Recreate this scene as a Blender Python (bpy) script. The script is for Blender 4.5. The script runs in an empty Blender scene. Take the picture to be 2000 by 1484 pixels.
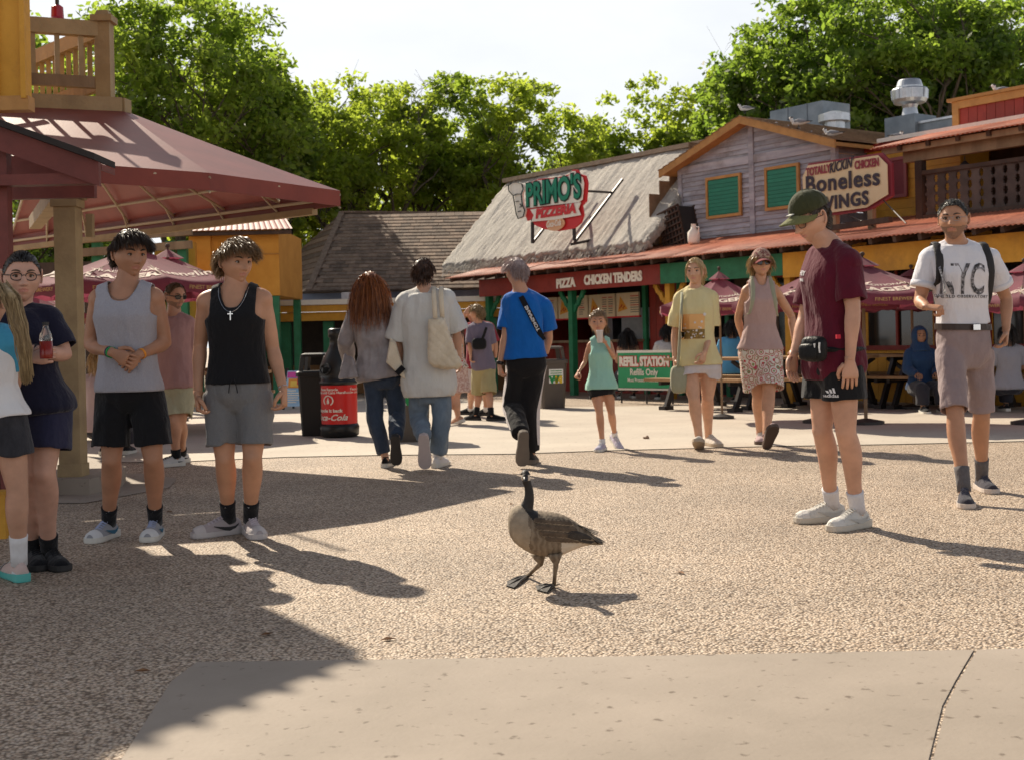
import bpy, math, random
import numpy as np
from mathutils import Vector, Matrix
from mathutils.bvhtree import BVHTree
random.seed(7); rng = np.random.default_rng(7)
sc = bpy.context.scene; COL = sc.collection
PI = math.pi
# ------------------------------------------------------------------ camera, sky, sun, exposure
F, CX, HY, ROLL, CAMH = 2500.0, 1000.0, 663.0, 0.0227, 1.10
CR, SR = math.cos(ROLL), math.sin(ROLL)
cam = bpy.data.cameras.new('camera'); camo = bpy.data.objects.new('camera', cam); COL.objects.link(camo)
camo.matrix_world = Matrix(((CR, SR, 0, 0), (0, 0, -1, 0), (-SR, CR, 0, CAMH), (0, 0, 0, 1)))
cam.sensor_width = 36; cam.sensor_fit = 'HORIZONTAL'; cam.lens = 36 * F / 2000
cam.shift_y = -(742 - HY) / 2000.0
cam.clip_start = .1; cam.clip_end = 2000
cam.dof.use_dof = True; cam.dof.focus_distance = 6.6; cam.dof.aperture_fstop = 6.3
sc.camera = camo
SUNV = Vector((-.62, 1.0, 1.0)).normalized()          # towards the sun: behind the scene, left
sun = bpy.data.lights.new('sun', 'SUN'); sun.energy = 5.0; sun.angle = math.radians(.55); sun.color = (1.0, .89, .72)
suno = bpy.data.objects.new('sun', sun); COL.objects.link(suno)
suno.rotation_euler = SUNV.to_track_quat('Z', 'Y').to_euler(); suno.location = (-20, 30, 35)
W = bpy.data.worlds.new('World'); sc.world = W; W.use_nodes = True
wn, wl = W.node_tree.nodes, W.node_tree.links; wn.clear()
def N(tree, t, **k):
    n = tree.nodes.new(t)
    for a, v in k.items():
        if a[0] == '_': setattr(n, a[1:], v)
        else: n.inputs[a.replace('__', ' ')].default_value = v
    return n
wt = W.node_tree
sky = N(wt, 'ShaderNodeTexSky', _sky_type='NISHITA', _sun_disc=False, _sun_elevation=math.asin(SUNV.z),
        _sun_rotation=math.atan2(SUNV.x, SUNV.y), _air_density=1.0, _dust_density=2.0, _ozone_density=1.0)
tc = N(wt, 'ShaderNodeTexCoord')
mp = N(wt, 'ShaderNodeMapping'); mp.inputs['Scale'].default_value = (1, 1, 2.4); wl.new(tc.outputs['Generated'], mp.inputs['Vector'])
nz = N(wt, 'ShaderNodeTexNoise', Scale=2.6, Detail=7, Roughness=.55); wl.new(mp.outputs[0], nz.inputs['Vector'])
rp = N(wt, 'ShaderNodeValToRGB'); wl.new(nz.outputs['Fac'], rp.inputs['Fac'])
rp.color_ramp.elements[0].position = .36; rp.color_ramp.elements[0].color = (.72, .72, .72, 1)
rp.color_ramp.elements[1].position = .60; rp.color_ramp.elements[1].color = (.95, .95, .95, 1)
sx = N(wt, 'ShaderNodeSeparateXYZ'); wl.new(tc.outputs['Generated'], sx.inputs[0])     # haze thins with height, all round
hz = N(wt, 'ShaderNodeMapRange', _interpolation_type='SMOOTHSTEP'); hz.inputs['From Min'].default_value = .18; hz.inputs['From Max'].default_value = .60; hz.inputs['To Min'].default_value = 1.; hz.inputs['To Max'].default_value = .12; wl.new(sx.outputs['Z'], hz.inputs['Value'])
hm = N(wt, 'ShaderNodeMath', _operation='MULTIPLY'); wl.new(rp.outputs[0], hm.inputs[0]); wl.new(hz.outputs[0], hm.inputs[1])
mx = N(wt, 'ShaderNodeMixRGB'); wl.new(hm.outputs[0], mx.inputs[0]); wl.new(sky.outputs[0], mx.inputs[1])
mx.inputs[2].default_value = (15.4, 15.8, 16.2, 1)
bg = N(wt, 'ShaderNodeBackground', Strength=.05); wl.new(mx.outputs[0], bg.inputs['Color'])
wo = N(wt, 'ShaderNodeOutputWorld'); wl.new(bg.outputs[0], wo.inputs['Surface'])
vs = sc.view_settings; vs.view_transform = 'Standard'; vs.look = 'None'; vs.exposure = .47; vs.gamma = 1.0; vs.use_curve_mapping = False
cy = sc.cycles; cy.max_bounces = 7; cy.diffuse_bounces = 4; cy.glossy_bounces = 2; cy.transmission_bounces = 6
cy.transparent_max_bounces = 6; cy.use_denoising = True; cy.caustics_reflective = False; cy.caustics_refractive = False
cy.sample_clamp_indirect = 6

# ------------------------------------------------------------------ helpers
def at(x, y, Y):                                   # photo pixel + true distance -> place in the world
    u, v = x - CX, HY - y
    return Vector(((u * CR + v * SR) / F * Y, Y, CAMH + (-u * SR + v * CR) / F * Y))
def gd(x, y, z=0.0):                               # photo pixel on the ground (height z)
    u, v = x - CX, HY - y
    k = (z - CAMH) / (-u * SR + v * CR)
    return Vector(((u * CR + v * SR) * k, F * k, z))
def hsh(i):
    i = (i.astype(np.uint64) * np.uint64(2654435761)) & np.uint64(0xffffffff)
    i ^= i >> np.uint64(15); i = (i * np.uint64(2246822519)) & np.uint64(0xffffffff); i ^= i >> np.uint64(13)
    return (i & np.uint64(0xffff)).astype(float) / 65535.0
def vn(p, seed=0):                                 # value noise, -1..1
    p = np.asarray(p, float); b = np.floor(p).astype(np.int64); f = p - b; f = f * f * (3 - 2 * f); r = 0
    for dx in (0, 1):
        for dy in (0, 1):
            for dz in (0, 1):
                h = hsh((b[:, 0] + dx + 1000) * 73856093 + (b[:, 1] + dy + 1000) * 19349663 + (b[:, 2] + dz + 1000) * 83492791 + seed * 7919)
                w = (f[:, 0] if dx else 1 - f[:, 0]) * (f[:, 1] if dy else 1 - f[:, 1]) * (f[:, 2] if dz else 1 - f[:, 2])
                r = r + w * h
    return r * 2 - 1
class MB:
    def __init__(s): s.v = []; s.f = []; s.m = []; s.n = 0
    def add(s, v, f, m=0):
        v = [tuple(q) for q in v]; s.v += v; s.f += [tuple(i + s.n for i in q) for q in f]
        s.m += [m] * len(f) if isinstance(m, int) else list(m); s.n += len(v); return s
    def box(s, c, d, m=0, rz=0, M=None):
        x, y, z = d[0] / 2, d[1] / 2, d[2] / 2
        vs = [Vector((a * x, b * y, e * z)) for a in (-1, 1) for b in (-1, 1) for e in (-1, 1)]
        if M is None: M = Matrix.Rotation(rz, 3, 'Z')
        c = Vector(c)
        return s.add([M @ q + c for q in vs], [(0, 1, 3, 2), (4, 6, 7, 5), (0, 4, 5, 1), (2, 3, 7, 6), (0, 2, 6, 4), (1, 5, 7, 3)], m)
    def hexa(s, b, t, m=0):                         # bottom ring, top ring of n points
        n = len(b); s.add(list(b) + list(t), [tuple(reversed(range(n))), tuple(range(n, 2 * n))] + [(i, (i + 1) % n, n + (i + 1) % n, n + i) for i in range(n)], m); return s
    def beam(s, a, b, w, h, m=0, up=(0, 0, 1)):
        a, b = Vector(a), Vector(b); d = (b - a).normalized(); r = d.cross(Vector(up))
        if r.length < 1e-4: r = d.cross(Vector((0, 1, 0)))
        r.normalize(); u = r.cross(d); r *= w / 2; u *= h / 2
        return s.hexa([a - r - u, a + r - u, a + r + u, a - r + u], [b - r - u, b + r - u, b + r + u, b - r + u], m)
    def loft(s, rings, m=0, cap=True):
        n = len(rings[0]); k = len(rings); vs = [p for r in rings for p in r]; fs = []
        for i in range(k - 1):
            for j in range(n):
                a, b = i * n + j, i * n + (j + 1) % n; fs.append((a, b, b + n, a + n))
        if cap: fs += [tuple(reversed(range(n))), tuple(range((k - 1) * n, k * n))]
        return s.add(vs, fs, m)
    def tube(s, pts, rad, n=8, m=0, cap=True):
        pts = [Vector(p) for p in pts]
        if not hasattr(rad, '__len__'): rad = [rad] * len(pts)
        rings = []; ref = None
        for i, p in enumerate(pts):
            t = (pts[min(i + 1, len(pts) - 1)] - pts[max(i - 1, 0)]).normalized()
            if ref is None: ref = t.orthogonal().normalized()
            ref = (ref - t * ref.dot(t)); ref = ref.normalized() if ref.length > 1e-5 else t.orthogonal().normalized(); q = t.cross(ref)
            rings.append([p + (ref * math.cos(2 * PI * j / n) + q * math.sin(2 * PI * j / n)) * rad[i] for j in range(n)])
        return s.loft(rings, m, cap)
    def lathe(s, prof, c=(0, 0, 0), n=24, m=0, cap=True):
        c = Vector(c); return s.loft([[c + Vector((r * math.cos(2 * PI * j / n), r * math.sin(2 * PI * j / n), z)) for j in range(n)] for r, z in prof], m, cap)
    def ell(s, c, r, n=10, k=7, m=0, M=None):
        c = Vector(c); M = M or Matrix.Identity(3); rings = []
        for i in range(k + 1):
            a = PI * (i / k * .98 + .01); rings.append([c + M @ Vector((r[0] * math.sin(a) * math.cos(2 * PI * j / n), r[1] * math.sin(a) * math.sin(2 * PI * j / n), -r[2] * math.cos(a))) for j in range(n)])
        return s.loft(rings, m)
    def prism(s, poly, o, ax, ay, th, m=0):          # polygon in plane (o,ax,ay), thickness along ax x ay
        o, ax, ay = Vector(o), Vector(ax), Vector(ay); nn = ax.cross(ay).normalized() * th
        b = [o + ax * p[0] + ay * p[1] for p in poly]; return s.hexa(b, [q + nn for q in b], m)
    def mesh(s, name, mats, off=(0, 0, 0), smooth=False):
        me = bpy.data.meshes.new(name); o = Vector(off)
        me.from_pydata([(q[0] - o[0], q[1] - o[1], q[2] - o[2]) for q in s.v], [], s.f)
        for mm in (mats if isinstance(mats, (list, tuple)) else [mats]): me.materials.append(mm)
        if max(s.m, default=0) > 0: me.polygons.foreach_set('material_index', s.m)
        if smooth: me.polygons.foreach_set('use_smooth', [True] * len(s.f))
        return me
    def build(s, name, mats, parent=None, world=True, smooth=False, loc=None):
        off = Vector((0, 0, 0))
        if world and parent is not None: off = wloc(parent)
        if loc is not None: off = off + Vector(loc)
        o = bpy.data.objects.new(name, s.mesh(name, mats, off, smooth)); COL.objects.link(o); o.parent = parent
        if loc is not None: o.location = loc
        return o
def wloc(o):
    v = Vector((0, 0, 0))
    while o is not None: v = v + o.location; o = o.parent
    return v
def tag(o, label=None, cat=None, group=None, kind=None):
    if label: o['label'] = label
    if cat: o['category'] = cat
    if group: o['group'] = group
    if kind: o['kind'] = kind
    return o
def thing(name, label, cat, loc=(0, 0, 0), rz=0, group=None):
    o = bpy.data.objects.new(name, None); COL.objects.link(o); o.location = loc; o.rotation_euler = (0, 0, rz); o.empty_display_size = .1
    return tag(o, label, cat, group)
def inst(name, me, parent, loc=(0, 0, 0), rot=(0, 0, 0), scale=(1, 1, 1)):
    o = bpy.data.objects.new(name, me); COL.objects.link(o); o.parent = parent; o.location = loc; o.rotation_euler = rot; o.scale = scale; return o
def copy_tree(o, parent=None):
    c = o.copy(); COL.objects.link(c); c.parent = parent
    for ch in o.children: copy_tree(ch, c)
    return c
def txt(s, size=1.0, bold=0.0, extrude=0.0, shear=0.0, space=1.0, sx=1.0, align='CENTER', res=3):
    cu = bpy.data.curves.new('t', 'FONT'); cu.body = s; cu.size = size; cu.offset = bold; cu.extrude = extrude; cu.shear = shear
    cu.space_character = space; cu.align_x = align; cu.align_y = 'CENTER'; cu.resolution_u = res
    ob = bpy.data.objects.new('t', cu); COL.objects.link(ob)
    me = bpy.data.meshes.new_from_object(ob.evaluated_get(bpy.context.evaluated_depsgraph_get()))
    v = [Vector((q.co.x * sx, q.co.y, q.co.z)) for q in me.vertices]; f = [tuple(p.vertices) for p in me.polygons]
    bpy.data.objects.remove(ob); bpy.data.curves.remove(cu); bpy.data.meshes.remove(me)
    return v, f
def text_on(mb, s, o, ax, ay, size, m=0, fit=None, **k):      # lettering in the plane (o, ax, ay); fit = width
    ax, ay = Vector(ax).normalized(), Vector(ay).normalized(); nn = ax.cross(ay)
    v, f = txt(s, size, **k); xs = [q.x for q in v]
    kx = fit / (max(xs) - min(xs)) if fit else 1; mid = (max(xs) + min(xs)) / 2 if fit else 0
    return mb.add([Vector(o) + ax * ((q.x - mid) * kx) + ay * q.y + nn * q.z for q in v], f, m)

# ------------------------------------------------------------------ materials
MC = {}
def M(name, c1, c2=None, scale=6., rough=.7, bump=0., bscale=None, stretch=(1, 1, 1), metal=0., vary=.0, detail=6., lo=.35, hi=.65,
      spec=.4, sheen=0., trans=0., dirt=None, dscale=1.5, bd=.01):
    if name in MC: return MC[name]
    m = bpy.data.materials.new(name); m.use_nodes = True; t = m.node_tree; L = t.links; MC[name] = m
    b = t.nodes['Principled BSDF']; b.inputs['Roughness'].default_value = rough; b.inputs['Metallic'].default_value = metal
    b.inputs['Specular IOR Level'].default_value = spec
    if sheen: b.inputs['Sheen Weight'].default_value = sheen; b.inputs['Sheen Roughness'].default_value = .5
    c2 = c2 or tuple(min(1, q * 1.18) for q in c1)
    g = N(t, 'ShaderNodeTexCoord'); oi = N(t, 'ShaderNodeObjectInfo'); mp = N(t, 'ShaderNodeMapping'); mp.inputs['Scale'].default_value = stretch
    ad = N(t, 'ShaderNodeVectorMath', _operation='ADD'); mu = N(t, 'ShaderNodeMath', _operation='MULTIPLY'); mu.inputs[1].default_value = 37.
    L.new(oi.outputs['Random'], mu.inputs[0]); L.new(g.outputs['Object'], ad.inputs[0]); L.new(mu.outputs[0], ad.inputs[1]); L.new(ad.outputs[0], mp.inputs['Vector'])
    nz = N(t, 'ShaderNodeTexNoise', Scale=scale, Detail=detail, Roughness=.6); L.new(mp.outputs[0], nz.inputs['Vector'])
    r = N(t, 'ShaderNodeValToRGB'); L.new(nz.outputs['Fac'], r.inputs['Fac'])
    r.color_ramp.elements[0].position = lo; r.color_ramp.elements[1].position = hi
    r.color_ramp.elements[0].color = (*c1, 1); r.color_ramp.elements[1].color = (*c2, 1); out = r.outputs[0]
    if dirt:
        n3 = N(t, 'ShaderNodeTexNoise', Scale=dscale, Detail=8, Roughness=.7); L.new(ad.outputs[0], n3.inputs['Vector'])
        r3 = N(t, 'ShaderNodeValToRGB'); r3.color_ramp.elements[0].position = .48; r3.color_ramp.elements[1].position = .72; L.new(n3.outputs['Fac'], r3.inputs['Fac'])
        mxx = N(t, 'ShaderNodeMixRGB'); mxx.inputs[2].default_value = (*dirt, 1); L.new(r3.outputs[0], mxx.inputs[0]); L.new(out, mxx.inputs[1]); out = mxx.outputs[0]
    if vary:
        hs = N(t, 'ShaderNodeHueSaturation'); mr = N(t, 'ShaderNodeMapRange'); mr.inputs['To Min'].default_value = 1 - vary; mr.inputs['To Max'].default_value = 1 + vary
        L.new(oi.outputs['Random'], mr.inputs['Value']); L.new(mr.outputs[0], hs.inputs['Value']); L.new(out, hs.inputs['Color']); out = hs.outputs[0]
    L.new(out, b.inputs['Base Color'])
    if bump:
        n2 = N(t, 'ShaderNodeTexNoise', Scale=bscale or scale * 3, Detail=4); L.new(mp.outputs[0], n2.inputs['Vector'])
        bp = N(t, 'ShaderNodeBump', Strength=bump, Distance=bd); L.new(n2.outputs['Fac'], bp.inputs['Height']); L.new(bp.outputs[0], b.inputs['Normal'])
    if trans:
        o = t.nodes['Material Output']; tr = N(t, 'ShaderNodeBsdfTranslucent'); L.new(out, tr.inputs['Color'])
        ms = N(t, 'ShaderNodeMixShader', Fac=trans); L.new(b.outputs[0], ms.inputs[1]); L.new(tr.outputs[0], ms.inputs[2]); L.new(ms.outputs[0], o.inputs['Surface'])
    return m
def P(name, c, rough=.6, metal=0., spec=.4): return M(name, c, tuple(min(1, q * 1.08) for q in c), 14, rough, metal=metal, spec=spec)
def mat_aggregate():
    m = bpy.data.materials.new('exposed_aggregate'); m.use_nodes = True; t = m.node_tree; L = t.links; b = t.nodes['Principled BSDF']
    g = N(t, 'ShaderNodeTexCoord')
    vo = N(t, 'ShaderNodeTexVoronoi', Scale=84.); L.new(g.outputs['Object'], vo.inputs['Vector'])
    r = N(t, 'ShaderNodeValToRGB'); e = r.color_ramp.elements; e[0].position = 0; e[0].color = (.34, .25, .18, 1); e[1].position = 1; e[1].color = (.84, .73, .60, 1)
    for p, c in ((.2, (.53, .40, .29, 1)), (.45, (.66, .53, .40, 1)), (.7, (.58, .49, .41, 1)), (.85, (.66, .53, .40, 1))):
        q = e.new(p); q.color = c
    sp = N(t, 'ShaderNodeSeparateColor'); L.new(vo.outputs['Color'], sp.inputs[0]); L.new(sp.outputs[0], r.inputs['Fac'])
    r2 = N(t, 'ShaderNodeValToRGB'); r2.color_ramp.elements[0].position = .36; r2.color_ramp.elements[0].color = (1, 1, 1, 1); r2.color_ramp.elements[1].position = .75; r2.color_ramp.elements[1].color = (.27, .24, .21, 1)
    L.new(vo.outputs['Distance'], r2.inputs['Fac'])
    mm = N(t, 'ShaderNodeMixRGB', _blend_type='MULTIPLY', Fac=1.); L.new(r.outputs[0], mm.inputs[1]); L.new(r2.outputs[0], mm.inputs[2])
    n1 = N(t, 'ShaderNodeTexNoise', Scale=.9, Detail=8, Roughness=.65); L.new(g.outputs['Object'], n1.inputs['Vector'])
    r3 = N(t, 'ShaderNodeValToRGB'); r3.color_ramp.elements[0].position = .33; r3.color_ramp.elements[0].color = (.78, .76, .74, 1); r3.color_ramp.elements[1].position = .62; r3.color_ramp.elements[1].color = (1.08, 1.05, 1.02, 1)
    L.new(n1.outputs['Fac'], r3.inputs['Fac'])
    m2 = N(t, 'ShaderNodeMixRGB', _blend_type='MULTIPLY', Fac=1.); L.new(mm.outputs[0], m2.inputs[1]); L.new(r3.outputs[0], m2.inputs[2]); L.new(m2.outputs[0], b.inputs['Base Color'])
    iv = N(t, 'ShaderNodeMath', _operation='SUBTRACT'); iv.inputs[0].default_value = 1; L.new(vo.outputs['Distance'], iv.inputs[1])
    bp = N(t, 'ShaderNodeBump', Strength=1., Distance=.009); L.new(iv.outputs[0], bp.inputs['Height']); L.new(bp.outputs[0], b.inputs['Normal'])
    b.inputs['Roughness'].default_value = .62; b.inputs['Specular IOR Level'].default_value = .35
    return m
def mat_concrete(name, c1, c2):
    m = M(name, c1, c2, 1.3, .8, bump=.35, bscale=60, detail=10, lo=.3, hi=.7, bd=.004); t = m.node_tree; L = t.links; b = t.nodes['Principled BSDF']
    old = b.inputs['Base Color'].links[0].from_socket; g = N(t, 'ShaderNodeTexCoord')
    n = N(t, 'ShaderNodeTexNoise', Scale=22., Detail=3); L.new(g.outputs['Object'], n.inputs['Vector'])
    r = N(t, 'ShaderNodeValToRGB'); r.color_ramp.elements[0].position = .27; r.color_ramp.elements[0].color = (.35, .3, .26, 1); r.color_ramp.elements[1].position = .36; r.color_ramp.elements[1].color = (1, 1, 1, 1)
    L.new(n.outputs['Fac'], r.inputs['Fac']); mm = N(t, 'ShaderNodeMixRGB', _blend_type='MULTIPLY', Fac=.8); L.new(old, mm.inputs[1]); L.new(r.outputs[0], mm.inputs[2]); L.new(mm.outputs[0], b.inputs['Base Color'])
    return m
# ------------------------------------------------------------------ ground
def sheet(name, pts, z, m, label=None):
    mb = MB(); mb.add([(p[0], p[1], z) for p in pts], [tuple(range(len(pts)))]); o = mb.build(name, m); tag(o, label, None, None, 'structure'); return o
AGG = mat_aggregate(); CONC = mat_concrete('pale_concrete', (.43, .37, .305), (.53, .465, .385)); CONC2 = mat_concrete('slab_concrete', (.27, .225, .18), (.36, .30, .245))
sheet('ground', [(-400, -30), (400, -30), (400, 700), (-400, 700)], 0, AGG)
# pale concrete promenade beyond the aggregate, with a slightly curved near edge
edge = [(-200, 905), (330, 903), (560, 893), (760, 889), (1000, 887), (1200, 880), (1500, 872), (1750, 868), (2300, 855)]
far = [(2400, 742), (1700, 764), (1330, 792), (1110, 795), (900, 780), (300, 770), (-300, 790)]
sheet('promenade', [gd(*p) for p in edge] + [gd(*p) for p in far], .004, CONC)
jm = P('joint_dark', (.14, .12, .09), .9)
ej = [gd(*p) for p in edge]
mb = MB()
for a, b in zip(ej[:-1], ej[1:]): mb.beam((a.x, a.y, .006), (b.x, b.y, .006), .010, .003)
tag(mb.build('pavement_joint', jm), kind='structure')
# foreground concrete slabs and their joint
sl = [gd(335, 1331), gd(385, 1294), gd(1200, 1283), gd(1905, 1270)]
q = gd(1868, 1331)
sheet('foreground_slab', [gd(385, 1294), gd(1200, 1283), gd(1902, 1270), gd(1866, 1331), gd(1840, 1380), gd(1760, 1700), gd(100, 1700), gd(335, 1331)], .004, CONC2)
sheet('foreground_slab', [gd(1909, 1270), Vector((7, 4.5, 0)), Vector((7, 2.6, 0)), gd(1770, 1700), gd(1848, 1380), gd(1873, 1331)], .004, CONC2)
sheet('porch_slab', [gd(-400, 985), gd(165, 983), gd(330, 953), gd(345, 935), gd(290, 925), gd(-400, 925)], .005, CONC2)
# ------------------------------------------------------------------ right-hand row of stands: local frame (a along the row to the right, b behind, z up)
AX = Vector((.584, -.812, 0)).normalized(); BX = Vector((-AX.y, AX.x, 0)); P0 = gd(1122, 772); RANG = math.atan2(AX.y, AX.x)
def W3(a, b, z=0): return P0 + AX * a + BX * b + Vector((0, 0, z))
def fc(x, y, b):                                    # photo pixel on the facade plane b metres behind the posts -> (a, z)
    r = at(x, y, 1.0) - Vector((0, 0, CAMH)); c = Vector((0, 0, CAMH))
    k = ((P0 + BX * b) - c).dot(BX) / r.dot(BX); p = c + r * k
    return (p - P0).dot(AX), p.z
def ec(x, y, a):                                    # pixel on the end plane at a -> (b, z)
    r = at(x, y, 1.0) - Vector((0, 0, CAMH)); c = Vector((0, 0, CAMH))
    k = ((P0 + AX * a) - c).dot(AX) / r.dot(AX); p = c + r * k
    return (p - P0).dot(BX), p.z
WOOD = M('weathered_wood', (.20, .13, .075), (.31, .21, .125), 5, .8, .4, 30, (1, 1, .25), vary=.15)
TAN = M('tan_painted_wood', (.33, .235, .12), (.40, .29, .155), 5, .65, .3, 40, vary=.05, dirt=(.26, .18, .10), dscale=3)
REDP = M('red_paint', (.22, .022, .014), (.30, .034, .020), 6, .55, .25, 40, vary=.1, dirt=(.14, .02, .012))
GREENP = M('green_paint', (.012, .13, .055), (.02, .18, .08), 6, .5, .25, 40, vary=.05)
YELP = M('yellow_paint', (.56, .27, .025), (.68, .34, .04), 3, .65, .3, 40, vary=.06, dirt=(.42, .20, .03), dscale=2)
ORGP = M('orange_stucco', (.55, .24, .035), (.64, .30, .05), 3, .85, .4, 60)
GREYB = M('grey_siding', (.29, .285, .335), (.45, .43, .46), 3, .8, .5, 26, (.35, 1, 4), vary=.16, dirt=(.17, .14, .13))
DARKW = M('dark_brown_wood', (.045, .025, .018), (.085, .05, .034), 5, .75, .4, 30, (1, 1, .3), vary=.2)
TRIM = M('amber_wood', (.36, .17, .045), (.48, .24, .07), 5, .6, .3, 30, vary=.1)
RUST = M('rusty_corrugated', (.46, .135, .075), (.62, .24, .14), 2.2, .6, .2, 30, metal=.0, vary=.13, dirt=(.30, .09, .05), dscale=3)
THATCH = M('thatch', (.36, .33, .29), (.54, .50, .45), 14, .95, 1., 60, (1, 1, .22), lo=.25, hi=.75, bd=.03)
SHING = M('brown_shingle', (.115, .075, .052), (.20, .14, .10), 9, .85, .5, 80, vary=.3)
ROOFB = M('brown_roof_felt', (.17, .105, .06), (.25, .165, .10), 8, .9, .5, 60)
GALV = M('galvanised_metal', (.34, .36, .39), (.50, .52, .55), 4, .35, .1, 30, metal=.8, vary=.06)
DUCT = M('painted_duct', (.13, .165, .20), (.21, .25, .29), 3, .5, .1, 30, metal=.3, vary=.06)
STEEL = P('dark_steel', (.05, .045, .045), .5, .6)
WHITEP = P('white_trim', (.72, .68, .60), .6)
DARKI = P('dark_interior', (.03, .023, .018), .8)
GREENS = M('green_shutter', (.006, .15, .085), (.01, .19, .11), 5, .5, .2, 40, vary=.04)
MARS = P('maroon_shutter', (.17, .022, .03), .6)
CREAM = P('cream_print', (.75, .62, .42), .6)
LET_D = P('letter_dark', (.035, .022, .035), .6); LET_M = P('letter_maroon', (.24, .03, .045), .6); LET_W = P('letter_white', (.82, .76, .66), .6)
LET_G = P('letter_green', (.0, .20, .11), .5); LET_R = P('letter_red', (.58, .025, .03), .5); INK = P('ink_black', (.012, .02, .018), .6)
class Row:                                          # a thing standing in the row's frame
    def __init__(s, name, label, cat, a, b, group=None):
        s.o = Vector((a, b, 0)); s.root = thing(name, label, cat, W3(a, b), RANG, group)
    def part(s, name, mb, mats, parent=None, smooth=False):
        o = bpy.data.objects.new(name, mb.mesh(name, mats, s.o, smooth)); COL.objects.link(o); o.parent = parent or s.root; return o
def corr(mb, a0, a1, lo, hi, pitch=.078, amp=.011, th=.004):
    n = max(6, int((a1 - a0) / pitch * 6)); T = []; nb = Vector((0, -(hi[1] - lo[1]), hi[0] - lo[0])).normalized()
    for i in range(n + 1):
        a = a0 + (a1 - a0) * i / n; w = math.sin(2 * PI * a / pitch) * amp
        for (b, z) in (lo, hi):
            for t in (0, -th): q = Vector((a, b, z)) + nb * (w + t); T.append(q)
    fs = []
    for i in range(n):
        k = i * 4; fs += [(k, k + 4, k + 6, k + 2), (k + 1, k + 3, k + 7, k + 5), (k, k + 1, k + 5, k + 4), (k + 2, k + 6, k + 7, k + 3)]
    return mb.add(T, fs)
def bd(a0, a1, b0, b1, z0, z1, m=0): return MB().box(((a0 + a1) / 2, (b0 + b1) / 2, (z0 + z1) / 2), (a1 - a0, b1 - b0, z1 - z0), m)

# ---- long porch roof with its posts, rafters and painted fascias
R1 = Row('food_stand_porch', 'long low porch of rusty corrugated roofing on green and yellow posts with painted fascia boards', 'porch', 2.5, 0)
a = -3.55
while a < 11.2:
    e = a + .86
    R1.part('roof_sheet', corr(MB(), a, e + .05, (-.62, 2.42 + random.uniform(-.008, .008)), (1.25, 2.86)), RUST, smooth=True); a = e
a = -3.4
while a < 11.2:
    R1.part('rafter', MB().beam((a, -.56, 2.375), (a, 1.2, 2.79), .06, .09), DARKW); a += .42
for a0, a1, m, z0 in ((-2.85, 2.74, REDP, 2.0), (2.745, 5.56, GREENP, 2.0), (5.565, 11.2, YELP, 1.96)):
    R1.part('fascia_board', bd(a0, a1, -.22, -.17, z0, 2.345), m)
R1.part('porch_beam', bd(-2.9, 11.2, -.165, -.05, 2.10, 2.36), DARKW)
def letters(row, s, x0, x1, y0, y1, b, mat, **k):    # lettering fitted to the photo span
    (a0, z0), (a1, z1) = fc(x0, y0, b), fc(x1, y1, b); mb = MB(); h = k.pop('h')
    text_on(mb, s, ((a0 + a1) / 2, b, (z0 + z1) / 2), (1, 0, (z1 - z0) / (a1 - a0)), (0, 0, 1), h, fit=a1 - a0, extrude=.008, **k); return row.part('lettering', mb, mat)
letters(R1, 'PIZZA', 1087, 1124, 556, 552, -.235, LET_W, h=.235, bold=.012)
letters(R1, 'CHICKEN TENDERS', 1141, 1254, 549, 540, -.235, LET_W, h=.235, bold=.012)
def post(row, a, b, m, z1=2.36, w=.12, br=True):
    o = row.part('post', bd(a - w / 2, a + w / 2, b - w / 2, b + w / 2, 0, z1), m)
    if br:
        for s in (-1, 1):
            mb = MB(); pts = [(a + s * (.06 + .34 * t), 1.62 + .40 * t + (.035 if int(t * 6) % 2 else -.02)) for t in [i / 6 for i in range(7)]]
            for p, q in zip(pts[:-1], pts[1:]): mb.beam((p[0], b, p[1]), (q[0], b, q[1]), .05, .085)
            row.part('bracket', mb, m, o)
for a, m in ((-2.8, GREENP), (0, GREENP), (2.74, YELP), (5.5, YELP), (8.3, YELP)): post(R1, a, 0, m)
for s, h in ((.45, 1.72),): pass

# ---- pizza stand
R2 = Row('pizza_stand', 'thatched pizza stand with red plank wall, menu boards and dark serving windows', 'food stand', -1.5, 1.4)
for i in range(34):                                 # red vertical planks
    a = -3.2 + i * .19
    if a > 3.1: break
    R2.part('plank', bd(a, a + .182, 1.10, 1.13, 0, 1.0 if (a < .9 or a > 1.85) else 2.4), REDP)
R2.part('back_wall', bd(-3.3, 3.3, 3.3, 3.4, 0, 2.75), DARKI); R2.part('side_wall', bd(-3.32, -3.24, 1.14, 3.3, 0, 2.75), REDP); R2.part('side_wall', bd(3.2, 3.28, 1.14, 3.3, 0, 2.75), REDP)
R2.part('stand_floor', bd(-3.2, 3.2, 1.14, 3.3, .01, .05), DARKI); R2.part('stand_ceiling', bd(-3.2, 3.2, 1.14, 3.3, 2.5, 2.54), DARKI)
R2.part('counter', bd(-3.2, .9, .85, 1.2, 1.0, 1.05), WOOD); R2.part('counter', bd(1.85, 3.15, .85, 1.2, 1.0, 1.05), WOOD)
for a0, a1 in ((.86, .96), (1.82, 1.92), (3.05, 3.15)): R2.part('door_frame', bd(a0, a1, 1.02, 1.09, 0, 2.1), GREENP)
for a0, a1, m in ((-2.6, -1.9, GALV), (-1.6, -.7, GALV), (2.1, 2.7, GALV)): R2.part('kitchen_cabinet', bd(a0, a1, 2.6, 3.2, .1, 1.7), m)
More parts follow.
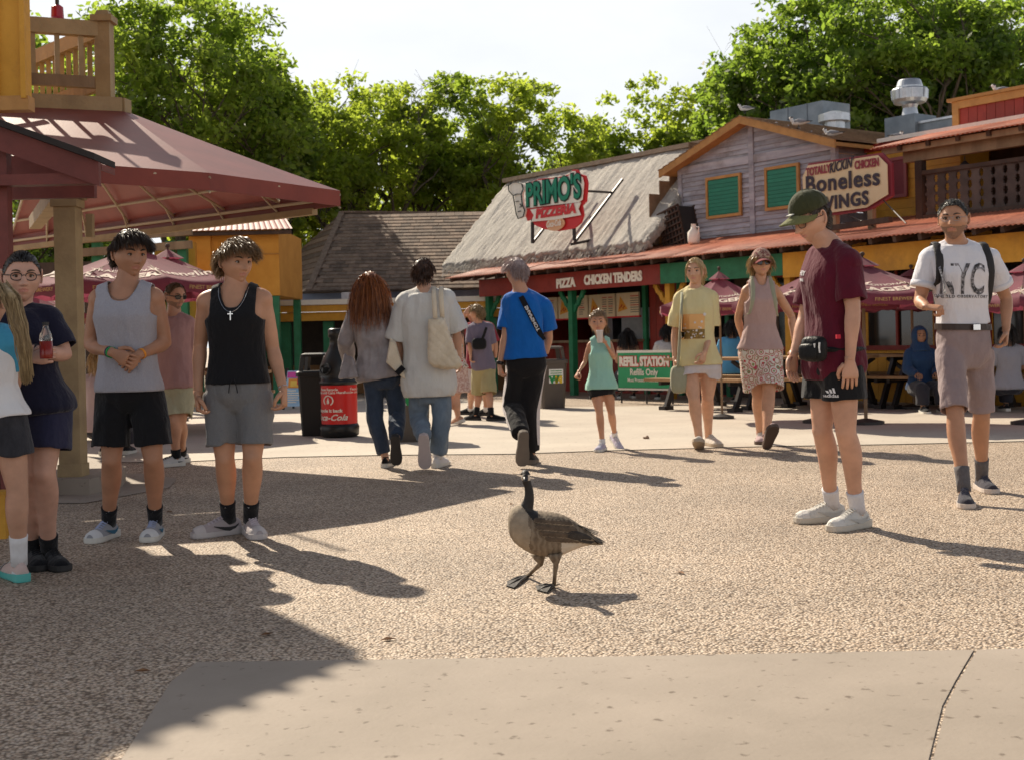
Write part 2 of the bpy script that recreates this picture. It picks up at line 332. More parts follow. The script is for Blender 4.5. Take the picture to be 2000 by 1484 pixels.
def menu(row, a0, a1, z0, z1, b, seed):
    rr = random.Random(seed); o = row.part('menu_board', bd(a0, a1, b, b + .04, z0, z1), CREAM)
    row.part('frame', bd(a0 - .02, a1 + .02, b + .005, b + .05, z0 - .03, z0 - .001), LET_R, o)
    mb = MB(); w = a1 - a0; h = z1 - z0
    mb.add([(a0 + .05, b - .006, z0 + h * .18), (a0 + .34, b - .006, z0 + h * .3), (a0 + .12, b - .006, z1 - .06)], [(0, 1, 2)], 0)
    for k in range(5): x = a0 + .1 + .03 * k + rr.uniform(0, .03); z = z0 + h * (.35 + .06 * (k % 3)); mb.lathe([(.018, 0), (.018, .003)], (0, 0, 0), 8, 1); mb.v[-16:] = [(x + q[0], b - .008 - q[2], z + q[1]) for q in mb.v[-16:]]
    for c in range(2):
        for k in range(8):
            x = a0 + .42 + c * (w - .42) / 2; z = z1 - .07 - k * (h - .1) / 8; l = rr.uniform(.12, max(.14, (w - .5) / 2 - .05)); mb.box((x + l / 2, b - .006, z), (l, .004, .016), 2 if k % 4 else 3)
    row.part('menu_print', mb, [P('cheese_print', (.75, .36, .05)), P('tomato_print', (.5, .04, .02)), P('grey_print', (.22, .18, .15)), LET_R], o)
for k, (a0, a1) in enumerate(((-2.7, -1.75), (-1.7, -.75), (-.7, .1), (.15, .80), (1.95, 3.1))): menu(R2, a0, a1, 1.5, 1.95, .98, k)
# upper wall strips and gable under the thatch
R2.part('upper_wall', bd(-4.2, 1.45, .95, 1.05, 2.72, 3.2), M('ochre_board', (.30, .15, .05), (.42, .22, .075), 3, .8, .4, 30))
for k in range(9): R2.part('gable_board', MB().prism([(.75 + k * .26, 2.8), (1.0 + k * .26, 2.8), (1.0 + k * .26, 3.55 + min(k, 7 - min(k, 7) + k) * .0 + max(0, 1.25 - abs(k * .26 - 1.05)) * 1.0), (.75 + k * .26, 3.55 + max(0, 1.25 - abs(k * .26 - 1.05)) * 1.0)], (1.42 + .002 * (k % 2), 0, 0), (0, 1, 0), (0, 0, 1), .03), M('brown_gable', (.15, .085, .045), (.23, .14, .08), 4, .8, .4, 30, vary=.15))
# thatch: two thick slopes with shaggy ends
def thatch(lo, hi, a0, a1, name):
    nu, nv = 150, 44; lo, hi = np.array(lo), np.array(hi); d = hi - lo; L = np.hypot(*d); nrm = np.array([-d[1], d[0]]) / L
    if nrm[1] < 0: nrm = -nrm
    U, V = np.meshgrid(np.linspace(0, 1, nu), np.linspace(0, 1, nv), indexing='ij'); tops = []; bots = []
    pa = a0 + (a1 - a0) * U - (.22 * (V - .5) if False else 0)
    p = np.stack([pa * 14, V * L * 2.2, U * 0], -1).reshape(-1, 3)
    h = .012 * vn(p, 1).reshape(nu, nv) + .013 * vn(p * np.array([2.7, 2.2, 1]), 2).reshape(nu, nv) + .022 * vn(p * .2, 3).reshape(nu, nv)
    rag = (vn(np.stack([pa[:, 0] * 16, pa[:, 0] * 0, pa[:, 0] * 0], -1), 5) * .05 + vn(np.stack([pa[:, 0] * 45, pa[:, 0] * 0, pa[:, 0] * 0], -1), 6) * .035)[:, None] * np.clip(1 - V * 12, 0, 1)
    vv = V + rag / L; ra2 = vn(np.stack([V[0] * 60, V[0] * 0, V[0] * 0], -1), 8) * .05
    pa = pa + np.where(U > .985, ra2[None], 0) + np.where(U < .015, ra2[None], 0)
    b = lo[0] + d[0] * vv + nrm[0] * h; z = lo[1] + d[1] * vv + nrm[1] * h
    top = np.stack([pa, b, z], -1).reshape(-1, 3); thk = .17
    bot = np.stack([pa, b - nrm[0] * thk, z - nrm[1] * thk], -1).reshape(-1, 3)
    mb = MB(); n = nu * nv; fs = []
    for i in range(nu - 1):
        for j in range(nv - 1):
            k = i * nv + j; fs += [(k, k + nv, k + nv + 1, k + 1), (n + k, n + k + 1, n + k + nv + 1, n + k + nv)]
    for i in range(nu - 1): k = i * nv; fs += [(k, n + k, n + k + nv, k + nv)]; k += nv - 1; fs += [(k, k + nv, n + k + nv, n + k)]
    for j in range(nv - 1): k = j; fs += [(k, k + 1, n + k + 1, n + k)]; k = (nu - 1) * nv + j; fs += [(k, n + k, n + k + 1, k + 1)]
    mb.add(np.concatenate([top, bot]).tolist(), fs); return R2.part(name, mb, THATCH, smooth=True)
tf = thatch((.28, 2.82), (2.15, 4.80), -5.05, 1.82, 'thatched_slope'); thatch((4.0, 2.82), (2.17, 4.78), -5.05, 1.80, 'thatched_slope')
mb = MB()                                           # loose reed ends along the eave and the rake
for k in range(1500):
    a = random.uniform(-5.0, 1.8); b0 = .30 + random.uniform(-.05, .10); z0 = 2.80 + (b0 - .3) * 1.05 - random.uniform(.0, .12); l = random.uniform(.05, .16)
    mb.beam((a, b0 + .06, z0 + .06), (a + random.uniform(-.05, .05), b0 - l * .6, z0 - l * .75), .010, .006)
for k in range(500):
    t = random.random(); a = 1.78 + random.uniform(-.03, .04); b0 = .28 + 1.87 * t; z0 = 2.82 + 1.98 * t - random.uniform(0, .16)
    mb.beam((a - .05, b0, z0), (a + random.uniform(.02, .09), b0 + random.uniform(-.08, 0), z0 - random.uniform(0, .09)), .010, .006)
tag(R2.part('reed_fringe', mb, THATCH, tf), kind='stuff')
R2.part('ridge_cap', MB().beam((-5.1, 2.16, 4.81), (1.84, 2.16, 4.80), .24, .09), M('ridge_reed', (.27, .2, .14), (.36, .28, .2), 12, .9, .8, 60), tf)
for z in (1.0,): R2.part('gable_rake', MB().beam((1.50, .42, 2.80), (1.50, 2.12, 4.58), .05, .10), TRIM)

# ---- pizzeria sign standing in front of the thatch
R3 = Row('roof_sign', 'green and red pizzeria sign with a white chef hat on steel legs before the thatch', 'sign', -1.3, -.05)
bs = -.05
def sp(x, y, b=bs): a_, z_ = fc(x, y, b); return (a_, b, z_)
def poly(pts, b, th, mat, name, row=R3, parent=None):
    mb = MB(); mb.prism([fc(x, y, bs) for x, y in pts], (0, b, 0), (1, 0, 0), (0, 0, 1), th); return row.part(name, mb, mat, parent)
board = poly([(1026, 362), (1052, 350), (1090, 347), (1112, 341), (1118, 332), (1128, 332), (1131, 340), (1143, 344), (1147, 358), (1144, 394), (1136, 402), (1139, 420), (1134, 436), (1120, 447), (1090, 452), (1062, 448), (1044, 440), (1038, 428), (1030, 432), (1026, 420), (1030, 396)], bs, -.04, LET_R, 'sign_board')
poly([(1028, 364), (1053, 353), (1090, 350), (1114, 344), (1120, 335), (1127, 335), (1129, 343), (1141, 347), (1144, 359), (1141, 391), (1134, 396), (1060, 404), (1032, 408)], bs - .045, -.012, LET_W, 'name_panel', parent=board)
poly([(1040, 410), (1090, 404), (1139, 396), (1134, 409), (1139, 421), (1088, 430), (1042, 434), (1047, 421)], bs - .060, -.012, LET_W, 'ribbon', parent=board)
poly([(1000, 374), (999, 364), (1006, 357), (1016, 357), (1025, 360), (1028, 370), (1024, 380), (1026, 400), (1031, 412), (1028, 424), (1018, 428), (1014, 417), (1011, 398), (1008, 383)], bs - .045, -.03, LET_W, 'chef_hat', parent=board)
mb = MB()
ck = [[(1000, 374), (999, 364), (1006, 357), (1016, 357), (1025, 360), (1028, 370), (1024, 380), (1026, 400), (1031, 412), (1028, 424), (1018, 428), (1014, 417), (1011, 398), (1008, 383), (1000, 374)], [(1008, 383), (1016, 380), (1024, 380)], [(1013, 395), (1019, 394)], [(1022, 399), (1025, 404), (1021, 406)], [(1017, 415), (1023, 413)]]
for ln in ck:
    for p, q in zip(ln[:-1], ln[1:]): mb.beam(sp(*p, bs) + Vector((0, -.085, 0)) if False else Vector(sp(*p)) + Vector((0, -.078, 0)), Vector(sp(*q)) + Vector((0, -.078, 0)), .012, .022, 0, (0, 1, 0))
R3.part('outline', mb, INK, board)
for lay, (bold, mt) in enumerate(((.040, INK), (.016, LET_G))):
    mb = MB(); (a0, z0), (a1, z1) = fc(1032, 385, bs), fc(1141, 366, bs)
    text_on(mb, "PRIMO'S", ((a0 + a1) / 2, bs - .062 - lay * .012, (z0 + z1) / 2 + .0), (1, 0, (z1 - z0) / (a1 - a0)), (0, 0, 1), .62, fit=(a1 - a0) * (1.0 if lay == 0 else .975), extrude=.004, bold=bold)
    R3.part('lettering', mb, mt, board)
mb = MB(); (a0, z0), (a1, z1) = fc(1052, 420, bs), fc(1131, 408, bs)
text_on(mb, 'PIZZERIA', ((a0 + a1) / 2, bs - .078, (z0 + z1) / 2), (1, 0, (z1 - z0) / (a1 - a0)), (0, 0, 1), .24, fit=a1 - a0, extrude=.003, bold=.014, shear=.15); R3.part('lettering', mb, LET_R, board)
mb = MB(); c = fc(1088, 438, bs); mb.prism([(c[0] + .29 * math.cos(t * PI / 12), c[1] + .135 * math.sin(t * PI / 12)) for t in range(24)], (0, bs - .05, 0), (1, 0, 0), (0, 0, 1), -.02); R3.part('drink_oval', mb, P('oval_tan', (.72, .42, .24)), board)
mb = MB(); text_on(mb, 'Coca-Cola', (c[0], bs - .082, c[1]), (1, 0, .02), (0, 0, 1), .17, fit=.46, extrude=.003, bold=.003, shear=.45); R3.part('lettering', mb, LET_W, board)
for p, q in (((1037, 425), (1037, 476)), ((1117, 425), (1119, 470))): R3.part('sign_leg', MB().beam(Vector(sp(*p)) + Vector((0, .04, 0)), Vector(sp(*q)) + Vector((0, .04, 0)), .05, .05), STEEL)
for x in (1037, 1118):
    A = Vector(sp(x, 474)) + Vector((0, .05, 0)); R3.part('sign_brace', MB().beam(A, A + Vector((0, 1.25, 1.28)), .045, .045), STEEL)
    T = Vector(sp(x, 372)) + Vector((0, .05, 0)); R3.part('sign_strut', MB().beam(T, (T.x, A.y + (T.z - A.z) * .95, T.z), .04, .04), STEEL)
R3.part('sign_foot', MB().beam((A.x - .1, A.y + .0, A.z - .03), (A.x - .1, .55, 3.0), .05, .05), STEEL)

# ---- grey weatherboarded house
R4 = Row('grey_house', 'grey weatherboarded upper storey with two green shuttered windows and amber gable trim', 'house', 3.7, 1.2)
b4 = 1.2; A0, A1, AP, ZP, ZE = 1.85, 5.40, 3.62, 4.86, 4.20
z = 2.55; k = 0
def gtop(a): return ZP - abs(a - AP) * (ZP - ZE) / 1.95 - .05
wins = [(fc(1382, 349, b4), fc(1452, 421, b4)), (fc(1497, 329, b4), fc(1566, 405, b4))]
while z < ZP - .1:
    for lo_, hi_ in ((A0, AP - .05), (AP + .05, A1)):
        l, h = lo_, hi_
        if z > gtop(lo_): l = AP - (ZP - .05 - z) * 1.95 / (ZP - ZE)
        if z > gtop(hi_): h = AP + (ZP - .05 - z) * 1.95 / (ZP - ZE)
        if h - l > .06:
            mb = MB(); d0, d1 = b4 + .015, b4 + .035; hh = .098
            mb.hexa([(l, d0 - .028, z), (h, d0 - .028, z), (h, d1, z), (l, d1, z)], [(l, d0 - .002, z + hh), (h, d0 - .002, z + hh), (h, d1, z + hh), (l, d1, z + hh)])
            R4.part('board', mb, GREYB)
    z += .086; k += 1
R4.part('wall_core', MB().prism([(A0, 2.4), (A1, 2.4), (A1, ZE - .06), (AP, ZP - .1), (A0, ZE - .06)], (0, b4 + .12, 0), (1, 0, 0), (0, 0, 1), .08), DARKW)
R4.part('centre_batten', bd(AP - .055, AP + .055, b4 - .03, b4 + .02, 2.5, ZP - .08), GREYB)
R4.part('tie_beam', bd(A0, AP - .06, b4 - .028, b4 + .0, ZE - .12, ZE + .02), GREYB); R4.part('tie_beam', bd(AP + .06, A1, b4 - .028, b4 + .0, ZE - .12, ZE + .02), GREYB)
for a in (A0 - .04, A1 + .04): R4.part('corner_board', bd(a - .05, a + .05, b4 - .03, b4 + .05, 2.5, ZE - .02), GREYB)
for i in range(9):                                  # side wall boards on the near end
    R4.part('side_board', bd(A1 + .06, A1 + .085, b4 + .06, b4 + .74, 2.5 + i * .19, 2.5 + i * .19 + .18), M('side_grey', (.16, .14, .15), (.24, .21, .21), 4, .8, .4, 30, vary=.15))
for (a0, z1), (a1, z0) in wins:
    w = R4.part('window', bd(a0 + .05, a1 - .05, b4 - .035, b4 - .012, z0 + .05, z1 - .05), GREENS)
    n = 9
    for i in range(n): zz = z0 + .07 + i * (z1 - z0 - .14) / n; R4.part('slat', bd(a0 + .055, a1 - .055, b4 - .048 + .0, b4 - .036, zz, zz + (z1 - z0 - .14) / n - .008), GREENS, w)
    for q in ((a0, a1, z1 - .05, z1), (a0, a1, z0, z0 + .05), (a0, a0 + .05, z0 + .051, z1 - .051), (a1 - .05, a1, z0 + .051, z1 - .051)): R4.part('frame', bd(q[0], q[1], b4 - .065, b4 - .02, q[2], q[3]), TRIM, w)
for s in (-1, 1):
    e = AP + s * 2.08; ze = ZP - 2.08 * (ZP - ZE) / 1.95
    R4.part('rake_board', MB().beam((AP, b4 - .25, ZP - .02), (e, b4 - .25, ze - .02), .16, .05, 0, (0, 1, 0)) if False else MB().hexa([(AP, b4 - .30, ZP - .11), (e, b4 - .30, ze - .11), (e, b4 - .26, ze - .11), (AP, b4 - .26, ZP - .11)], [(AP, b4 - .30, ZP + .03), (e, b4 - .30, ze + .03), (e, b4 - .26, ze + .03), (AP, b4 - .26, ZP + .03)]), TRIM)
    R4.part('soffit', MB().hexa([(AP, b4 - .255, ZP - .07), (e, b4 - .255, ze - .07), (e, b4 + 3.6, ze - .07), (AP, b4 + 3.6, ZP - .07)], [(AP, b4 - .255, ZP - .01), (e, b4 - .255, ze - .01), (e, b4 + 3.6, ze - .01), (AP, b4 + 3.6, ZP - .01)]), TRIM)
    for j in range(13):                             # courses of brown shingles
        f0, f1 = j / 13, (j + 1.15) / 13; f1 = min(f1, 1); pa = lambda f: AP + s * 2.1 * f; pz = lambda f: ZP - 2.1 * f * (ZP - ZE) / 1.95
        R4.part('shingle_course', MB().hexa([(pa(f0), b4 - .31, pz(f0) + .012), (pa(f1), b4 - .31, pz(f1) + .030), (pa(f1), b4 + 3.65, pz(f1) + .030), (pa(f0), b4 + 3.65, pz(f0) + .012)], [(pa(f0), b4 - .31, pz(f0) + .02), (pa(f1), b4 - .31, pz(f1) + .044), (pa(f1), b4 + 3.65, pz(f1) + .044), (pa(f0), b4 + 3.65, pz(f0) + .02)]), ROOFB)

# ---- yellow back building with red parapet
b5 = 1.95
R5 = Row('yellow_building', 'yellow boarded upper building with red trim and maroon shutter behind the wings sign', 'building', 6.5, b5)
for i in range(12): R5.part('board', bd(5.50, 7.28, b5 + .004 * (i % 2), b5 + .06, 2.3 + i * .155, 2.3 + i * .155 + .151), YELP)
R5.part('wall', bd(5.50, 7.28, b5 + .07, 2.7, .02, 4.12), YELP); R5.part('wall', bd(5.9, 8.9, 2.85, 7.0, .02, 4.12), YELP)
R5.part('red_trim', bd(5.50, 7.6, b5 - .07, b5 - .005, 4.06, 4.17), REDP); R5.part('roof_edge', bd(5.80, 8.9, b5 - .12, 7.1, 4.174, 4.24), WHITEP)
(a0, z1), (a1, z0) = fc(1736, 317, b5), fc(1771, 379, b5)
w = R5.part('shutter', bd(a0, a1, b5 - .05, b5 - .015, z0, z1), MARS)
for q in ((a0 - .05, a1 + .05, z1, z1 + .05), (a0 - .05, a1 + .05, z0 - .05, z0), (a0 - .05, a0, z0 + .001, z1 - .001), (a1, a1 + .05, z0 + .001, z1 - .001)): R5.part('frame', bd(q[0], q[1], b5 - .07, b5 - .03, q[2], q[3]), P('maroon_frame', (.26, .07, .07)), w)
# parapet of red planks with wood trim
bp_ = 2.3
(a0, z0), (a1, z1) = fc(1862, 243, bp_), fc(1862, 203, bp_)
R6 = Row('red_parapet', 'red plank parapet with weathered wood cap above the balcony roof', 'parapet', a0 + 1, bp_)
for i in range(20): R6.part('plank', bd(a0 + .12 + i * .16, a0 + .12 + i * .16 + .152, bp_, bp_ + .04, 4.3, z1 - .04), REDP)
R6.part('corner_trim', bd(a0, a0 + .115, bp_ - .03, bp_ + .05, 4.3, z1 + .02), TRIM); R6.part('cap', bd(a0 - .06, a0 + 3.5, bp_ - .08, bp_ + .12, z1 + .021, z1 + .07), TRIM); R6.part('cap_moulding', bd(a0 + .118, a0 + 3.5, bp_ - .045, bp_ - .002, z1 - .10, z1 + .018), TRIM)
R6.part('parapet_core', bd(a0 + .02, a0 + 3.4, bp_ + .05, bp_ + 1.5, 4.2, z1 + .0), REDP)

# ---- balcony on the right
R7 = Row('balcony', 'dark wooden balcony with pierced picket railing under a rusty corrugated roof', 'balcony', 9.0, .9)
a = 6.75
while a < 11.5: R7.part('roof_sheet', corr(MB(), a, a + .9, (.45, 3.86 + random.uniform(-.005, .005)), (2.9, 4.42)), RUST, smooth=True); a += .85
R7.part('eave_beam', bd(7.1, 11.5, .78, .90, 3.62, 3.80), WOOD); R7.part('eave_board', bd(6.85, 11.5, .60, .64, 3.76, 3.85), WOOD)
for i in range(9): R7.part('rafter', MB().beam((7.2 + i * .5, .55, 3.83), (7.2 + i * .5, 2.8, 4.33), .06, .10), DARKW)
for a in (7.38, 10.2): R7.part('post', bd(a - .06, a + .06, .76, .88, 2.62, 3.62), DARKW)
R7.part('balcony_floor', bd(7.0, 11.5, .70, 2.9, 2.55, 2.66), DARKW); R7.part('back_wall', bd(7.3, 11.5, 2.72, 2.78, 2.66, 4.25), DARKW)
R7.part('top_rail', bd(7.46, 11.5, .74, .86, 3.40, 3.46), DARKW); R7.part('bottom_rail', bd(7.46, 11.5, .74, .86, 2.74, 2.80), DARKW)
pk = []
for s in (1, -1):
    z0 = 2.80
    seq = [(0, .092)]
    for j in range(4): b_ = .03 + j * .145; seq += [(b_ + .0, .092), (b_ + .02, .062), (b_ + .045, .066), (b_ + .06, .05), (b_ + .075, .066), (b_ + .10, .062), (b_ + .12, .092)]
    seq.append((.60, .092)); pk.append([(s * w_, h_) for h_, w_ in (seq if s == 1 else seq)])
ppoly = pk[0] + pk[1][::-1]
mb = MB()
right = pk[0]; left = pk[1]
for i in range(len(right) - 1):
    mb.hexa([(left[i][0], -.015, left[i][1]), (right[i][0], -.015, right[i][1]), (right[i][0], .015, right[i][1]), (left[i][0], .015, left[i][1])], [(left[i + 1][0], -.015, left[i + 1][1]), (right[i + 1][0], -.015, right[i + 1][1]), (right[i + 1][0], .015, right[i + 1][1]), (left[i + 1][0], .015, left[i + 1][1])])
pm_ = mb.mesh('picket', M('picket_wood', (.055, .038, .032), (.10, .072, .06), 4, .75, .4, 30, vary=.2))
for i in range(21): inst('picket', pm_, R7.root, (7.57 + i * .19 - 9.0, .80 - .9, 2.80))
for a in (8.05, 9.35):
    mb = MB(); mb.lathe([(.02, .18), (.075, .13), (.08, .11)], (a, .95, 3.36), 8, 0); mb.lathe([(.05, 0), (.06, .10)], (a, .95, 3.36), 8, 1); mb.tube([(a, .95, 3.53), (a, .95, 3.62)], .006, 5, 0)
    for j in range(6): mb.beam((a + .06 * math.cos(j * PI / 3), .95 + .06 * math.sin(j * PI / 3), 3.36), (a + .07 * math.cos(j * PI / 3), .95 + .07 * math.sin(j * PI / 3), 3.47), .008, .008, 0)
    R7.part('hanging_lantern', mb, [STEEL, P('lantern_glass', (.35, .32, .28), .2)])

# ---- wings sign on posts over the porch roof
b8 = .2
R8 = Row('wings_sign', 'cream octagonal chicken wings sign with maroon border on wooden posts', 'sign', 6.5, b8)
oc = [(1568, 345), (1579, 320), (1722, 299), (1741, 319), (1743, 383), (1699, 411), (1600, 425), (1571, 400)]
pg = [fc(x, y, b8) for x, y in oc]; cx_ = sum(p[0] for p in pg) / 8; cz_ = sum(p[1] for p in pg) / 8
mb = MB(); mb.prism(pg, (0, b8, 0), (1, 0, 0), (0, 0, 1), -.05); brd = R8.part('sign_border', mb, LET_M)
mb = MB(); mb.prism([(cx_ + (p[0] - cx_) * .955, cz_ + (p[1] - cz_) * .91) for p in pg], (0, b8 - .052, 0), (1, 0, 0), (0, 0, 1), -.012); R8.part('sign_panel', mb, M('cream_sign', (.62, .45, .26), (.72, .56, .36), 2, .6), brd)
def sl_(s, x0, y0, x1, y1, h, mt, **k):
    mb = MB(); (a0, z0), (a1, z1) = fc(x0, y0, b8), fc(x1, y1, b8)
    text_on(mb, s, ((a0 + a1) / 2, b8 - .070, (z0 + z1) / 2), (1, 0, (z1 - z0) / (a1 - a0)), (0, 0, 1), h, fit=a1 - a0, extrude=.004, **k); R8.part('lettering', mb, mt, brd)
sl_('TOTALLY', 1580, 339, 1628, 330, .17, LET_M, bold=.006); sl_("KICKIN'", 1626, 331, 1674, 318, .22, LET_D, bold=.004, shear=.25); sl_('CHICKEN', 1675, 325, 1722, 318, .17, LET_M, bold=.006)
sl_('Boneless', 1580, 364, 1724, 347, .36, LET_D, bold=.009, space=1.1); sl_('WINGS', 1604, 402, 1702, 388, .28, LET_D, bold=.010, space=1.12)
for x, y in ((1627, 424), (1698, 414)):
    a_, z_ = fc(x, y, b8); R8.part('sign_post', bd(a_ - .045, a_ + .045, b8 + .01, b8 + .10, 2.6, z_ + .3), WOOD)
for x0, y0, x1, y1 in ((1655, 420, 1690, 440), (1722, 390, 1752, 420)): p, q = fc(x0, y0, b8), fc(x1, y1, b8 - .5); R8.part('stay_wire', MB().tube([(p[0], b8 + .02, p[1]), (q[0], b8 - .3, 2.62)], .010, 5), STEEL)
R8.part('foot_timber', MB().beam((fc(1625, 447, b8)[0], -.1, 2.66), (fc(1765, 425, b8)[0], -.1, 2.70), .09, .08), DARKW)

# ---- wall under the porch on the right: yellow planks, big dark window, red posts
R9 = Row('porch_wall', 'yellow plank wall with dark glass window under the right half of the porch', 'wall', 7, 1.0)
for i in range(46):
    a = 3.32 + i * .17
    zt = 2.5 if not ((4.2 < a < 5.3) or (6.1 < a < 7.4) or (8.4 < a < 9.6)) else .82
    R9.part('plank', bd(a, a + .165, 1.0, 1.03, 0, zt), YELP if a > 4.8 else DARKW)
GLZ = M('dark_glass', (.012, .013, .013), (.03, .028, .025), 2, .08, spec=.8)
for a0, a1 in ((4.15, 5.4), (6.05, 7.5), (8.35, 9.7)):
    w = R9.part('window', bd(a0 + .03, a1 - .03, 1.01, 1.02, .83, 2.08), GLZ)
    for q in ((a0 - .03, a0 + .05, .80, 2.1), (a1 - .05, a1 + .03, .80, 2.1), (a0 + .051, a1 - .051, .80, .87), (a0 + .051, a1 - .051, 2.04, 2.1), ((a0 + a1) / 2 - .02, (a0 + a1) / 2 + .02, .871, 2.039)): R9.part('frame', bd(q[0], q[1], .965, 1.005, q[2], q[3]), REDP, w)
R9.part('wall_core', bd(3.3, 11.2, 1.06, 1.2, 0, 2.75), DARKW)
for a in (5.75, 7.85): R9.part('red_post', bd(a - .05, a + .05, .90, .99, 0, 2.4), REDP)
for s, a0, a1 in ((-1, 5.75, 5.95), (1, 7.85, 8.1)): R9.part('menu_sign', bd(a0, a1, .88, .895, 1.3, 1.75), P('yellow_sign', (.75, .45, .05)))
sg = Row('lemonade_sign', 'small grey lettered board on the yellow wall behind the parasol', 'sign', 4.7, .8)
mb = MB(); 
x_, z_ = fc(1428, 603, .8); mb = bd(x_ - .35, x_ + .35, .8, .83, z_ - .12, z_ + .12); o_ = sg.part('sign_board', mb, P('slate_sign', (.16, .13, .11)))
mb = MB(); text_on(mb, 'DRINKS', (x_, .79, z_), (1, 0, 0), (0, 0, 1), .2, fit=.6, extrude=.003, bold=.006); sg.part('lettering', mb, LET_W, o_)

# ---- roof equipment
def eq(name, label, cat, x, y, b): a_, z_ = fc(x, y, b); return Row(name, label, cat, a_, b), a_, z_
r, a_, z_ = eq('roof_duct', 'grey sheet metal air handling unit behind the gable roof', 'roof duct', 1560, 248, 4.2)
r.part('duct_box', bd(a_ - .75, a_ + .62, 4.2, 5.0, 3.9, z_ + .42), DUCT); r.part('duct_box', bd(a_ - 1.5, a_ - .752, 4.3, 4.9, 3.9, z_ + .30), DUCT)
r.part('intake_hood', MB().hexa([(a_ - 2.3, 4.25, z_ + .18), (a_ - 1.503, 4.25, z_ + .0), (a_ - 1.503, 4.95, z_ + .0), (a_ - 2.3, 4.95, z_ + .18)], [(a_ - 2.25, 4.25, z_ + .24), (a_ - 1.503, 4.25, z_ + .34), (a_ - 1.503, 4.95, z_ + .34), (a_ - 2.25, 4.95, z_ + .24)]), DUCT)
for k in (-.3, .2): r.part('seam', bd(a_ + k, a_ + k + .03, 4.185, 4.2, 3.95, z_ + .42), DUCT)
r, a_, z_ = eq('roof_vent', 'small round roof vent beside the air handling unit', 'roof vent', 1630, 255, 4.2)
r.part('vent_cap', MB().lathe([(.2, 0), (.2, .35), (.30, .36), (.30, .5), (.1, .56)], (a_, 4.2, z_ - .2), 16), GALV, smooth=False)
r, a_, z_ = eq('exhaust_fan', 'large galvanised mushroom exhaust fan on the flat roof', 'exhaust fan', 1778, 243, 3.7)
r.part('curb', bd(a_ - .32, a_ + .32, 3.4, 4.0, 4.3, z_ + .12), DUCT)
mb = MB(); mb.lathe([(.15, .12), (.12, .28), (.14, .34), (.27, .37), (.30, .43), (.31, .60), (.30, .62), (.23, .63), (.23, .66), (.20, .76), (.18, .78), (.04, .79)], (a_, 3.7, z_), 28); r.part('fan_hood', mb, GALV, smooth=False)
for j in range(8): t = j * PI / 4; r.part('hood_rib', MB().beam((a_ + .305 * math.cos(t), 3.7 + .305 * math.sin(t), z_ + .44), (a_ + .318 * math.cos(t), 3.7 + .318 * math.sin(t), z_ + .60), .025, .016), GALV)
r, a_, z_ = eq('roof_box', 'low grey equipment box beside the exhaust fan', 'equipment box', 1832, 252, 3.5)
r.part('box_body', bd(a_ - .40, a_ + .40, 3.5, 4.1, 4.4, z_ + .14), DUCT); r.part('box_lid', bd(a_ - .43, a_ + .43, 3.47, 4.13, z_ + .141, z_ + .18), GALV)
# ------------------------------------------------------------------ red awning pavilion with a timber roof deck (left)
def flat(p): return Vector((p.x, p.y, 0))
AWN = M('red_awning', (.17, .045, .037), (.23, .062, .050), 2.5, .45, .1, 60, spec=.5, trans=.15, dirt=(.22, .06, .05), dscale=2)
AWNF = M('red_valance', (.19, .030, .017), (.25, .042, .024), 2.5, .5, .1, 60, trans=.08)
TUBE = P('cream_tube', (.50, .42, .30), .45)
pv = thing('awning_pavilion', 'red fabric awning on a tan post with a timber railed deck on top', 'pavilion', gd(140, 965, 0))
ZB, ZT = 2.36, 2.50
def lvl(x, y, z):                                   # pixel at known height
    return gd(x, y, z)
rim = [lvl(-420, 352, ZB), lvl(190, 358, ZB), lvl(410, 372, ZB), lvl(665, 403, ZB), lvl(20, 484, ZB), lvl(-330, 486, ZB)]
rim[0].z = rim[1].z = ZB
DZ = 3.34
dk = [Vector((-7.5, 11.2, DZ)), Vector((-4.9, 11.5, DZ)), Vector((-3.62, 12.0, DZ)), Vector((-3.6, 12.15, DZ)), Vector((-5.0, 13.6, DZ)), Vector((-7.5, 13.6, DZ))]
for i in range(4):
    a, b, c, d = rim[i], rim[i + 1], dk[i + 1], dk[i]
    up = Vector((0, 0, ZT - ZB)); mb = MB(); n = 10; vs = []; fs = []
    for u in range(n + 1):
        for v in range(n + 1):
            f, g = u / n, v / n; p = (a + up).lerp(b + up, f).lerp(d.lerp(c, f), g); p.z -= .012 * math.sin(PI * g); vs.append(p)
    for u in range(n):
        for v in range(n): k = u * (n + 1) + v; fs.append((k, k + n + 1, k + n + 2, k + 1))
    mb.add(vs, fs); mb.build('canopy_panel', AWN, pv, smooth=True)
    nrm = (b - a).cross(Vector((0, 0, 1))).normalized() * .012
    MB().hexa([a, b, b - nrm, a - nrm], [a + up, b + up, b + up - nrm, a + up - nrm]).build('valance', AWNF, pv)
    m_ = a.lerp(b, .5)
    MB().tube([a.lerp(dk[i], .04) + Vector((0, 0, .03)), b.lerp(dk[i + 1], .04) + Vector((0, 0, .03))], .016, 6).build('frame_tube', TUBE, pv)
    k = max(2, int((b - a).length / .75))
    for j in range(k + 1):
        f = j / k; p = a.lerp(b, f) + Vector((0, 0, .10)); q = d.lerp(c, f) - Vector((0, 0, .13)); MB().tube([p, p.lerp(q, .98)], .014, 6).build('frame_tube', TUBE, pv)
        if i in (2, 3): MB().tube([p + Vector((0, 0, -.12)), p.lerp(q, .12) + Vector((0, 0, 0))], .010, 5).build('frame_tube', TUBE, pv)
    MB().tube([a.lerp(d, .22) + Vector((0, 0, .06)), b.lerp(c, .22) + Vector((0, 0, .06))], .014, 6).build('frame_tube', TUBE, pv)
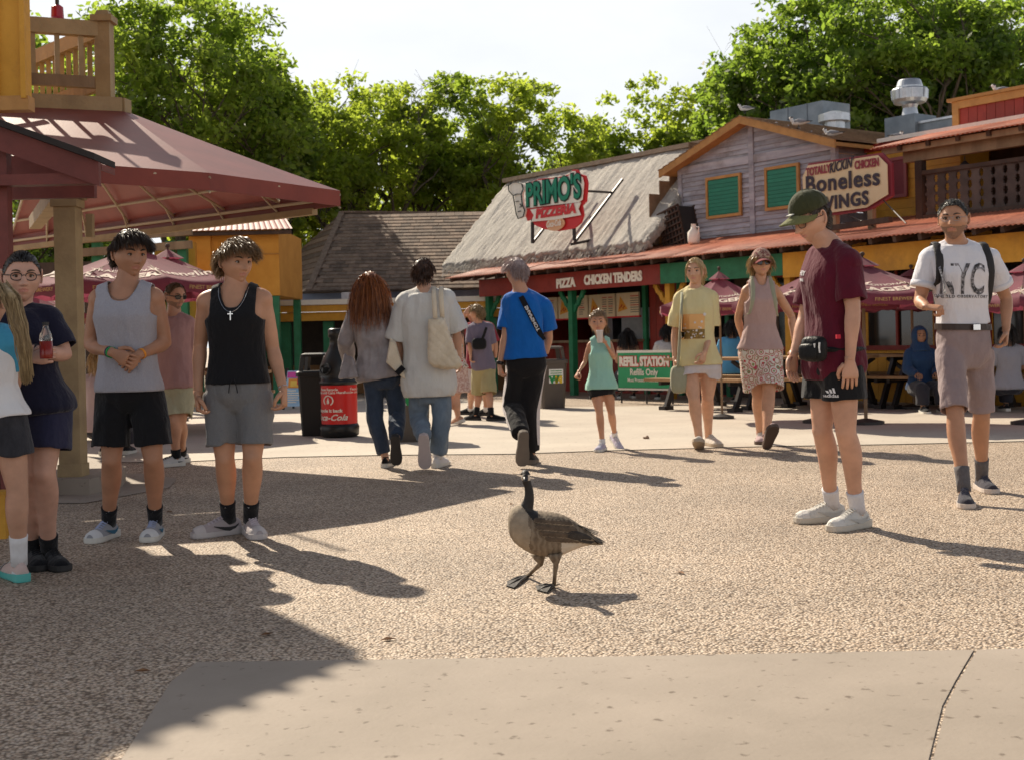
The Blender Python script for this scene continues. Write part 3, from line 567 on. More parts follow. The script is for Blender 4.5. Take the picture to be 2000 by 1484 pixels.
# post, capital, beams, plinth
pb = at(141, 930, 9.9); pb.z = 0; pb = Vector((at(141, 800, 9.9).x, 9.9, 0))
po = MB().box((pb.x, pb.y, 1.24), (.165, .165, 2.24)).build('post', TAN, pv)
MB().box((pb.x, pb.y, 2.31), (.23, .23, .10)).build('capital', TAN, po); MB().box((pb.x, pb.y, 2.225), (.20, .20, .06)).build('capital', TAN, po)
MB().box((pb.x, pb.y, .17), (.185, .185, .1)).build('base_collar', TAN, po)
MB().beam(rim[4] + Vector((0, 0, -.02)), rim[3].lerp(rim[4], .06) + Vector((0, 0, -.02)), .07, .06).build('rim_beam', TAN, pv)
MB().beam((pb.x, pb.y, 2.40), (-5.0, 13.5, 2.44), .12, .13).build('roof_beam', TAN, pv)
MB().box((at(172, 440, 10).x, 10.05, at(172, 440, 10).z), (.05, .06, .18)).build('speaker_box', TAN, pv)
mb = MB(); cpts = [gd(-200, 967), gd(175, 967), gd(238, 952), gd(246, 940), gd(160, 915), gd(-200, 915)]
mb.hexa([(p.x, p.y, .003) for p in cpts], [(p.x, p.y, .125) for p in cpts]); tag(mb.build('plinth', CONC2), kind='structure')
# deck and railing
for k in range(3): MB().hexa([p + Vector((0, 0, -.10 + k * .0)) for p in dk], [p + Vector((0, 0, -.02)) for p in dk]).build('deck_floor', TAN, pv) if k == 0 else None
for i in (1, 2, 3): MB().beam(dk[i] + Vector((.03, -.05, .03)), dk[i + 1] + Vector((.03, -.05, .03)), .05, .13).build('deck_edge_board', TAN, pv)
rl = [Vector((-4.95, 11.58, DZ)), Vector((-3.78, 12.07, DZ)), Vector((-4.95, 13.3, DZ))]
zt_ = at(205, 45, 12.1).z
rp_ = rl[1]
p_ = MB().box((rp_.x, rp_.y, (DZ + zt_) / 2), (.14, .14, zt_ - DZ)).build('rail_post', TAN, pv, ); MB().box((rp_.x, rp_.y, zt_ + .02), (.20, .20, .06)).build('post_cap', TAN, p_); MB().hexa([(rp_.x + s * .07, rp_.y + t * .07, zt_ + .05) for s, t in ((-1, -1), (1, -1), (1, 1), (-1, 1))], [(rp_.x + s * .05, rp_.y + t * .05, zt_ + .10) for s, t in ((-1, -1), (1, -1), (1, 1), (-1, 1))]).build('post_cap', TAN, p_)
ztop = at(150, 57, 12.0).z
for A, B in ((rl[0], rl[1]), (rl[1], rl[2])):
    d = (B - A)
    MB().beam(A + Vector((0, 0, ztop - DZ)), B + Vector((0, 0, ztop - DZ)), .10, .14).build('top_rail', TAN, pv)
    MB().beam(A + Vector((0, 0, .26)), B + Vector((0, 0, .26)), .06, .11).build('bottom_rail', WOOD, pv)
    k = 6 if A is rl[0] else 11
    for j in range(1, k): p = A.lerp(B, j / k); MB().box((p.x, p.y, DZ + .29 + (ztop - DZ - .35) / 2), (.045, .045, ztop - DZ - .34), rz=.4).build('baluster', TAN, pv)
MB().beam(rl[0].lerp(rl[1], .05) + Vector((0, -.04, .62)), rl[0].lerp(rl[1], .48) + Vector((0, -.04, .35)), .04, .05).build('rail_brace', TAN, pv)
MB().beam(rl[0].lerp(rl[1], .05) + Vector((0, -.04, .62)), rl[0].lerp(rl[1], .48) + Vector((0, -.04, .95)), .04, .06).build('rail_brace', TAN, pv)
c = at(112, 25, 12.2); bl = thing('pendant_lamp', 'small red bell lamp hanging above the deck railing', 'lamp', (c.x, c.y, c.z - .1))
MB().lathe([(.03, .12), (.055, .10), (.06, .0), (.085, -.03), (.075, -.035)], (0, 0, .05), 14).build('shade', P('lamp_red', (.30, .01, .03), .3), bl, world=False); MB().tube([(0, 0, .16), (0, 0, 1.2)], .02, 6).build('stem', STEEL, bl, world=False)

# ------------------------------------------------------------------ yellow and maroon kiosk at the left edge
KRED = M('kiosk_maroon', (.125, .026, .020), (.17, .036, .028), 6, .55, .25, 40, vary=.1)
kz = thing('maroon_kiosk', 'yellow board and batten kiosk with maroon gable roof at the left edge', 'kiosk', (-4.3, 9.2, 0))
for i in range(15):                                 # board tops, out of view, rise leftward to shape the shadow on the paving
    x1 = at(43, 150, 8.9).x - i * .2; tp_ = 4.58 + i * .17
    MB().box((x1 - .1, 8.98, (2.85 + tp_) / 2), (.196, .03, tp_ - 2.85)).build('board', YELP, kz); MB().box((x1 - .005, 8.945, (2.85 + tp_) / 2), (.035, .035, tp_ - 2.87)).build('batten', YELP, kz)
xw = at(43, 150, 8.9).x - .02; MB().hexa([(xw - 3, 9.01, 2.85), (xw, 9.01, 2.85), (xw, 9.01, 4.56), (xw - 3, 9.01, 7.1)], [(xw - 3, 9.13, 2.85), (xw, 9.13, 2.85), (xw, 9.13, 4.56), (xw - 3, 9.13, 7.1)]).build('upper_wall', YELP, kz)  # unseen top slopes like the boards, shaped for its cast shadow
MB().box((-6.4, 10.4, 4.0), (3.0, 2.4, 3.2)).build('upper_wall', YELP, kz)
MB().box((at(43, 150, 8.9).x - 1.6, 9.0, 2.83), (3.25, .12, .10)).build('sill_board', TRIM, kz)
e0, e1 = at(192, 312, 8.2), at(-150, 190, 8.2)
for nm, dz0, dz1, y0, y1, m in (('rake_board', -.17, -.015, 8.2, 8.25, KRED), ('roof_slope', -.012, .03, 8.12, 8.55, P('black_felt', (.03, .025, .024), .9)), ('soffit_board', -.06, -.02, 8.26, 8.54, KRED)):
    MB().hexa([(e0.x, y0, e0.z + dz0), (e0.x, y1, e0.z + dz0), (e1.x, y1, e1.z + dz0), (e1.x, y0, e1.z + dz0)], [(e0.x, y0, e0.z + dz1), (e0.x, y1, e0.z + dz1), (e1.x, y1, e1.z + dz1), (e1.x, y0, e1.z + dz1)]).build(nm, m, kz)
MB().beam((e0.x - .05, 8.3, at(100, 352, 8.3).z), (e1.x, 8.3, at(100, 352, 8.3).z), .10, .07).build('tie_beam', KRED, kz)
MB().box((at(100, 352, 8.6).x - .6, 8.9, at(100, 335, 8.6).z), (1.6, .06, .3)).build('gable_board', KRED, kz)
x_ = at(9, 500, 8.4).x; MB().box((x_, 8.4, 1.22), (.085, .085, 2.44)).build('post', KRED, kz)
MB().box((-5.4, 9.4, 1.25), (3.0, .8, 2.5)).build('lower_wall', KRED, kz)
for i in range(15): MB().box((-6.8 + i * .2, 8.985, 1.25), (.19, .025, 2.48)).build('wall_plank', KRED, kz)
yb = thing('yellow_bollard', 'yellow painted corner post base at the left edge', 'bollard', gd(2, 1050)); MB().box((0, 0, .13), (.09, .09, .26)).build('post_base', YELP, yb, world=False); MB().box((0, 0, .27), (.11, .11, .02)).build('post_cap', YELP, yb, world=False)

# ------------------------------------------------------------------ brown shingled house far behind
fh = thing('shingled_house', 'low house with brown hipped shingle roof and yellow porch fascia', 'house', (-3, 30, 0))
c1, c2, r1, r2 = at(603, 570, 30), at(985, 563, 30), at(668, 417, 34), at(990, 419, 34)
bl_ = Vector((at(470, 560, 38).x, 38, c1.z)); br_ = Vector((c2.x, 38, c2.z))
rf = MB().add([c1, c2, r2, r1, bl_, br_], [(0, 1, 2, 3), (4, 0, 3), (5, 4, 3, 2), (0, 4, 5, 1)]).build('roof', SHING, fh)
mats_sh = [SHING, M('tan_shingle', (.17, .11, .075), (.26, .18, .125), 9, .85, .5, 80, vary=.2)]
u0 = (c2 - c1).normalized(); v0 = (r1 - c1); v0 = (v0 - u0 * v0.dot(u0)).normalized(); nn0 = u0.cross(v0); Lr = (r1 - c1).dot(v0); hipx = (r1 - c1).dot(u0)
shm = MB().hexa([(0, 0, .012), (.235, 0, .012), (.235, .27, .004), (0, .27, .004)], [(0, 0, .034), (.235, 0, .034), (.235, .27, .012), (0, .27, .012)])
me1, me2 = shm.mesh('shingle', mats_sh[0]), shm.mesh('shingle', mats_sh[1])
rot = Matrix((u0, v0, nn0)).transposed().to_euler(); Lu = (c2 - c1).length; rows = int(Lr / .2); cnt = 0; rest = MB(); base = wloc(fh)
Mr = Matrix((u0, v0, nn0)).transposed()
cells = []
for j in range(rows):
    v = j * .2; u = hipx * v / Lr + .02 + (j % 2) * .12
    while u < Lu - .25: cells.append((u, v)); u += .24
random.shuffle(cells)
cells.sort(key=lambda q: -(q[1] > .0) - 2 * (q[0] < 4.2))
for u, v in cells:
    p = c1 + u0 * (u + random.uniform(-.005, .005)) + v0 * v + nn0 * .003
    if cnt < 300: o_ = inst('shingle', random.choice((me1, me2)), rf, p - base, rot); cnt += 1
    else: rest.add([Mr @ Vector(q) + p for q in shm.v], shm.f, random.randint(0, 1))
tag(rest.build('shingle_field', mats_sh, rf), kind='stuff')
# left hip face courses
for j in range(14):
    f = j / 14; g = (j + 1.1) / 14; A, B = c1.lerp(r1, f), bl_.lerp(r1, f); A2, B2 = c1.lerp(r1, min(g, 1)), bl_.lerp(r1, min(g, 1)); nl = (B - A).cross(A2 - A).normalized()
    if nl.z < 0: nl = -nl
    MB().hexa([A + nl * .01, B + nl * .01, B2 + nl * .003, A2 + nl * .003], [A + nl * .035, B + nl * .035, B2 + nl * .012, A2 + nl * .012]).build('shingle_course', mats_sh[j % 2], rf)
MB().beam(r1 + Vector((0, 0, .03)), r2 + Vector((0, 0, .03)), .16, .05).build('ridge_cap', SHING, rf); MB().beam(c1 + nn0 * .04, r1 + nn0 * .04, .14, .04).build('hip_cap', SHING, rf)
ez = c1.z
MB().box(((c1.x + c2.x) / 2 - .7, 30.6, ez - .2), (c2.x - c1.x + 2.4, .2, .34)).build('wall', M('blue_grey_wall', (.20, .22, .27), (.27, .29, .34), 2, .8), fh)
xL = at(372, 600, 27).x; xR = at(990, 600, 27).x; xm = (xL + xR) / 2
def zy(y, Y=27): return at(750, y, Y).z
MB().box((xm, 28.8, (zy(583) + zy(591)) / 2), (xR - xL, 3.6, zy(583) - zy(591))).build('flat_roof', P('roof_membrane', (.50, .50, .52)), fh)
MB().box((xm, 26.98, (zy(584) + zy(592)) / 2 + .0), (xR - xL + .1, .06, zy(583) - zy(593))).build('roof_edge', WHITEP, fh)
MB().box((xm, 27.05, (zy(594) + zy(606)) / 2), (xR - xL, .1, zy(594) - zy(607))).build('fascia', YELP, fh); MB().box((xm, 27.15, (zy(607) + zy(624)) / 2), (xR - xL, .1, zy(608) - zy(625))).build('fascia', YELP, fh)
for x in (556, 640, 735, 880, 960): p = at(x, 650, 27.2); MB().box((p.x, 27.4, zy(625) / 2), (.22, .2, zy(625))).build('post', GREENP, fh)
MB().box((xm, 30.2, .9), (xR - xL, .1, 1.8)).build('back_wall', M('dark_slats', (.035, .028, .022), (.06, .045, .035), 3, .8), fh)
for i in range(19): MB().box((xL + .3 + i * .36, 27.6, .33), (.34, .04, .62)).build('low_plank', M('low_brown', (.16, .08, .03), (.24, .12, .045), 3, .8, vary=.2), fh)
MB().box((at(690, 580, 29).x - .1, 29.0, zy(578, 29) + .0), (.3, .3, .18)).build('roof_vent', GALV, fh)

# ------------------------------------------------------------------ orange stucco block and its porch (left middle)
ob = thing('orange_block', 'orange stucco building with a small red tin skirt roof beside the shingled house', 'building', (-5.2, 25, 0))
x0, x1 = at(372, 500, 24).x, at(545, 500, 24).x; zt = at(460, 448, 24).z
MB().box(((x0 + x1) / 2, 25.3, (2.02 + zt) / 2), (x1 - x0, 2.6, zt - 2.02)).build('wall', ORGP, ob)
for xx in (x0 + .1, (x0 + x1) / 2, x1 - .1):
    for yy in (24.1, 26.5): MB().box((xx, yy, 1.01), (.14, .14, 2.01)).build('post', GREENP, ob)
MB().box(((x0 + x1) / 2 + .4, 23.99, zt - .48), (x1 - x0 - .8, .02, .02)).build('wall_joint', P('joint_orange', (.38, .17, .03)), ob)
MB().box((x0 + .2, 23.95, (2.04 + zt) / 2), (.4, .1, zt - 2.06)).build('pilaster', ORGP, ob)
ex0, ex1 = at(345, 448, 23.6).x, at(571, 448, 23.6).x; zz = at(470, 449, 23.6).z; tx0, tx1 = at(365, 416, 24.6).x, at(548, 416, 24.6).x; zz2 = at(460, 414, 24.6).z
mb = MB(); n = 60
for i in range(n):
    f, g = i / n, (i + 1) / n
    w0, w1 = .004 * math.sin(i * 2.1), .004 * math.sin((i + 1) * 2.1)
    mb.add([(ex0 + (ex1 - ex0) * f, 23.6, zz + w0), (ex0 + (ex1 - ex0) * g, 23.6, zz + w1), (tx0 + (tx1 - tx0) * g, 24.7, zz2 + w1), (tx0 + (tx1 - tx0) * f, 24.7, zz2 + w0)], [(0, 1, 2, 3)])
mb.build('tin_roof', M('tin_red', (.24, .05, .04), (.34, .09, .07), 3, .55, .2, 30, dirt=(.2, .05, .04)), ob)
MB().box(((ex0 + ex1) / 2, 23.75, zz - .05), (ex1 - ex0 - .1, .12, .07)).build('eave_board', DARKW, ob)
MB().box(((at(478, 405, 25.2).x + at(545, 405, 25.2).x) / 2, 25.8, at(510, 404, 25.2).z), (.65, 1.2, .32)).build('penthouse', P('pale_wall', (.55, .48, .42)), ob)
gp = thing('green_post_porch', 'timber porch with green posts behind the maroon parasols', 'porch', (-6.5, 24, 0))
for x in (287, 333, 357, 190): p = at(x, 480, 23); MB().box((p.x, 23, 1.5), (.16, .16, 3.0)).build('post', GREENP, gp)
for x in (313, 372): p = at(x, 480, 23.4); MB().box((p.x, 23.4, 1.5), (.2, .12, 3.0)).build('panel', ORGP, gp)
for y in (452, 478): A, B = at(160, y + 16, 22.8), at(375, y, 22.8); MB().beam(A, B, .1, .14).build('beam', WOOD, gp)
MB().box((at(230, 600, 25).x, 25, 1.4), (3.2, .1, 2.8)).build('back_wall', DARKW, gp)
# white pergola-like sunlit bits behind
bw = thing('white_hut', 'small white hut glimpsed between the post and the parasols', 'hut', (at(112, 600, 22).x, 22, 0)); MB().box((0, 0, 1.0), (.7, .7, 2.0)).build('wall', WHITEP, bw, world=False); MB().hexa([(-.5, -.5, 2.0), (.5, -.5, 2.0), (.5, .5, 2.0), (-.5, .5, 2.0)], [(-.05, -.05, 2.3), (.05, -.05, 2.3), (.05, .05, 2.3), (-.05, .05, 2.3)]).build('roof', REDP, bw, world=False)

# ------------------------------------------------------------------ parasols
PAR = M('maroon_canvas', (.21, .042, .07), (.27, .058, .09), 3, .8, .3, 90, sheen=.2, trans=.45)
PPR = P('parasol_print', (.62, .50, .42), .8); PPG = P('parasol_gold', (.5, .32, .12), .8)
def parasol(name_label, loc, rad=1.35, ztop=2.45, zrim=1.95, rz=0., tilt=0.):
    o = thing('parasol', name_label, 'parasol', loc, rz, 'maroon beer garden parasols'); n = 8
    rim_ = [Vector((rad * math.cos(2 * PI * i / n), rad * math.sin(2 * PI * i / n), zrim)) for i in range(n)]; top = Vector((0, 0, ztop))
    for i in range(n):
        a, b = rim_[i], rim_[(i + 1) % n]; mb = MB(); vs = []; fs = []; K = 6
        for u in range(K + 1):
            for v in range(K + 1):
                f, g = u / K, v / K * .9 + .1; p = top.lerp(a.lerp(b, f), g); p.z -= .055 * math.sin(PI * g) * 1.0 + .05 * math.sin(PI * f) * g; p.x *= 1 - .03 * math.sin(PI * f) * g; p.y *= 1 - .03 * math.sin(PI * f) * g; vs.append(p)
        for u in range(K + 1): q = vs[u * (K + 1) + K].copy(); q.z -= .13 + .02 * math.sin(u * 2.5 + i); q.x *= 1.0; vs.append(q)
        for u in range(K):
            for v in range(K): k = u * (K + 1) + v; fs.append((k, k + 1, k + K + 2, k + K + 1))
            k = u * (K + 1) + K; m = (K + 1) ** 2 + u; fs.append((k, m, m + 1, k + K + 1))
        pn = mb.add(vs, fs).build('canopy_panel', PAR, o, world=False, smooth=True)
        ax = (b - a).normalized(); mid = a.lerp(b, .5); sl = (top - mid).normalized(); H_ = (top - mid).length; LW = (b - a).length; mb = MB()
        def onp(q, yoff):
            g = 1 - (q.y + yoff) / H_; f = .5 + q.x / (g * LW); p = top.lerp(a.lerp(b, f), g); p.z -= .055 * math.sin(PI * g) + .05 * math.sin(PI * f) * g; p.x *= 1 - .03 * math.sin(PI * f) * g; p.y *= 1 - .03 * math.sin(PI * f) * g
            return p + Vector((mid.x, mid.y, 1.6)).normalized() * .010
        for s_, sz, yo, kw in ((('Yuengling', .25, .44, dict(shear=.35, bold=.004)),) if i % 2 == 0 else (('LAGER', .26, .30, dict(bold=.010)), ('TRADITIONAL', .11, .52, dict(bold=.002)))):
            v_, f_ = txt(s_, sz, **kw); MB().add([onp(q, yo) for q in v_], f_).build('lettering', PPR, pn, world=False)
        mb = MB(); text_on(mb, 'FINEST BREWERY', mid + Vector((0, 0, -.10)) + Vector((mid.x, mid.y, 0)).normalized() * .012, ax, (0, 0, 1), .07, extrude=.001); mb.build('lettering', PPG, pn, world=False)
        MB().tube([top * .9 + Vector((0, 0, ztop * .06)), rim_[i] * .98 + Vector((0, 0, .02))], .012, 5).build('rib', WOOD, o, world=False)
    mb = MB(); vs = [Vector((0, 0, ztop + .08))] + [Vector((.24 * math.cos(2 * PI * i / 8), .24 * math.sin(2 * PI * i / 8), ztop - .06)) for i in range(8)]; mb.add(vs, [(0, 1 + i, 1 + (i + 1) % 8) for i in range(8)]).build('vent_cap', PAR, o, world=False)
    MB().tube([(0, 0, 0), (0, 0, ztop + .05)], .025, 8).build('pole', WOOD, o, world=False)
    mb = MB(); mb.tube([(0, 0, ztop + .05), (0, 0, ztop + .1)], .016, 8); mb.ell((0, 0, ztop + .125), (.035, .035, .035), 10, 7); mb.build('finial', DARKW, o, world=False, smooth=True)
    MB().lathe([(.25, 0), (.25, .05), (.05, .09)], (0, 0, 0), 16).build('base', STEEL, o, world=False)
    o.rotation_euler = (tilt, 0, rz); return o
proto = parasol('maroon parasol behind the two boys in tank tops', (0, 0, 0))
def para(x, y, Y, label, rz=0., s=1., first=False):          # finial pixel, distance
    p = at(x, y, Y); o = proto if first else copy_tree(proto); o['label'] = label; o.location = (p.x, Y, 0); o.rotation_euler = (0, 0, rz); k = p.z / 2.58; o.scale = (s, s, k); return o
para(262, 462, 16.4, 'large maroon parasol right behind the boy in the grey tank top', .55, 1.12, True)
para(327, 480, 19.0, 'maroon parasol behind the boy in the black tank top', .2, 1.0)
para(52, 545, 18.0, 'maroon parasol behind the woman with glasses at the left post', .4, .62)
para(1404, 524, 16.8, 'maroon parasol between the woman in yellow and the woman in a cap', .3, .62)
para(1592, 512, 15.6, 'maroon parasol partly hidden behind the boy in the green cap', .1, .78)
para(1684, 496, 15.2, 'maroon parasol right of the boy in the maroon shirt', .45, .85)
para(1779, 520, 18.0, 'maroon parasol behind the man with the backpack', .0, .8)
para(2000, 508, 14.6, 'maroon parasol cut by the right edge', .35, .75)

# ------------------------------------------------------------------ picnic tables
PLK = M('table_plank', (.26, .15, .07), (.38, .23, .115), 4, .65, .3, 30, (.4, 1, 1), vary=.15)
def picnic(label):
    o = thing('picnic_table', label, 'picnic table', (0, 0, 0), 0, 'picnic tables with dark trestle legs')
    for i in range(5): MB().box((0, -.30 + i * .15, .74), (1.8, .142, .04)).build('tabletop_plank', PLK, o, world=False)
    for s in (-1, 1):
        for j in range(2): MB().box((0, s * (.62 + j * .145), .45), (1.8, .138, .04)).build('bench_plank', PLK, o, world=False)
        for t in (-1, 1):
            MB().beam((s * .65, t * .28, .72), (s * .65, t * .62, .02), .09, .05, 0, (1, 0, 0)).build('leg', STEEL, o, world=False)
            MB().box((s * .65, t * .62, .03), (.12, .2, .06)).build('foot', STEEL, o, world=False)
        MB().box((s * .65, 0, .40), (.05, 1.5, .06)).build('cross_bar', STEEL, o, world=False); MB().box((s * .65, 0, .695), (.05, .7, .05)).build('top_bar', STEEL, o, world=False)
        MB().beam((s * .62, 0, .40), (s * .12, 0, .70), .05, .05).build('brace', STEEL, o, world=False)
    return o
pt = picnic('x')
TABS = [(215, 862, .15, 'picnic table behind the boy in the grey tank top'), (395, 846, .1, 'picnic table behind the boy in the black tank top'),
        (1420, 806, -.85, 'picnic table between the woman in yellow and the woman in the floral skirt'), (1585, 806, -.85, 'picnic table behind the boy in the maroon shirt'), (1722, 800, -.9, 'picnic table right of the boy in the maroon shirt'), (1850, 804, -.9, 'picnic table behind the man with the backpack'), (1985, 802, -.9, 'picnic table at the right edge')]
for i, (x, y, rz, lb) in enumerate(TABS):
    o = pt if i == 0 else copy_tree(pt); o['label'] = lb; o.location = gd(x, y - 8); o.rotation_euler = (0, 0, rz)

# ------------------------------------------------------------------ bins, banner, poster stand
BLK = P('black_plastic', (.016, .015, .014), .35); BRN = P('brown_plastic', (.085, .068, .055), .5); CRED = M('bin_red', (.62, .012, .012), (.68, .02, .016), 3, .35)
def bin_box(name, label, x, y, w, h, mat, rz=.2):
    p = gd(x, y); o = thing(name, label, 'bin', p, rz, None); k = w / 2
    def rr(s, z): return [Vector((s * (k * c_ + .0), s * (k * d_), z)) for c_, d_ in [(.8, -1), (1, -.8), (1, .8), (.8, 1), (-.8, 1), (-1, .8), (-1, -.8), (-.8, -1)]]
    MB().loft([rr(.80, .0), rr(.82, .04), rr(.97, h * .72)]).build('body', mat, o, world=False)
    MB().loft([rr(1.06, h * .721), rr(1.06, h * .77), rr(.98, h * .785)]).build('rim', mat, o, world=False)
    mb = MB()
    for s in (-1, 1): mb.beam((s * k * .82, -k * .6, h * .78), (s * k * .70, -k * .55, h * .97), .05, .05).beam((s * k * .82, k * .6, h * .78), (s * k * .70, k * .55, h * .97), .05, .05)
    mb.loft([[q * 1 + Vector((0, 0, 0)) for q in rr(.80, h * .955)], rr(.78, h * .985), rr(.6, h)]); mb.build('hood', mat, o, world=False); return o, k, h
def sticker(o, k, h):
    l = MB().box((k * .15, -k * .945, h * .52), (k * 1.0, .006, h * .22)).build('sticker', P('sticker_white', (.72, .72, .68)), o, world=False)
    mb = MB(); text_on(mb, 'W', (k * .0, -k * .965, h * .46), (1, 0, 0), (0, 0, 1), .14, bold=.012, extrude=.001, m=0); text_on(mb, 'M', (k * .32, -k * .965, h * .46), (1, 0, 0), (0, 0, 1), .14, bold=.012, extrude=.001, m=1)
    for j in range(3): mb.box((k * .15, -k * .965, h * .60 - j * .035), (k * .8, .003, .012), 0)
    mb.build('sticker_print', [P('wm_green', (.01, .22, .06)), P('wm_yellow', (.65, .45, .02))], l, world=False)
o, k, h = bin_box('trash_bin', 'brown lidded litter bin with white sticker left of the refill counter', 1076, 797, .46, .98, BRN, .25); sticker(o, k, h)
o, k, h = bin_box('trash_bin', 'brown litter bin mostly hidden between the couple in jeans', 803, 861, .46, 1.0, BRN, .1); sticker(o, k, h)
o, k, h = bin_box('trash_bin', 'black lidded litter bin left of the red bottle bin', 622, 850, .40, .99, BLK, -.15)
p = gd(664, 853); bb = thing('bottle_bin', 'bottle shaped recycling bin with red label and black cap', 'recycling bin', p)
s = 2500 / p.y; rad = .19; k = rad / .19
MB().lathe([(.16, 0), (.195, .03), (.20, .12), (.185, .16)], (0, 0, 0), 28).build('base', BLK, bb, world=False, smooth=True)
MB().lathe([(.183, .161), (.183, .60)], (0, 0, 0), 36, cap=False).build('label_sleeve', CRED, bb, world=False, smooth=True)
mb = MB(); mb.lathe([(.185, .601), (.20, .62), (.20, .65), (.185, .66), (.195, .72), (.185, .82), (.15, .92), (.105, 1.0), (.085, 1.06), (.082, 1.14), (.098, 1.15), (.098, 1.235), (.08, 1.25)], (0, 0, 0), 32); mb.build('bottle_top', BLK, bb, world=False, smooth=True)
an = math.radians(235); mb = MB(); R_ = Matrix.Rotation(an, 3, 'Z') @ Matrix.Rotation(PI / 2 - .25, 3, 'Y')
hole = MB().ell(Vector((.175 * math.cos(an), .175 * math.sin(an), .78)), (.055, .055, .02), 16, 6, 0, R_); ho = hole.build('bottle_opening', P('hole_black', (.003, .003, .003), .9), bb, world=False, smooth=True)
mb = MB()
for j in range(20): t0, t1 = 2 * PI * j / 20, 2 * PI * (j + 1) / 20; cc = Vector((.178 * math.cos(an), .178 * math.sin(an), .78)); mb.beam(cc + R_ @ Vector((.062 * math.cos(t0), .062 * math.sin(t0), .018)), cc + R_ @ Vector((.062 * math.cos(t1), .062 * math.sin(t1), .018)), .016, .014)
mb.build('opening_ring', BLK, bb, world=False)
def wrap(s_, z, size, ang, r=.186, **kw):
    v, f = txt(s_, size, **kw); return [Vector((r * math.sin(ang + q.x / r), -r * math.cos(ang + q.x / r), z + q.y)) for q in v], f
mb = MB()
for t_, z, sz, kw in (('Please Recycle', .555, .040, dict(bold=.001)), ('Bottles and Cans Here', .520, .040, dict(bold=.001)), ('Recycle it back', .315, .052, dict(bold=.002)), ('Coca-Cola', .235, .095, dict(shear=.4, bold=.002))): mb.add(*wrap(t_, z, sz, -.55, **kw))
for t_, z in (('Please Recycle', .555), ('Bottles and Cans Here', .520)): mb.add(*wrap(t_, z, .04, 1.4))
lp = []
for j in range(22): t = -1.0 + 5.0 * j / 21; x, z = .055 * math.cos(t), .43 + .055 * math.sin(t); lp.append(Vector((.187 * math.sin(-.5 + x / .187), -.187 * math.cos(-.5 + x / .187), z)))
mb.tube(lp, .007, 5); mb.tube([Vector((.187 * math.sin(-.5), -.187 * math.cos(-.5), z)) for z in (.395, .42, .43, .45, .46)], [.012, .013, .012, .006, .006], 6)
mb.build('label_print', LET_W, bb, world=False)
bb.scale = (1.16, 1.16, 1.02)
# poster A-frame
p = gd(575, 800); af = thing('poster_stand', 'black A frame stand with a colourful menu poster', 'poster stand', p, -.25)
h = 80 / 2500 * p.y; w = .40
for s_ in (-1, 1): MB().beam((s_ * w / 2, 0, 0), (s_ * w / 2, .18, h), .03, .03).build('frame', BLK, af, world=False); MB().beam((s_ * w / 2, .42, 0), (s_ * w / 2, .2, h), .03, .03).build('frame', BLK, af, world=False)
MB().hexa([(-w / 2 + .016, -.004, .06), (w / 2 - .016, -.004, .06), (w / 2 - .016, .014, .06), (-w / 2 + .016, .014, .06)], [(-w / 2 + .016, .158, h - .04), (w / 2 - .016, .158, h - .04), (w / 2 - .016, .176, h - .04), (-w / 2 + .016, .176, h - .04)]).build('poster', M('poster_blue', (.25, .5, .72), (.45, .65, .8), 3, .5), af, world=False)
mb = MB(); Z = lambda f: (f * .162 - .012, .06 + f * (h - .10)); rr = random.Random(3)
def pq(x0, x1, f0, f1, m, e=.003): mb.add([(x0, Z(f0)[0] - e, Z(f0)[1]), (x1, Z(f0)[0] - e, Z(f0)[1]), (x1, Z(f1)[0] - e, Z(f1)[1]), (x0, Z(f1)[0] - e, Z(f1)[1])], [(0, 1, 2, 3)], m)
pq(-.17, .17, .80, .97, 0); pq(-.14, .10, .52, .78, 1); pq(-.10, .06, .56, .72, 2, .006); pq(.02, .15, .60, .80, 3, .008)
for j in range(6): pq(-.15, rr.uniform(0, .15), .10 + j * .065, .13 + j * .065, 4)
mb.build('poster_print', [P('pr_pink', (.6, .08, .35)), P('pr_orange', (.75, .3, .05)), P('pr_yel', (.8, .55, .1)), P('pr_red', (.55, .03, .05)), LET_W], af, world=False)
# refill station banner on the counter front
BG = M('banner_green', (.025, .30, .12), (.035, .35, .15), 2, .5)
x0, y0, x1, y1 = 1208, 757, 1311, 751; Yb = 21.4
A, B = at(1208, 757, Yb), at(1312, 751, Yb - .75); C = at(1208, 690, Yb)
rb = thing('refill_banner', 'green refill station banner on a low rail in front of the red stand', 'banner', Vector((A.x, A.y, 0)))
ub = (B - A); ub.z = 0; L = ub.length; ub.normalize(); hb = C.z - A.z; up = Vector((0, 0, 1)); nb = ub.cross(up)
MB().prism([(0, 0), (L, 0), (L, hb), (0, hb)], A, ub, up, -.02).build('banner_sheet', BG, rb)
bf = MB()
MB().beam(A + up * (hb + .02), A + ub * L + up * (hb + .02), .05, .04).build('top_rail', WHITEP, rb); MB().beam(A + up * -.02, A + ub * L + up * -.02, .03, .03).build('bottom_rail', WHITEP, rb)
for f in (.02, .5, .98): MB().beam(A + ub * (L * f) - nb * .05 + up * (hb), Vector((A.x, A.y, 0)) + ub * (L * f) - nb * .05, .03, .03).build('leg', STEEL, rb)
for s_, f, sz, bo, mt, ft in (('REFILL STATION', .74, .20, .012, LET_W, .93), ('Refills Only', .44, .15, .003, LET_W, .52), ('Must Present Wrist Band', .22, .08, .001, LET_W, .62)):
    mb = MB(); text_on(mb, s_, A + ub * (L / 2) + up * (hb * f) + nb * .012, ub, up, sz, fit=L * ft, bold=bo, extrude=.002); mb.build('lettering', mt, rb)
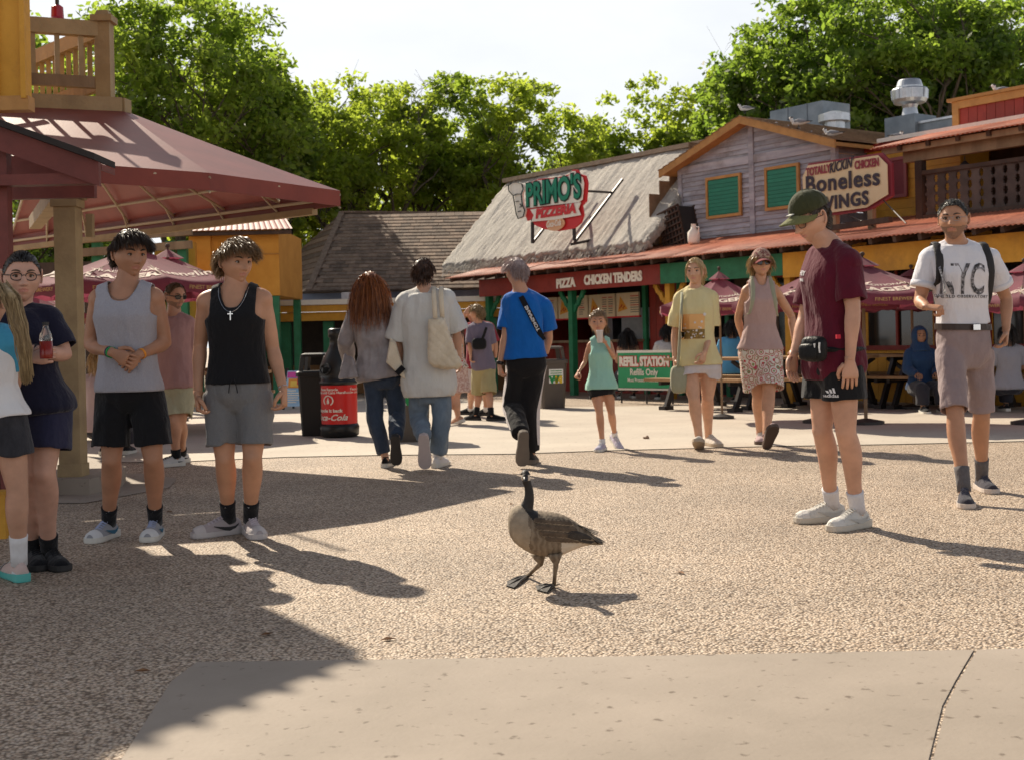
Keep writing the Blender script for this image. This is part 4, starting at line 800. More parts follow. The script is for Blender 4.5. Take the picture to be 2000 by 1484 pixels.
mb = MB(); text_on(mb, 'REFILL STATION', A + ub * (L / 2) + up * (hb * .74) + nb * .006, ub, up, .20, fit=L * .95, bold=.026, extrude=.002); mb.build('lettering', LET_R, rb)
# roof clutter on the porch: wicker trap and white jug
ck_ = Row('wicker_trap', 'dark wicker crate leaning on the porch roof beside the grey house', 'crate', 1.9, .75)
mb = MB()
Mx = Matrix.Rotation(-.25, 3, 'Y')
cc = Vector((1.98, 1.0, 3.05))
for j in range(7):
    for s_ in (-1, 1): mb.beam(cc + Mx @ Vector((-.28 + j * .09, s_ * .2, -.38)), cc + Mx @ Vector((-.28 + j * .09, s_ * .2, .38)), .03, .03)
for j in range(8):
    for s_ in (-1, 1): mb.beam(cc + Mx @ Vector((-.29, s_ * .22, -.38 + j * .108)), cc + Mx @ Vector((.29, s_ * .22, -.38 + j * .108)), .04, .025)
mb.box(cc, (.52, .36, .72), 1, 0, Mx); ck_.part('crate_body', mb, [DARKW, STEEL])
jg = Row('white_jug', 'small white jug on the porch roof under the green shutter', 'jug', 2.75, .6)
jg.part('jug_body', MB().lathe([(.09, 2.72), (.11, 2.76), (.11, 2.92), (.05, 2.99), (.04, 3.06), (.05, 3.07)], (2.75, .6, 0), 16), WHITEP, smooth=True); jg.part('jug_handle', MB().tube([(2.79, .6, 3.03), (2.88, .6, 3.0), (2.86, .6, 2.88)], .014, 6), WHITEP)
# ------------------------------------------------------------------ trees
def leafmat(name, c1, c2, tr, k):
    m = M(name, c1, c2, .55, .5, trans=tr, detail=4, spec=.5); t = m.node_tree; L = t.links; tn = [n for n in t.nodes if n.type == 'BSDF_TRANSLUCENT'][0]; src = tn.inputs['Color'].links[0].from_socket   # light through a leaf is yellower and brighter than light off it
    mu = N(t, 'ShaderNodeMixRGB', _blend_type='MULTIPLY', Fac=1.); mu.inputs[2].default_value = (k * 1.0, k, k * .55, 1); L.new(src, mu.inputs[1]); L.new(mu.outputs[0], tn.inputs['Color']); return m
LEAFS = [leafmat('leaf_light', (.12, .16, .03), (.20, .235, .045), .68, 2.9), leafmat('leaf_mid', (.08, .12, .025), (.16, .20, .04), .66, 3.1), leafmat('leaf_dark', (.06, .10, .022), (.125, .17, .035), .64, 3.2)]
BARK = M('bark', (.05, .038, .028), (.11, .085, .06), 6, .9, .8, 30, (1, 1, .2))
def tree(label, x, Y, ytop, rad, lm, seed, low=.22, n=26000, ls=.10, sparse=1.0, zbase=0.0):
    r = np.random.default_rng(seed); rr = random.Random(seed)
    base = at(x, 700, Y); top = at(x, ytop, Y); Hh = top.z; base.z = 0
    t = thing('tree', label, 'tree', (base.x, Y, 0), 0, 'trees behind the stands')
    mb = MB(); tips = []
    def branch(p, d, L, w, lev):
        pts = [p]; ws = [w]; k = 4
        for i in range(k):
            d = (d + Vector((rr.gauss(0, .16), rr.gauss(0, .16), rr.gauss(.05, .1)))).normalized(); p = p + d * (L / k); pts.append(p); ws.append(w * (1 - .55 * (i + 1) / k))
            if lev < 2 and i >= 1:
                for q in range(2 if lev else 3):
                    a = rr.uniform(0, 2 * PI); e = Vector((math.cos(a), math.sin(a), rr.uniform(-.1, .55))); branch(p, (d * .55 + e * .75).normalized(), L * rr.uniform(.45, .65), ws[-1] * .6, lev + 1)
        mb.tube(pts, ws, 6 if lev < 2 else 4, cap=False)
        if lev >= 1: tips.append(p); 
        if lev >= 2: tips.append(pts[2])
    tr_h = Hh * rr.uniform(.22, .3)
    mb.tube([(0, 0, 0), (rr.uniform(-.1, .1), 0, tr_h * .5), (0, 0, tr_h)], [.26, .2, .17], 9)
    for i in range(7):
        a = 2 * PI * i / 7 + rr.uniform(-.3, .3); up = rr.uniform(.5, 1.6); branch(Vector((0, 0, tr_h * rr.uniform(.8, 1.0))), Vector((math.cos(a), math.sin(a), up)).normalized(), Hh * .36, .11, 0)
    cz = Hh * (1 + low) / 2; hz = Hh * (1 - low) / 2; vv = np.array(mb.v); e = vv - np.array([0, 0, cz]); q = np.sqrt((e[:, 0] / rad) ** 2 + (e[:, 1] / rad) ** 2 + (e[:, 2] / hz) ** 2); kk = np.where((q > .86) & (vv[:, 2] > tr_h), .86 / q, 1)[:, None]; mb.v = [tuple(w_) for w_ in (e * kk + np.array([0, 0, cz]))]   # limbs stay inside the crown
    mb.build('trunk', BARK, t, world=False, smooth=True)
    C = np.array([[p.x, p.y, p.z] for p in tips]); C = C[C[:, 2] > 1.0]
    cz = Hh * (1 + low) / 2; hz = Hh * (1 - low) / 2
    # squeeze the limb tips into the crown envelope and add outer clumps
    e = C - np.array([0, 0, cz]); q = np.sqrt((e[:, 0] / rad) ** 2 + (e[:, 1] / rad) ** 2 + (e[:, 2] / hz) ** 2); k = np.where(q > .88, .88 / q, 1)[:, None]; C = e * k + np.array([0, 0, cz])
    m = int(110 * sparse); d = r.normal(size=(m, 3)); d /= np.linalg.norm(d, axis=1)[:, None]; rrad = r.uniform(.40, .90, m)[:, None]; bump = 1 + .16 * vn(d * 2.2, seed)[:, None]
    E = d * rrad * bump * np.array([rad, rad, hz]) + np.array([0, 0, cz])
    if len(C) > 130: C = C[r.permutation(len(C))[:130]]
    C = np.concatenate([C, E]); nb_ = (np.linalg.norm(C[:, None] - C[None], axis=2) < 1.25 * rad / 3).sum(1); C = C[nb_ >= np.where(C[:, 2] > Hh * .80, 9, 4)]; nc = len(C); cs = r.uniform(.30, .62, nc) * (rad / 3.2)
    idx = r.integers(0, nc, n); off = r.normal(size=(n, 3)); off /= np.linalg.norm(off, axis=1)[:, None]; off *= (r.random(n) ** .55)[:, None]
    Pn = C[idx] + off * cs[idx][:, None] * np.array([1.15, 1.15, .75])
    u = r.normal(size=(n, 3)); u /= np.linalg.norm(u, axis=1)[:, None]; nn = r.normal(size=(n, 3)) + np.array([0, -.2, .9]); v = np.cross(nn, u); v /= np.linalg.norm(v, axis=1)[:, None] + 1e-9; u = np.cross(v, nn); u /= np.linalg.norm(u, axis=1)[:, None] + 1e-9
    s = (ls * r.uniform(.6, 1.25, n))[:, None]
    V = np.stack([Pn - u * s, Pn - v * s * .55 + u * s * .1, Pn + u * s, Pn + v * s * .55 + u * s * .1], 1).reshape(-1, 3)
    me = bpy.data.meshes.new('crown'); me.vertices.add(4 * n); me.vertices.foreach_set('co', V.ravel()); me.loops.add(4 * n); me.loops.foreach_set('vertex_index', np.arange(4 * n)); me.polygons.add(n); me.polygons.foreach_set('loop_start', np.arange(n) * 4); me.polygons.foreach_set('loop_total', np.full(n, 4)); me.update(); me.materials.append(LEAFS[lm])
    o = bpy.data.objects.new('crown', me); COL.objects.link(o); o.parent = t; tag(o, kind='stuff'); return t
for i, a_ in enumerate([('tall dark green tree above the timber deck', 350, 35, -190, 3.9, 1, .22, 30000, .10), ('dark tree at the far left behind the deck railing', 60, 37, -60, 4.0, 2, .1, 26000, .11),
    ('leafy tree at the left edge low behind the awning post', 90, 30, 300, 2.3, 2, .05, 12000, .09),
    ('bright green tree just right of the awning tip', 575, 41, 95, 2.9, 0, .15, 24000, .10), ('bright green tree behind the brown shingled roof', 735, 43, 70, 3.0, 0, .15, 26000, .10),
    ('slender tree with the highest bare tip in the middle', 890, 44, 48, 2.3, 1, .2, 18000, .10), ('rounded light green tree left of the sky gap', 1040, 43, 105, 2.7, 0, .15, 24000, .10),
    ('low green tree in the sky gap above the thatch', 1170, 47, 215, 2.6, 1, .1, 16000, .10), ('open tree with visible limbs right of the sky gap', 1290, 46, 100, 2.5, 0, .35, 13000, .10, .6),
    ('light green tree left of the tall right trees', 1400, 47, 62, 1.8, 0, .2, 13000, .10), ('tall dense dark tree above the wings sign', 1600, 38, -190, 3.1, 2, .2, 26000, .10),
    ('tallest dense dark tree above the exhaust fan', 1750, 36, -230, 3.4, 2, .15, 32000, .10), ('dense dark tree at the right edge', 1960, 36, -120, 3.2, 2, .15, 28000, .10),
    ('low bushy tree behind the shingled house left side', 500, 44, 230, 3.0, 0, .05, 18000, .11), ('low bushy tree behind the shingled house ridge', 800, 48, 240, 3.2, 0, .05, 18000, .11), ('low bushy tree behind the thatched roof', 1000, 50, 260, 3.2, 0, .05, 16000, .11), ('low bushy tree behind the grey house gable', 1330, 52, 235, 3.2, 1, .05, 14000, .11), ('tall green tree between the deck tree and the awning tip', 465, 38, -60, 2.5, 1, .15, 22000, .10), ('tall dark tree at the left end of the right-hand tree group', 1500, 40, -40, 2.2, 2, .2, 18000, .10), ('dense dark tree filling the gap at the upper right', 1860, 40, -180, 3.2, 2, .2, 24000, .10)]):
    lb, x, Y, yt, rd, lm, low, n, ls = a_[:9]; yt -= 62 if 3 <= i <= 9 else 0; tree(lb, x, Y, yt, rd, lm, 11 + i, low, int(n * (.88 if i not in (0, 10, 11, 12) else 1.15) * (.6 if 13 <= i < 17 else 1)), ls * 1.06, *(a_[9:]))
# ------------------------------------------------------------------ people
def V3(*a): return Vector(a)
def evalmesh(mb, vox, it=5, fac=.55):
    me = mb.mesh('tmp', []); ob = bpy.data.objects.new('tmp', me); COL.objects.link(ob)
    m = ob.modifiers.new('r', 'REMESH'); m.mode = 'VOXEL'; m.voxel_size = vox; m.adaptivity = 0
    if it: s = ob.modifiers.new('s', 'SMOOTH'); s.factor = fac; s.iterations = it
    e = bpy.data.meshes.new_from_object(ob.evaluated_get(bpy.context.evaluated_depsgraph_get()))
    n = len(e.vertices); v = np.empty(n * 3); e.vertices.foreach_get('co', v); nr = np.empty(n * 3); e.vertices.foreach_get('normal', nr)
    f = [tuple(p.vertices) for p in e.polygons]
    bpy.data.objects.remove(ob); bpy.data.meshes.remove(me); bpy.data.meshes.remove(e)
    return v.reshape(-1, 3), nr.reshape(-1, 3), f
def sm(x, a, b): t = np.clip((x - a) / (b - a), 0, 1); return t * t * (3 - 2 * t)
def head_geo():
    nu, nv = 64, 96; V = []; 
    for i in range(nu + 1):
        a = PI * i / nu
        for j in range(nv): t = 2 * PI * j / nv; V.append((math.sin(a) * math.cos(t), math.sin(a) * math.sin(t), math.cos(a)))
    D = np.array(V); dx, dy, dz = D.T
    x = .0795 * dx; y = np.where(dy > 0, .090, .104) * dy; z = np.where(dz > 0, .113, .116) * dz
    x = x * (1 - .26 * sm(-z, .01, .105)); y = np.where(dy < 0, y * (1 - .62 * sm(-z, -.01, .085)), y * (1 - .02 * sm(-z, .03, .1)))
    y = np.where(dy > 0, y + .006 * sm(-z, .02, .09) * dy, y)
    w = sm(dy, .05, .45); g = lambda cx, cz, sx, sz: np.exp(-((np.abs(x) - cx) / sx) ** 2 - ((z - cz) / sz) ** 2)
    add = .0065 * g(.022, .030, .028, .010) - .0135 * g(.031, .009, .015, .012) + .005 * g(.042, -.022, .02, .018) - .005 * g(.045, -.058, .02, .022)
    nz = np.clip((.022 - z) / .052, 0, 1); add += np.where((z < .03) & (z > -.05), (.005 + .031 * nz ** 1.25) * np.exp(-np.abs(x / (.0080 + .0055 * nz)) ** 2.2) * (1 - sm(-z, .031, .038)), 0)
    add += .006 * g(.0135, -.029, .0055, .0065) + .006 * g(0, -.049, .020, .0055) + .0062 * g(0, -.063, .017, .006) - .006 * g(0, -.0558, .022, .0024) - .003 * g(0, -.074, .018, .005) + .009 * g(0, -.094, .017, .014)
    y = y + add * w
    F = []
    for i in range(nu):
        for j in range(nv): a, b = i * nv + j, i * nv + (j + 1) % nv; F.append((a, a + nv, b + nv, b))
    return np.stack([x, y, z], -1), F
HV, HF = head_geo(); HFC = np.array([HV[list(f)].mean(0) for f in HF])
def skin(name, c): 
    c = (c[0], c[1] * .93, c[2] * .86); m = M(name, tuple(q * .88 for q in c), tuple(min(1, q * 1.08) for q in c), 9, .48, .25, 160, spec=.35, bd=.002); b = m.node_tree.nodes['Principled BSDF']
    b.inputs['Subsurface Weight'].default_value = .12; b.inputs['Subsurface Radius'].default_value = (.012, .005, .003); b.inputs['Subsurface Scale'].default_value = 1.0; return m
EYEW = P('eye_white', (.36, .33, .31), .35)
def fabric(name, c, c2=None, scale=9, bump=.25, sheen=.15, rough=.85, tr=.0): return M('cloth_' + name, c, tuple(a + (b - a) * .5 for a, b in zip(c, c2)) if c2 else tuple(min(1, q * 1.06) for q in c), scale, rough, max(bump, .55), 26, sheen=sheen, spec=.15, bd=.022, trans=tr, stretch=(1, 1, .55))
def hairmat(name, c, c2): return M('hair_' + name, c, c2, 60, .42, 0, stretch=(1, 1, .15), spec=.5, trans=.18)
TT = np.array([-.20, -.12, -.03, .08, .22, .40, .58, .73, .84, .91, .96, 1.0, 1.06])
HWM = np.array([.06, .115, .160, .163, .148, .138, .150, .168, .172, .150, .115, .080, .060]); HDM = np.array([.06, .095, .118, .118, .106, .098, .112, .120, .105, .092, .080, .068, .058])
HWF = np.array([.06, .12, .175, .172, .142, .120, .136, .150, .150, .130, .10, .068, .050]); HDF = np.array([.06, .10, .128, .122, .100, .090, .108, .122, .098, .082, .070, .058, .050])
class Person:
    def __init__(s, label, Y, J, front=1, sex='m', build=1., k=1., skin_c=(.55, .32, .21), look=(0, -1, 0), vox=.011, hs=1., leg=1., arm=1.):
        s.k, s.sex, s.b, s.vox, s.hs, s.arm, s.leg = k, sex, build, vox, hs * 1.06, arm, leg
        s.J = {n: (gd(q[1], q[2]) + Vector((0, 0, .088 * k)) if q[0] == 'g' else at(q[0], q[1], Y + (q[2] if len(q) > 2 else 0))) for n, q in J.items()}
        j = s.J; s.Y = Y; s.front = front
        s.P = (j['hl'] + j['hr']) / 2; s.N = j['nk']; s.root = thing('person', label, 'person', V3(s.P.x, s.P.y, 0))
        s.sh = (j['sr'] - j['sl']).length / 2; s.latS = (j['sr'] - j['sl']).normalized(); s.latH = (j['hr'] - j['hl']).normalized(); s.H = (s.N - s.P).length
        s.skin = skin('skin_%d_%d' % (int(skin_c[0] * 1000), int(skin_c[1] * 1000)), skin_c); s.skc = skin_c
        s.look = Vector(look).normalized(); s.body = MB(); s.bind = None
        u = (s.N - s.P).normalized(); s.fv = (s.latS.cross(u) * front).normalized(); s.fh = (s.latH.cross(u) * front).normalized()
    def frame(s, t):
        f = min(1, max(0, (t - .1) / .7)); lat = s.latH.lerp(s.latS, f).normalized(); u = (s.N - s.P).normalized(); fr = (lat.cross(u) * s.front).normalized(); c = s.P + (s.N - s.P) * t; return c, lat, fr
    def rings(s, t0, t1, ease=0., hw=None, hd=None, n=28, steps=16, flare=0., belly=0., ex=2.5):
        HW, HD = (HWM, HDM) if s.sex == 'm' else (HWF, HDF); out = []; wk = s.sh / .175; hk = s.k * s.b
        for i in range(steps + 1):
            t = t0 + (t1 - t0) * i / steps; f = np.clip((t - .1) / .7, 0, 1); sc_ = hk * (1 - f) + f * (wk * .55 + hk * .45)
            w = np.interp(t, TT, HW) * sc_ + ease; d = np.interp(t, TT, HD) * hk + ease * .9
            if flare: w += flare * max(0, (t1 - t) / (t1 - t0)) ** 1.2; d += flare * .7 * max(0, (t1 - t) / (t1 - t0)) ** 1.2
            c, lat, fr = s.frame(t); c = c + fr * (belly * math.exp(-((t - .25) / .2) ** 2) + .012 * math.exp(-((t - .72) / .12) ** 2)); ring = []
            for q in range(n):
                a = 2 * PI * q / n; ca, sa = math.cos(a), math.sin(a); e = 2 / ex; ring.append(c + lat * (w * abs(ca) ** e * (1 if ca > 0 else -1)) + fr * (d * abs(sa) ** e * (1 if sa > 0 else -1)))
            out.append(ring)
        return out
    def chain(s, A, B, C, ra, rb, rc, mid1=None, mid2=None, back=None):
        pts = []; rd = []
        for i in range(7): t = i / 6; pts.append(A.lerp(B, t)); rd.append(ra + (rb - ra) * t + (mid1 or 0) * math.sin(PI * t))
        for i in range(1, 9):
            t = i / 8; p = B.lerp(C, t)
            if back is not None: p = p + back * (.014 * s.k * math.exp(-((t - .3) / .22) ** 2))
            pts.append(p); rd.append(rb + (rc - rb) * t + (mid2 or 0) * math.exp(-((t - .28) / .22) ** 2))
        return pts, rd
    def flesh(s, neck_r=.061, feet=()):
        j, k = s.J, s.k; mb = MB(); mb.loft(s.rings(-.07, 1.0, 0, steps=20)); am = s.arm * k; fm = .88 if s.sex == 'f' else 1.0
        s.hc = j['hd']; nb = s.hc + V3(0, 0, -.07 * s.hs) - s.lookh() * .018
        mb.tube([s.N - V3(0, 0, .05), s.N.lerp(nb, .4) , nb, nb + V3(0, 0, .06)], [neck_r * 1.5 * k, neck_r * 1.05 * k, neck_r * .98 * k, neck_r * .95 * k], 14); s.nb = nb
        for sd in 'lr':
            S, E, Wr = j['s' + sd], j['e' + sd], j['w' + sd]
            mb.ell(S + V3(0, 0, -.012), (.060 * am * fm, .060 * am * fm, .062 * am * fm), 14, 10)
            mb.tube([s.N.lerp(nb, .22) + (S - s.N) * .12, s.N.lerp(S, .5) + V3(0, 0, .0), S], [.046 * am * fm, .050 * am * fm, .055 * am * fm], 12)
            pts, rd = s.chain(S, E, Wr, .050 * am * fm, .040 * am * fm, .027 * am * fm, .004 * am, .006 * am); mb.tube(pts, rd, 14)
            Hh, K, A = j['h' + sd], j['k' + sd], j['a' + sd]; lg = s.leg * k
            bk = s.fh * -1; pts, rd = s.chain(Hh, K, A, .088 * lg * (1.04 if s.sex == 'f' else 1), .055 * lg, .036 * lg, .004 * lg, .010 * lg, bk); mb.tube(pts, rd, 16)
            mb.ell(K + s.fh * .010, (.050 * lg, .050 * lg, .058 * lg), 12, 8)
            mb.tube([A, A + V3(0, 0, -.05)], [.036 * lg, .034 * lg], 10)
        v, n, f = evalmesh(mb, s.vox, 6); s.body.add(v, f, 0); s.bvh = BVHTree.FromPolygons([tuple(q) for q in v], f)
    def lookh(s): return s.look
    def hframe(s):
        f = s.look; r = f.cross(V3(0, 0, 1)).normalized(); u = r.cross(f); return Matrix((r, f, u)).transposed()
    def head(s, lips=None, stubble=None, brow=(.05, .03, .02), iris=(.06, .035, .02), smile=0., eyes=True):
        R = s.hframe(); s.R = R; k = s.hs; Rn = np.array(R); v = HV.copy()
        v[:, 2] += smile * .006 * np.exp(-((np.abs(v[:, 0]) - .022) / .012) ** 2 - ((v[:, 2] + .056) / .012) ** 2) * (v[:, 1] > 0)
        W = (v * k) @ Rn.T + np.array(s.hc); m = np.zeros(len(HF), int); c = HFC
        m[(c[:, 1] > .05) & (((np.abs(c[:, 0]) / .023) ** 2 + ((c[:, 2] + .056) / .0095) ** 2) < 1)] = 3
        if stubble: m[(c[:, 1] > -.01) & (c[:, 2] < -.035) & (m == 0) & ((c[:, 2] < -.07) | (np.abs(c[:, 0]) > .026) | (c[:, 2] > -.047)) & ((np.abs(c[:, 0]) > .045) | (c[:, 2] < -.038)) & (c[:, 2] < -.04 + .02 * (np.abs(c[:, 0]) > .055))] = 4
        s.body.add(W.tolist(), HF, m.tolist()); s.headpts = W; L = lambda x, y, z: s.hc + R @ (V3(x, y, z) * k); s.L = L
        for sx in (-1, 1):
            if eyes:
                s.body.ell(L(sx * .030, .0670, .0065), (.0135 * k, .0100 * k, .0060 * k), 12, 8, 1, R); s.body.ell(L(sx * .030, .0748, .0065), (.0066 * k, .0030 * k, .0058 * k), 10, 6, 2, R)
                s.body.tube([L(sx * (.030 + .0145 * math.cos(a)), .0745 - .003 * abs(math.cos(a)), .0068 + .0064 * math.sin(a)) for a in [PI * i / 8 for i in range(9)]], .0024 * k, 5, 5)
            s.body.tube([L(sx * (.013 + .038 * t), .0915 - .024 * t * t - .002, .0275 + .008 * math.sin(PI * t * .8) - .003 * t) for t in [i / 6 for i in range(7)]], [.0028 * k, .0040 * k, .0044 * k, .004 * k, .0034 * k, .0026 * k, .001 * k], 6, 5)
            # ear
            ex = sx * .0755; pts = [L(ex + sx * (.006 + .006 * math.sin(PI * t)), -.012 + .013 * math.cos(PI * 1.5 * t + .5), .004 + .031 * math.sin(PI * 1.5 * t + .5 - .2) ) for t in [i / 9 for i in range(10)]]
            s.body.tube(pts, .0048 * k, 6, 0); s.body.ell(L(ex - sx * .001, -.010, .0), (.006 * k, .014 * k, .026 * k), 10, 8, 0, R)
        s.hmats = [s.skin, EYEW, P('iris_%d' % int(iris[0] * 1000), iris, .2), M('lip_%d' % int(s.skc[0] * 1000), lips or (s.skc[0] * .82, s.skc[1] * .62, s.skc[2] * .66), None, 20, .4), M('stubble_%d' % int(s.skc[0] * 1000), tuple(q * .38 for q in s.skc), tuple(q * .72 for q in s.skc), 260, .7), P('brow_%d' % int(brow[0] * 1000), brow, .7)]
    def hand(s, sd, tip, palm, curl=.5, thumb=None, spread=.06, size=1.0):
        """tip: direction of the knuckles from the wrist; palm: direction the palm faces"""
        Wr = s.J['w' + sd]; x = Vector(tip).normalized(); z = Vector(palm); z = (z - x * z.dot(x)).normalized(); y = z.cross(x); y = y * (1 if y.dot(Vector(thumb) if thumb is not None else s.fv) >= 0 else -1); k = s.k * size * (.92 if s.sex == 'f' else 1.0); b = s.body
        T = lambda px, py, pz: Wr + x * (px * k) + y * (py * k) + z * (pz * k)
        rg = []
        for px, w, t in ((-.025, .027, .025), (.0, .026, .020), (.02, .032, .018), (.05, .041, .016), (.075, .043, .015), (.09, .040, .012)):
            rg.append([T(px, w * math.cos(2 * PI * q / 14), t * math.sin(2 * PI * q / 14)) for q in range(14)])
        b.loft(rg, 0)
        for i, (py, ln) in enumerate(((.031, .072), (.0105, .082), (-.0105, .076), (-.030, .060))):
            p = T(.078, py, 0); a = .12 + curl * .25; pts = [p]; rd = [.0095 * k]; sp_ = (1.5 - i) * spread; c_ = curl * (1 + .12 * i)
            for sl in (.46, .30, .24):
                a += c_ * .75; d = x * math.cos(a) + z * math.sin(a) + y * sp_ * math.cos(a); d.normalize(); p = p + d * (ln * sl * k); pts.append(p); rd.append(rd[-1] * .90)
            pts.append(p + d * .005 * k); rd.append(.003 * k); b.tube(pts, rd, 8, 0)
        pts = [T(.015, .028, .004), T(.040, .050, .014 + .01 * curl), T(.066, .058, .022 + .02 * curl), T(.088, .056 - .012 * curl, .026 + .026 * curl), T(.094, .055 - .013 * curl, .027 + .028 * curl)]
        b.tube(pts, [.0145 * k, .0135 * k, .0105 * k, .0085 * k, .003 * k], 8, 0)
    def finish(s):
        o = s.body.build('body', s.hmats, s.root, smooth=True); return o
    # ---------------- clothing
    def garment(s, name, mb, mat, vox=None, amp=.006, it=5, mask=None, seed=1, fold=(11, 11, 5), parent=None, solid=.004, zfold=0., sdisp=None, cuts=()):
        v, n, f = evalmesh(mb, vox or s.vox * 1.05, it)
        fo = np.array(fold, float); d = vn(v * fo, seed) * .6 + vn(v * fo * 2.1, seed + 1) * .4
        rid = 1 - np.abs(vn(v * fo * np.array([1.3, 1.3, 1.0]) + 7, seed + 5)) * 2      # ridged creases
        d = d * .6 + rid * .5
        if zfold: zmin = v[:, 2].min(); d = d + zfold * vn(v * np.array([19, 19, 1.2]), seed + 2) * np.clip(1 - (v[:, 2] - zmin) / .35, 0, 1)
        v = v + n * (d * amp * 1.35)[:, None]
        if cuts:
            m0 = mask
            def mask(c):
                k_ = np.ones(len(c), bool) if m0 is None else m0(c)
                for (cp, cd, cr, ca) in cuts:
                    r = c - np.array(cp); a = r @ np.array(cd); k_ &= ~((a > 0) & (np.linalg.norm(r - a[:, None] * np.array(cd), axis=1) < cr) & (a < ca))
                return k_
        if mask is not None:
            c = np.array([v[list(q)].mean(0) for q in f]); keep = mask(c); f = [q for q, kk in zip(f, keep) if kk]
            # smooth the cut edge
            from collections import defaultdict
            ec = defaultdict(int)
            for q in f:
                for a, b in zip(q, q[1:] + q[:1]): ec[(min(a, b), max(a, b))] += 1
            nb = defaultdict(list)
            for (a, b), c_ in ec.items():
                if c_ == 1: nb[a].append(b); nb[b].append(a)
            for _ in range(6):
                nv = {a: (v[a] + sum(v[q] for q in b)) / (1 + len(b)) for a, b in nb.items()}
                for a, q in nv.items(): v[a] = q
            used = sorted({i for q in f for i in q}); mp_ = {o: i for i, o in enumerate(used)}; v = v[used]; f = [tuple(mp_[i] for i in q) for q in f]
        g = MB(); g.add(v, f); o = g.build(name, mat, parent or s.root, smooth=True)
        if mask is not None: so = o.modifiers.new('thickness', 'SOLIDIFY'); so.thickness = solid; so.offset = -1
        s.last = BVHTree.FromPolygons([tuple(q) for q in v], f); return o
    def torso_cut(s, t):
        c, lat, fr = s.frame(t); u = (s.N - s.P).normalized(); return (c, -u, .40, .30)
    def shirt(s, mat, hem=-.05, ease=.022, sl=.75, sease=.028, flare=.01, amp=.006, seed=1, name='t_shirt', collar=None, belly=0., long=False, cut=None, zfold=.5):
        j = s.J; mb = MB(); mb.loft(s.rings(hem - .07, .985, ease, steps=22, flare=flare, belly=belly)); cuts = [s.torso_cut(hem)]; slv = []; am = s.arm * s.k * (.9 if s.sex == 'f' else 1)
        for sd in 'lr':
            S, E, Wr = j['s' + sd], j['e' + sd], j['w' + sd]
            mb.ell(S + V3(0, 0, -.012), (.060 * am + ease * .7,) * 3, 14, 10)
            mb.tube([s.N.lerp(s.nb, .10) + (S - s.N) * .16, s.N.lerp(S, .5) + V3(0, 0, .0), S], [.046 * am + ease * .35, .050 * am + ease * .45, .055 * am + ease * .6], 12)
            if long: pts = [S.lerp(E, t) for t in (0, .3, .6, 1)] + [E.lerp(Wr, t) for t in (.3, .6, .97)]; rd = [.056 * am + sease, .053 * am + sease, .05 * am + sease, .047 * am + sease, .045 * am + sease * .9, .04 * am + sease * .8, .035 * am + sease * .6]
            else:
                ext = .05 / max(.05, (E - S).length); pts = [S.lerp(E, sl * t) for t in (0, .35, .7, 1)] + [S.lerp(E, sl + ext)]; rd = [.054 * am + sease * .6, .052 * am + sease * .8, .050 * am + sease, .048 * am + sease * 1.15, .048 * am + sease * 1.2]; cuts.append((S.lerp(E, sl), (E - S).normalized(), .048 * am + sease * 1.2 + .022, .085))
            sm_ = MB(); sm_.ell(S + V3(0, 0, -.012), (.058 * am + ease * .7,) * 3, 14, 10); sm_.tube(pts, rd, 16); slv.append((sm_, [] if long else [cuts.pop()]))
        o = s.garment(name, mb, mat, amp=amp, seed=seed, zfold=zfold, cuts=cuts); keep_ = s.last
        for i_, (m_, c_) in enumerate(slv): s.garment('sleeve', m_, mat, amp=amp, seed=seed + 50 + i_, cuts=c_, parent=o)
        s.last = keep_
        if collar is not None:
            c, lat, fr = s.frame(.985); r = .075 * s.k * (.9 if s.sex == 'f' else 1); g = MB()
            g.tube([c + V3(0, 0, .012) + lat * (r * 1.02 * math.cos(a)) + fr * (r * math.sin(a) * (.95) + .006) + V3(0, 0, -.030 * max(0, math.sin(a)) ** 1.5) for a in [2 * PI * i / 28 for i in range(29)]], .0085, 7); g.build('collar', collar, o, smooth=True)
        return o
    def tank(s, mat, hem=.0, ease=.010, amp=.004, seed=2, nf=.80, nbk=.90, strap=(.33, .70), arm=.76, name='tank_top', zfold=.3, hs=None, flare=.012):
        mb = MB(); mb.loft(s.rings(hem - .06, 1.04, ease, steps=28, flare=flare)); am = s.arm * s.k
        for sd in 'lr':
            S = s.J['s' + sd]; mb.tube([s.N.lerp(s.nb, .16) + (S - s.N) * .12, s.N.lerp(S, .5), s.N.lerp(S, .95) - V3(0, 0, .0)], [.046 * am + ease, .050 * am + ease, .052 * am + ease], 12)
        P_, N_, sh = np.array(s.P), np.array(s.N), s.sh; u = N_ - P_; lat = np.array(s.latS); fr = np.array(s.fv); uu = u / np.linalg.norm(u)
        lat = lat - uu * lat.dot(uu); lat /= np.linalg.norm(lat)
        def mask(c):
            r = c - P_; t = r @ u / (u @ u); l = np.abs(r @ lat) / sh; f = r @ fr
            s0, s1 = strap; q = np.clip(l / max(s0, .05), 0, 1); neck = np.where(f > 0, nf, nbk) + (1.10 - np.where(f > 0, nf, nbk)) * q ** 3.0
            armh = s1 + (1 - s1) * .0 + .35 * np.clip((.76 - t) / .08, 0, 1) ** 1.5
            return ~((t > neck) & (l < s0)) & ~((t > .66) & (l > armh))
        return s.garment(name, mb, mat, amp=amp, seed=seed, mask=mask, zfold=zfold, vox=s.vox * .9, cuts=[s.torso_cut(hem)])
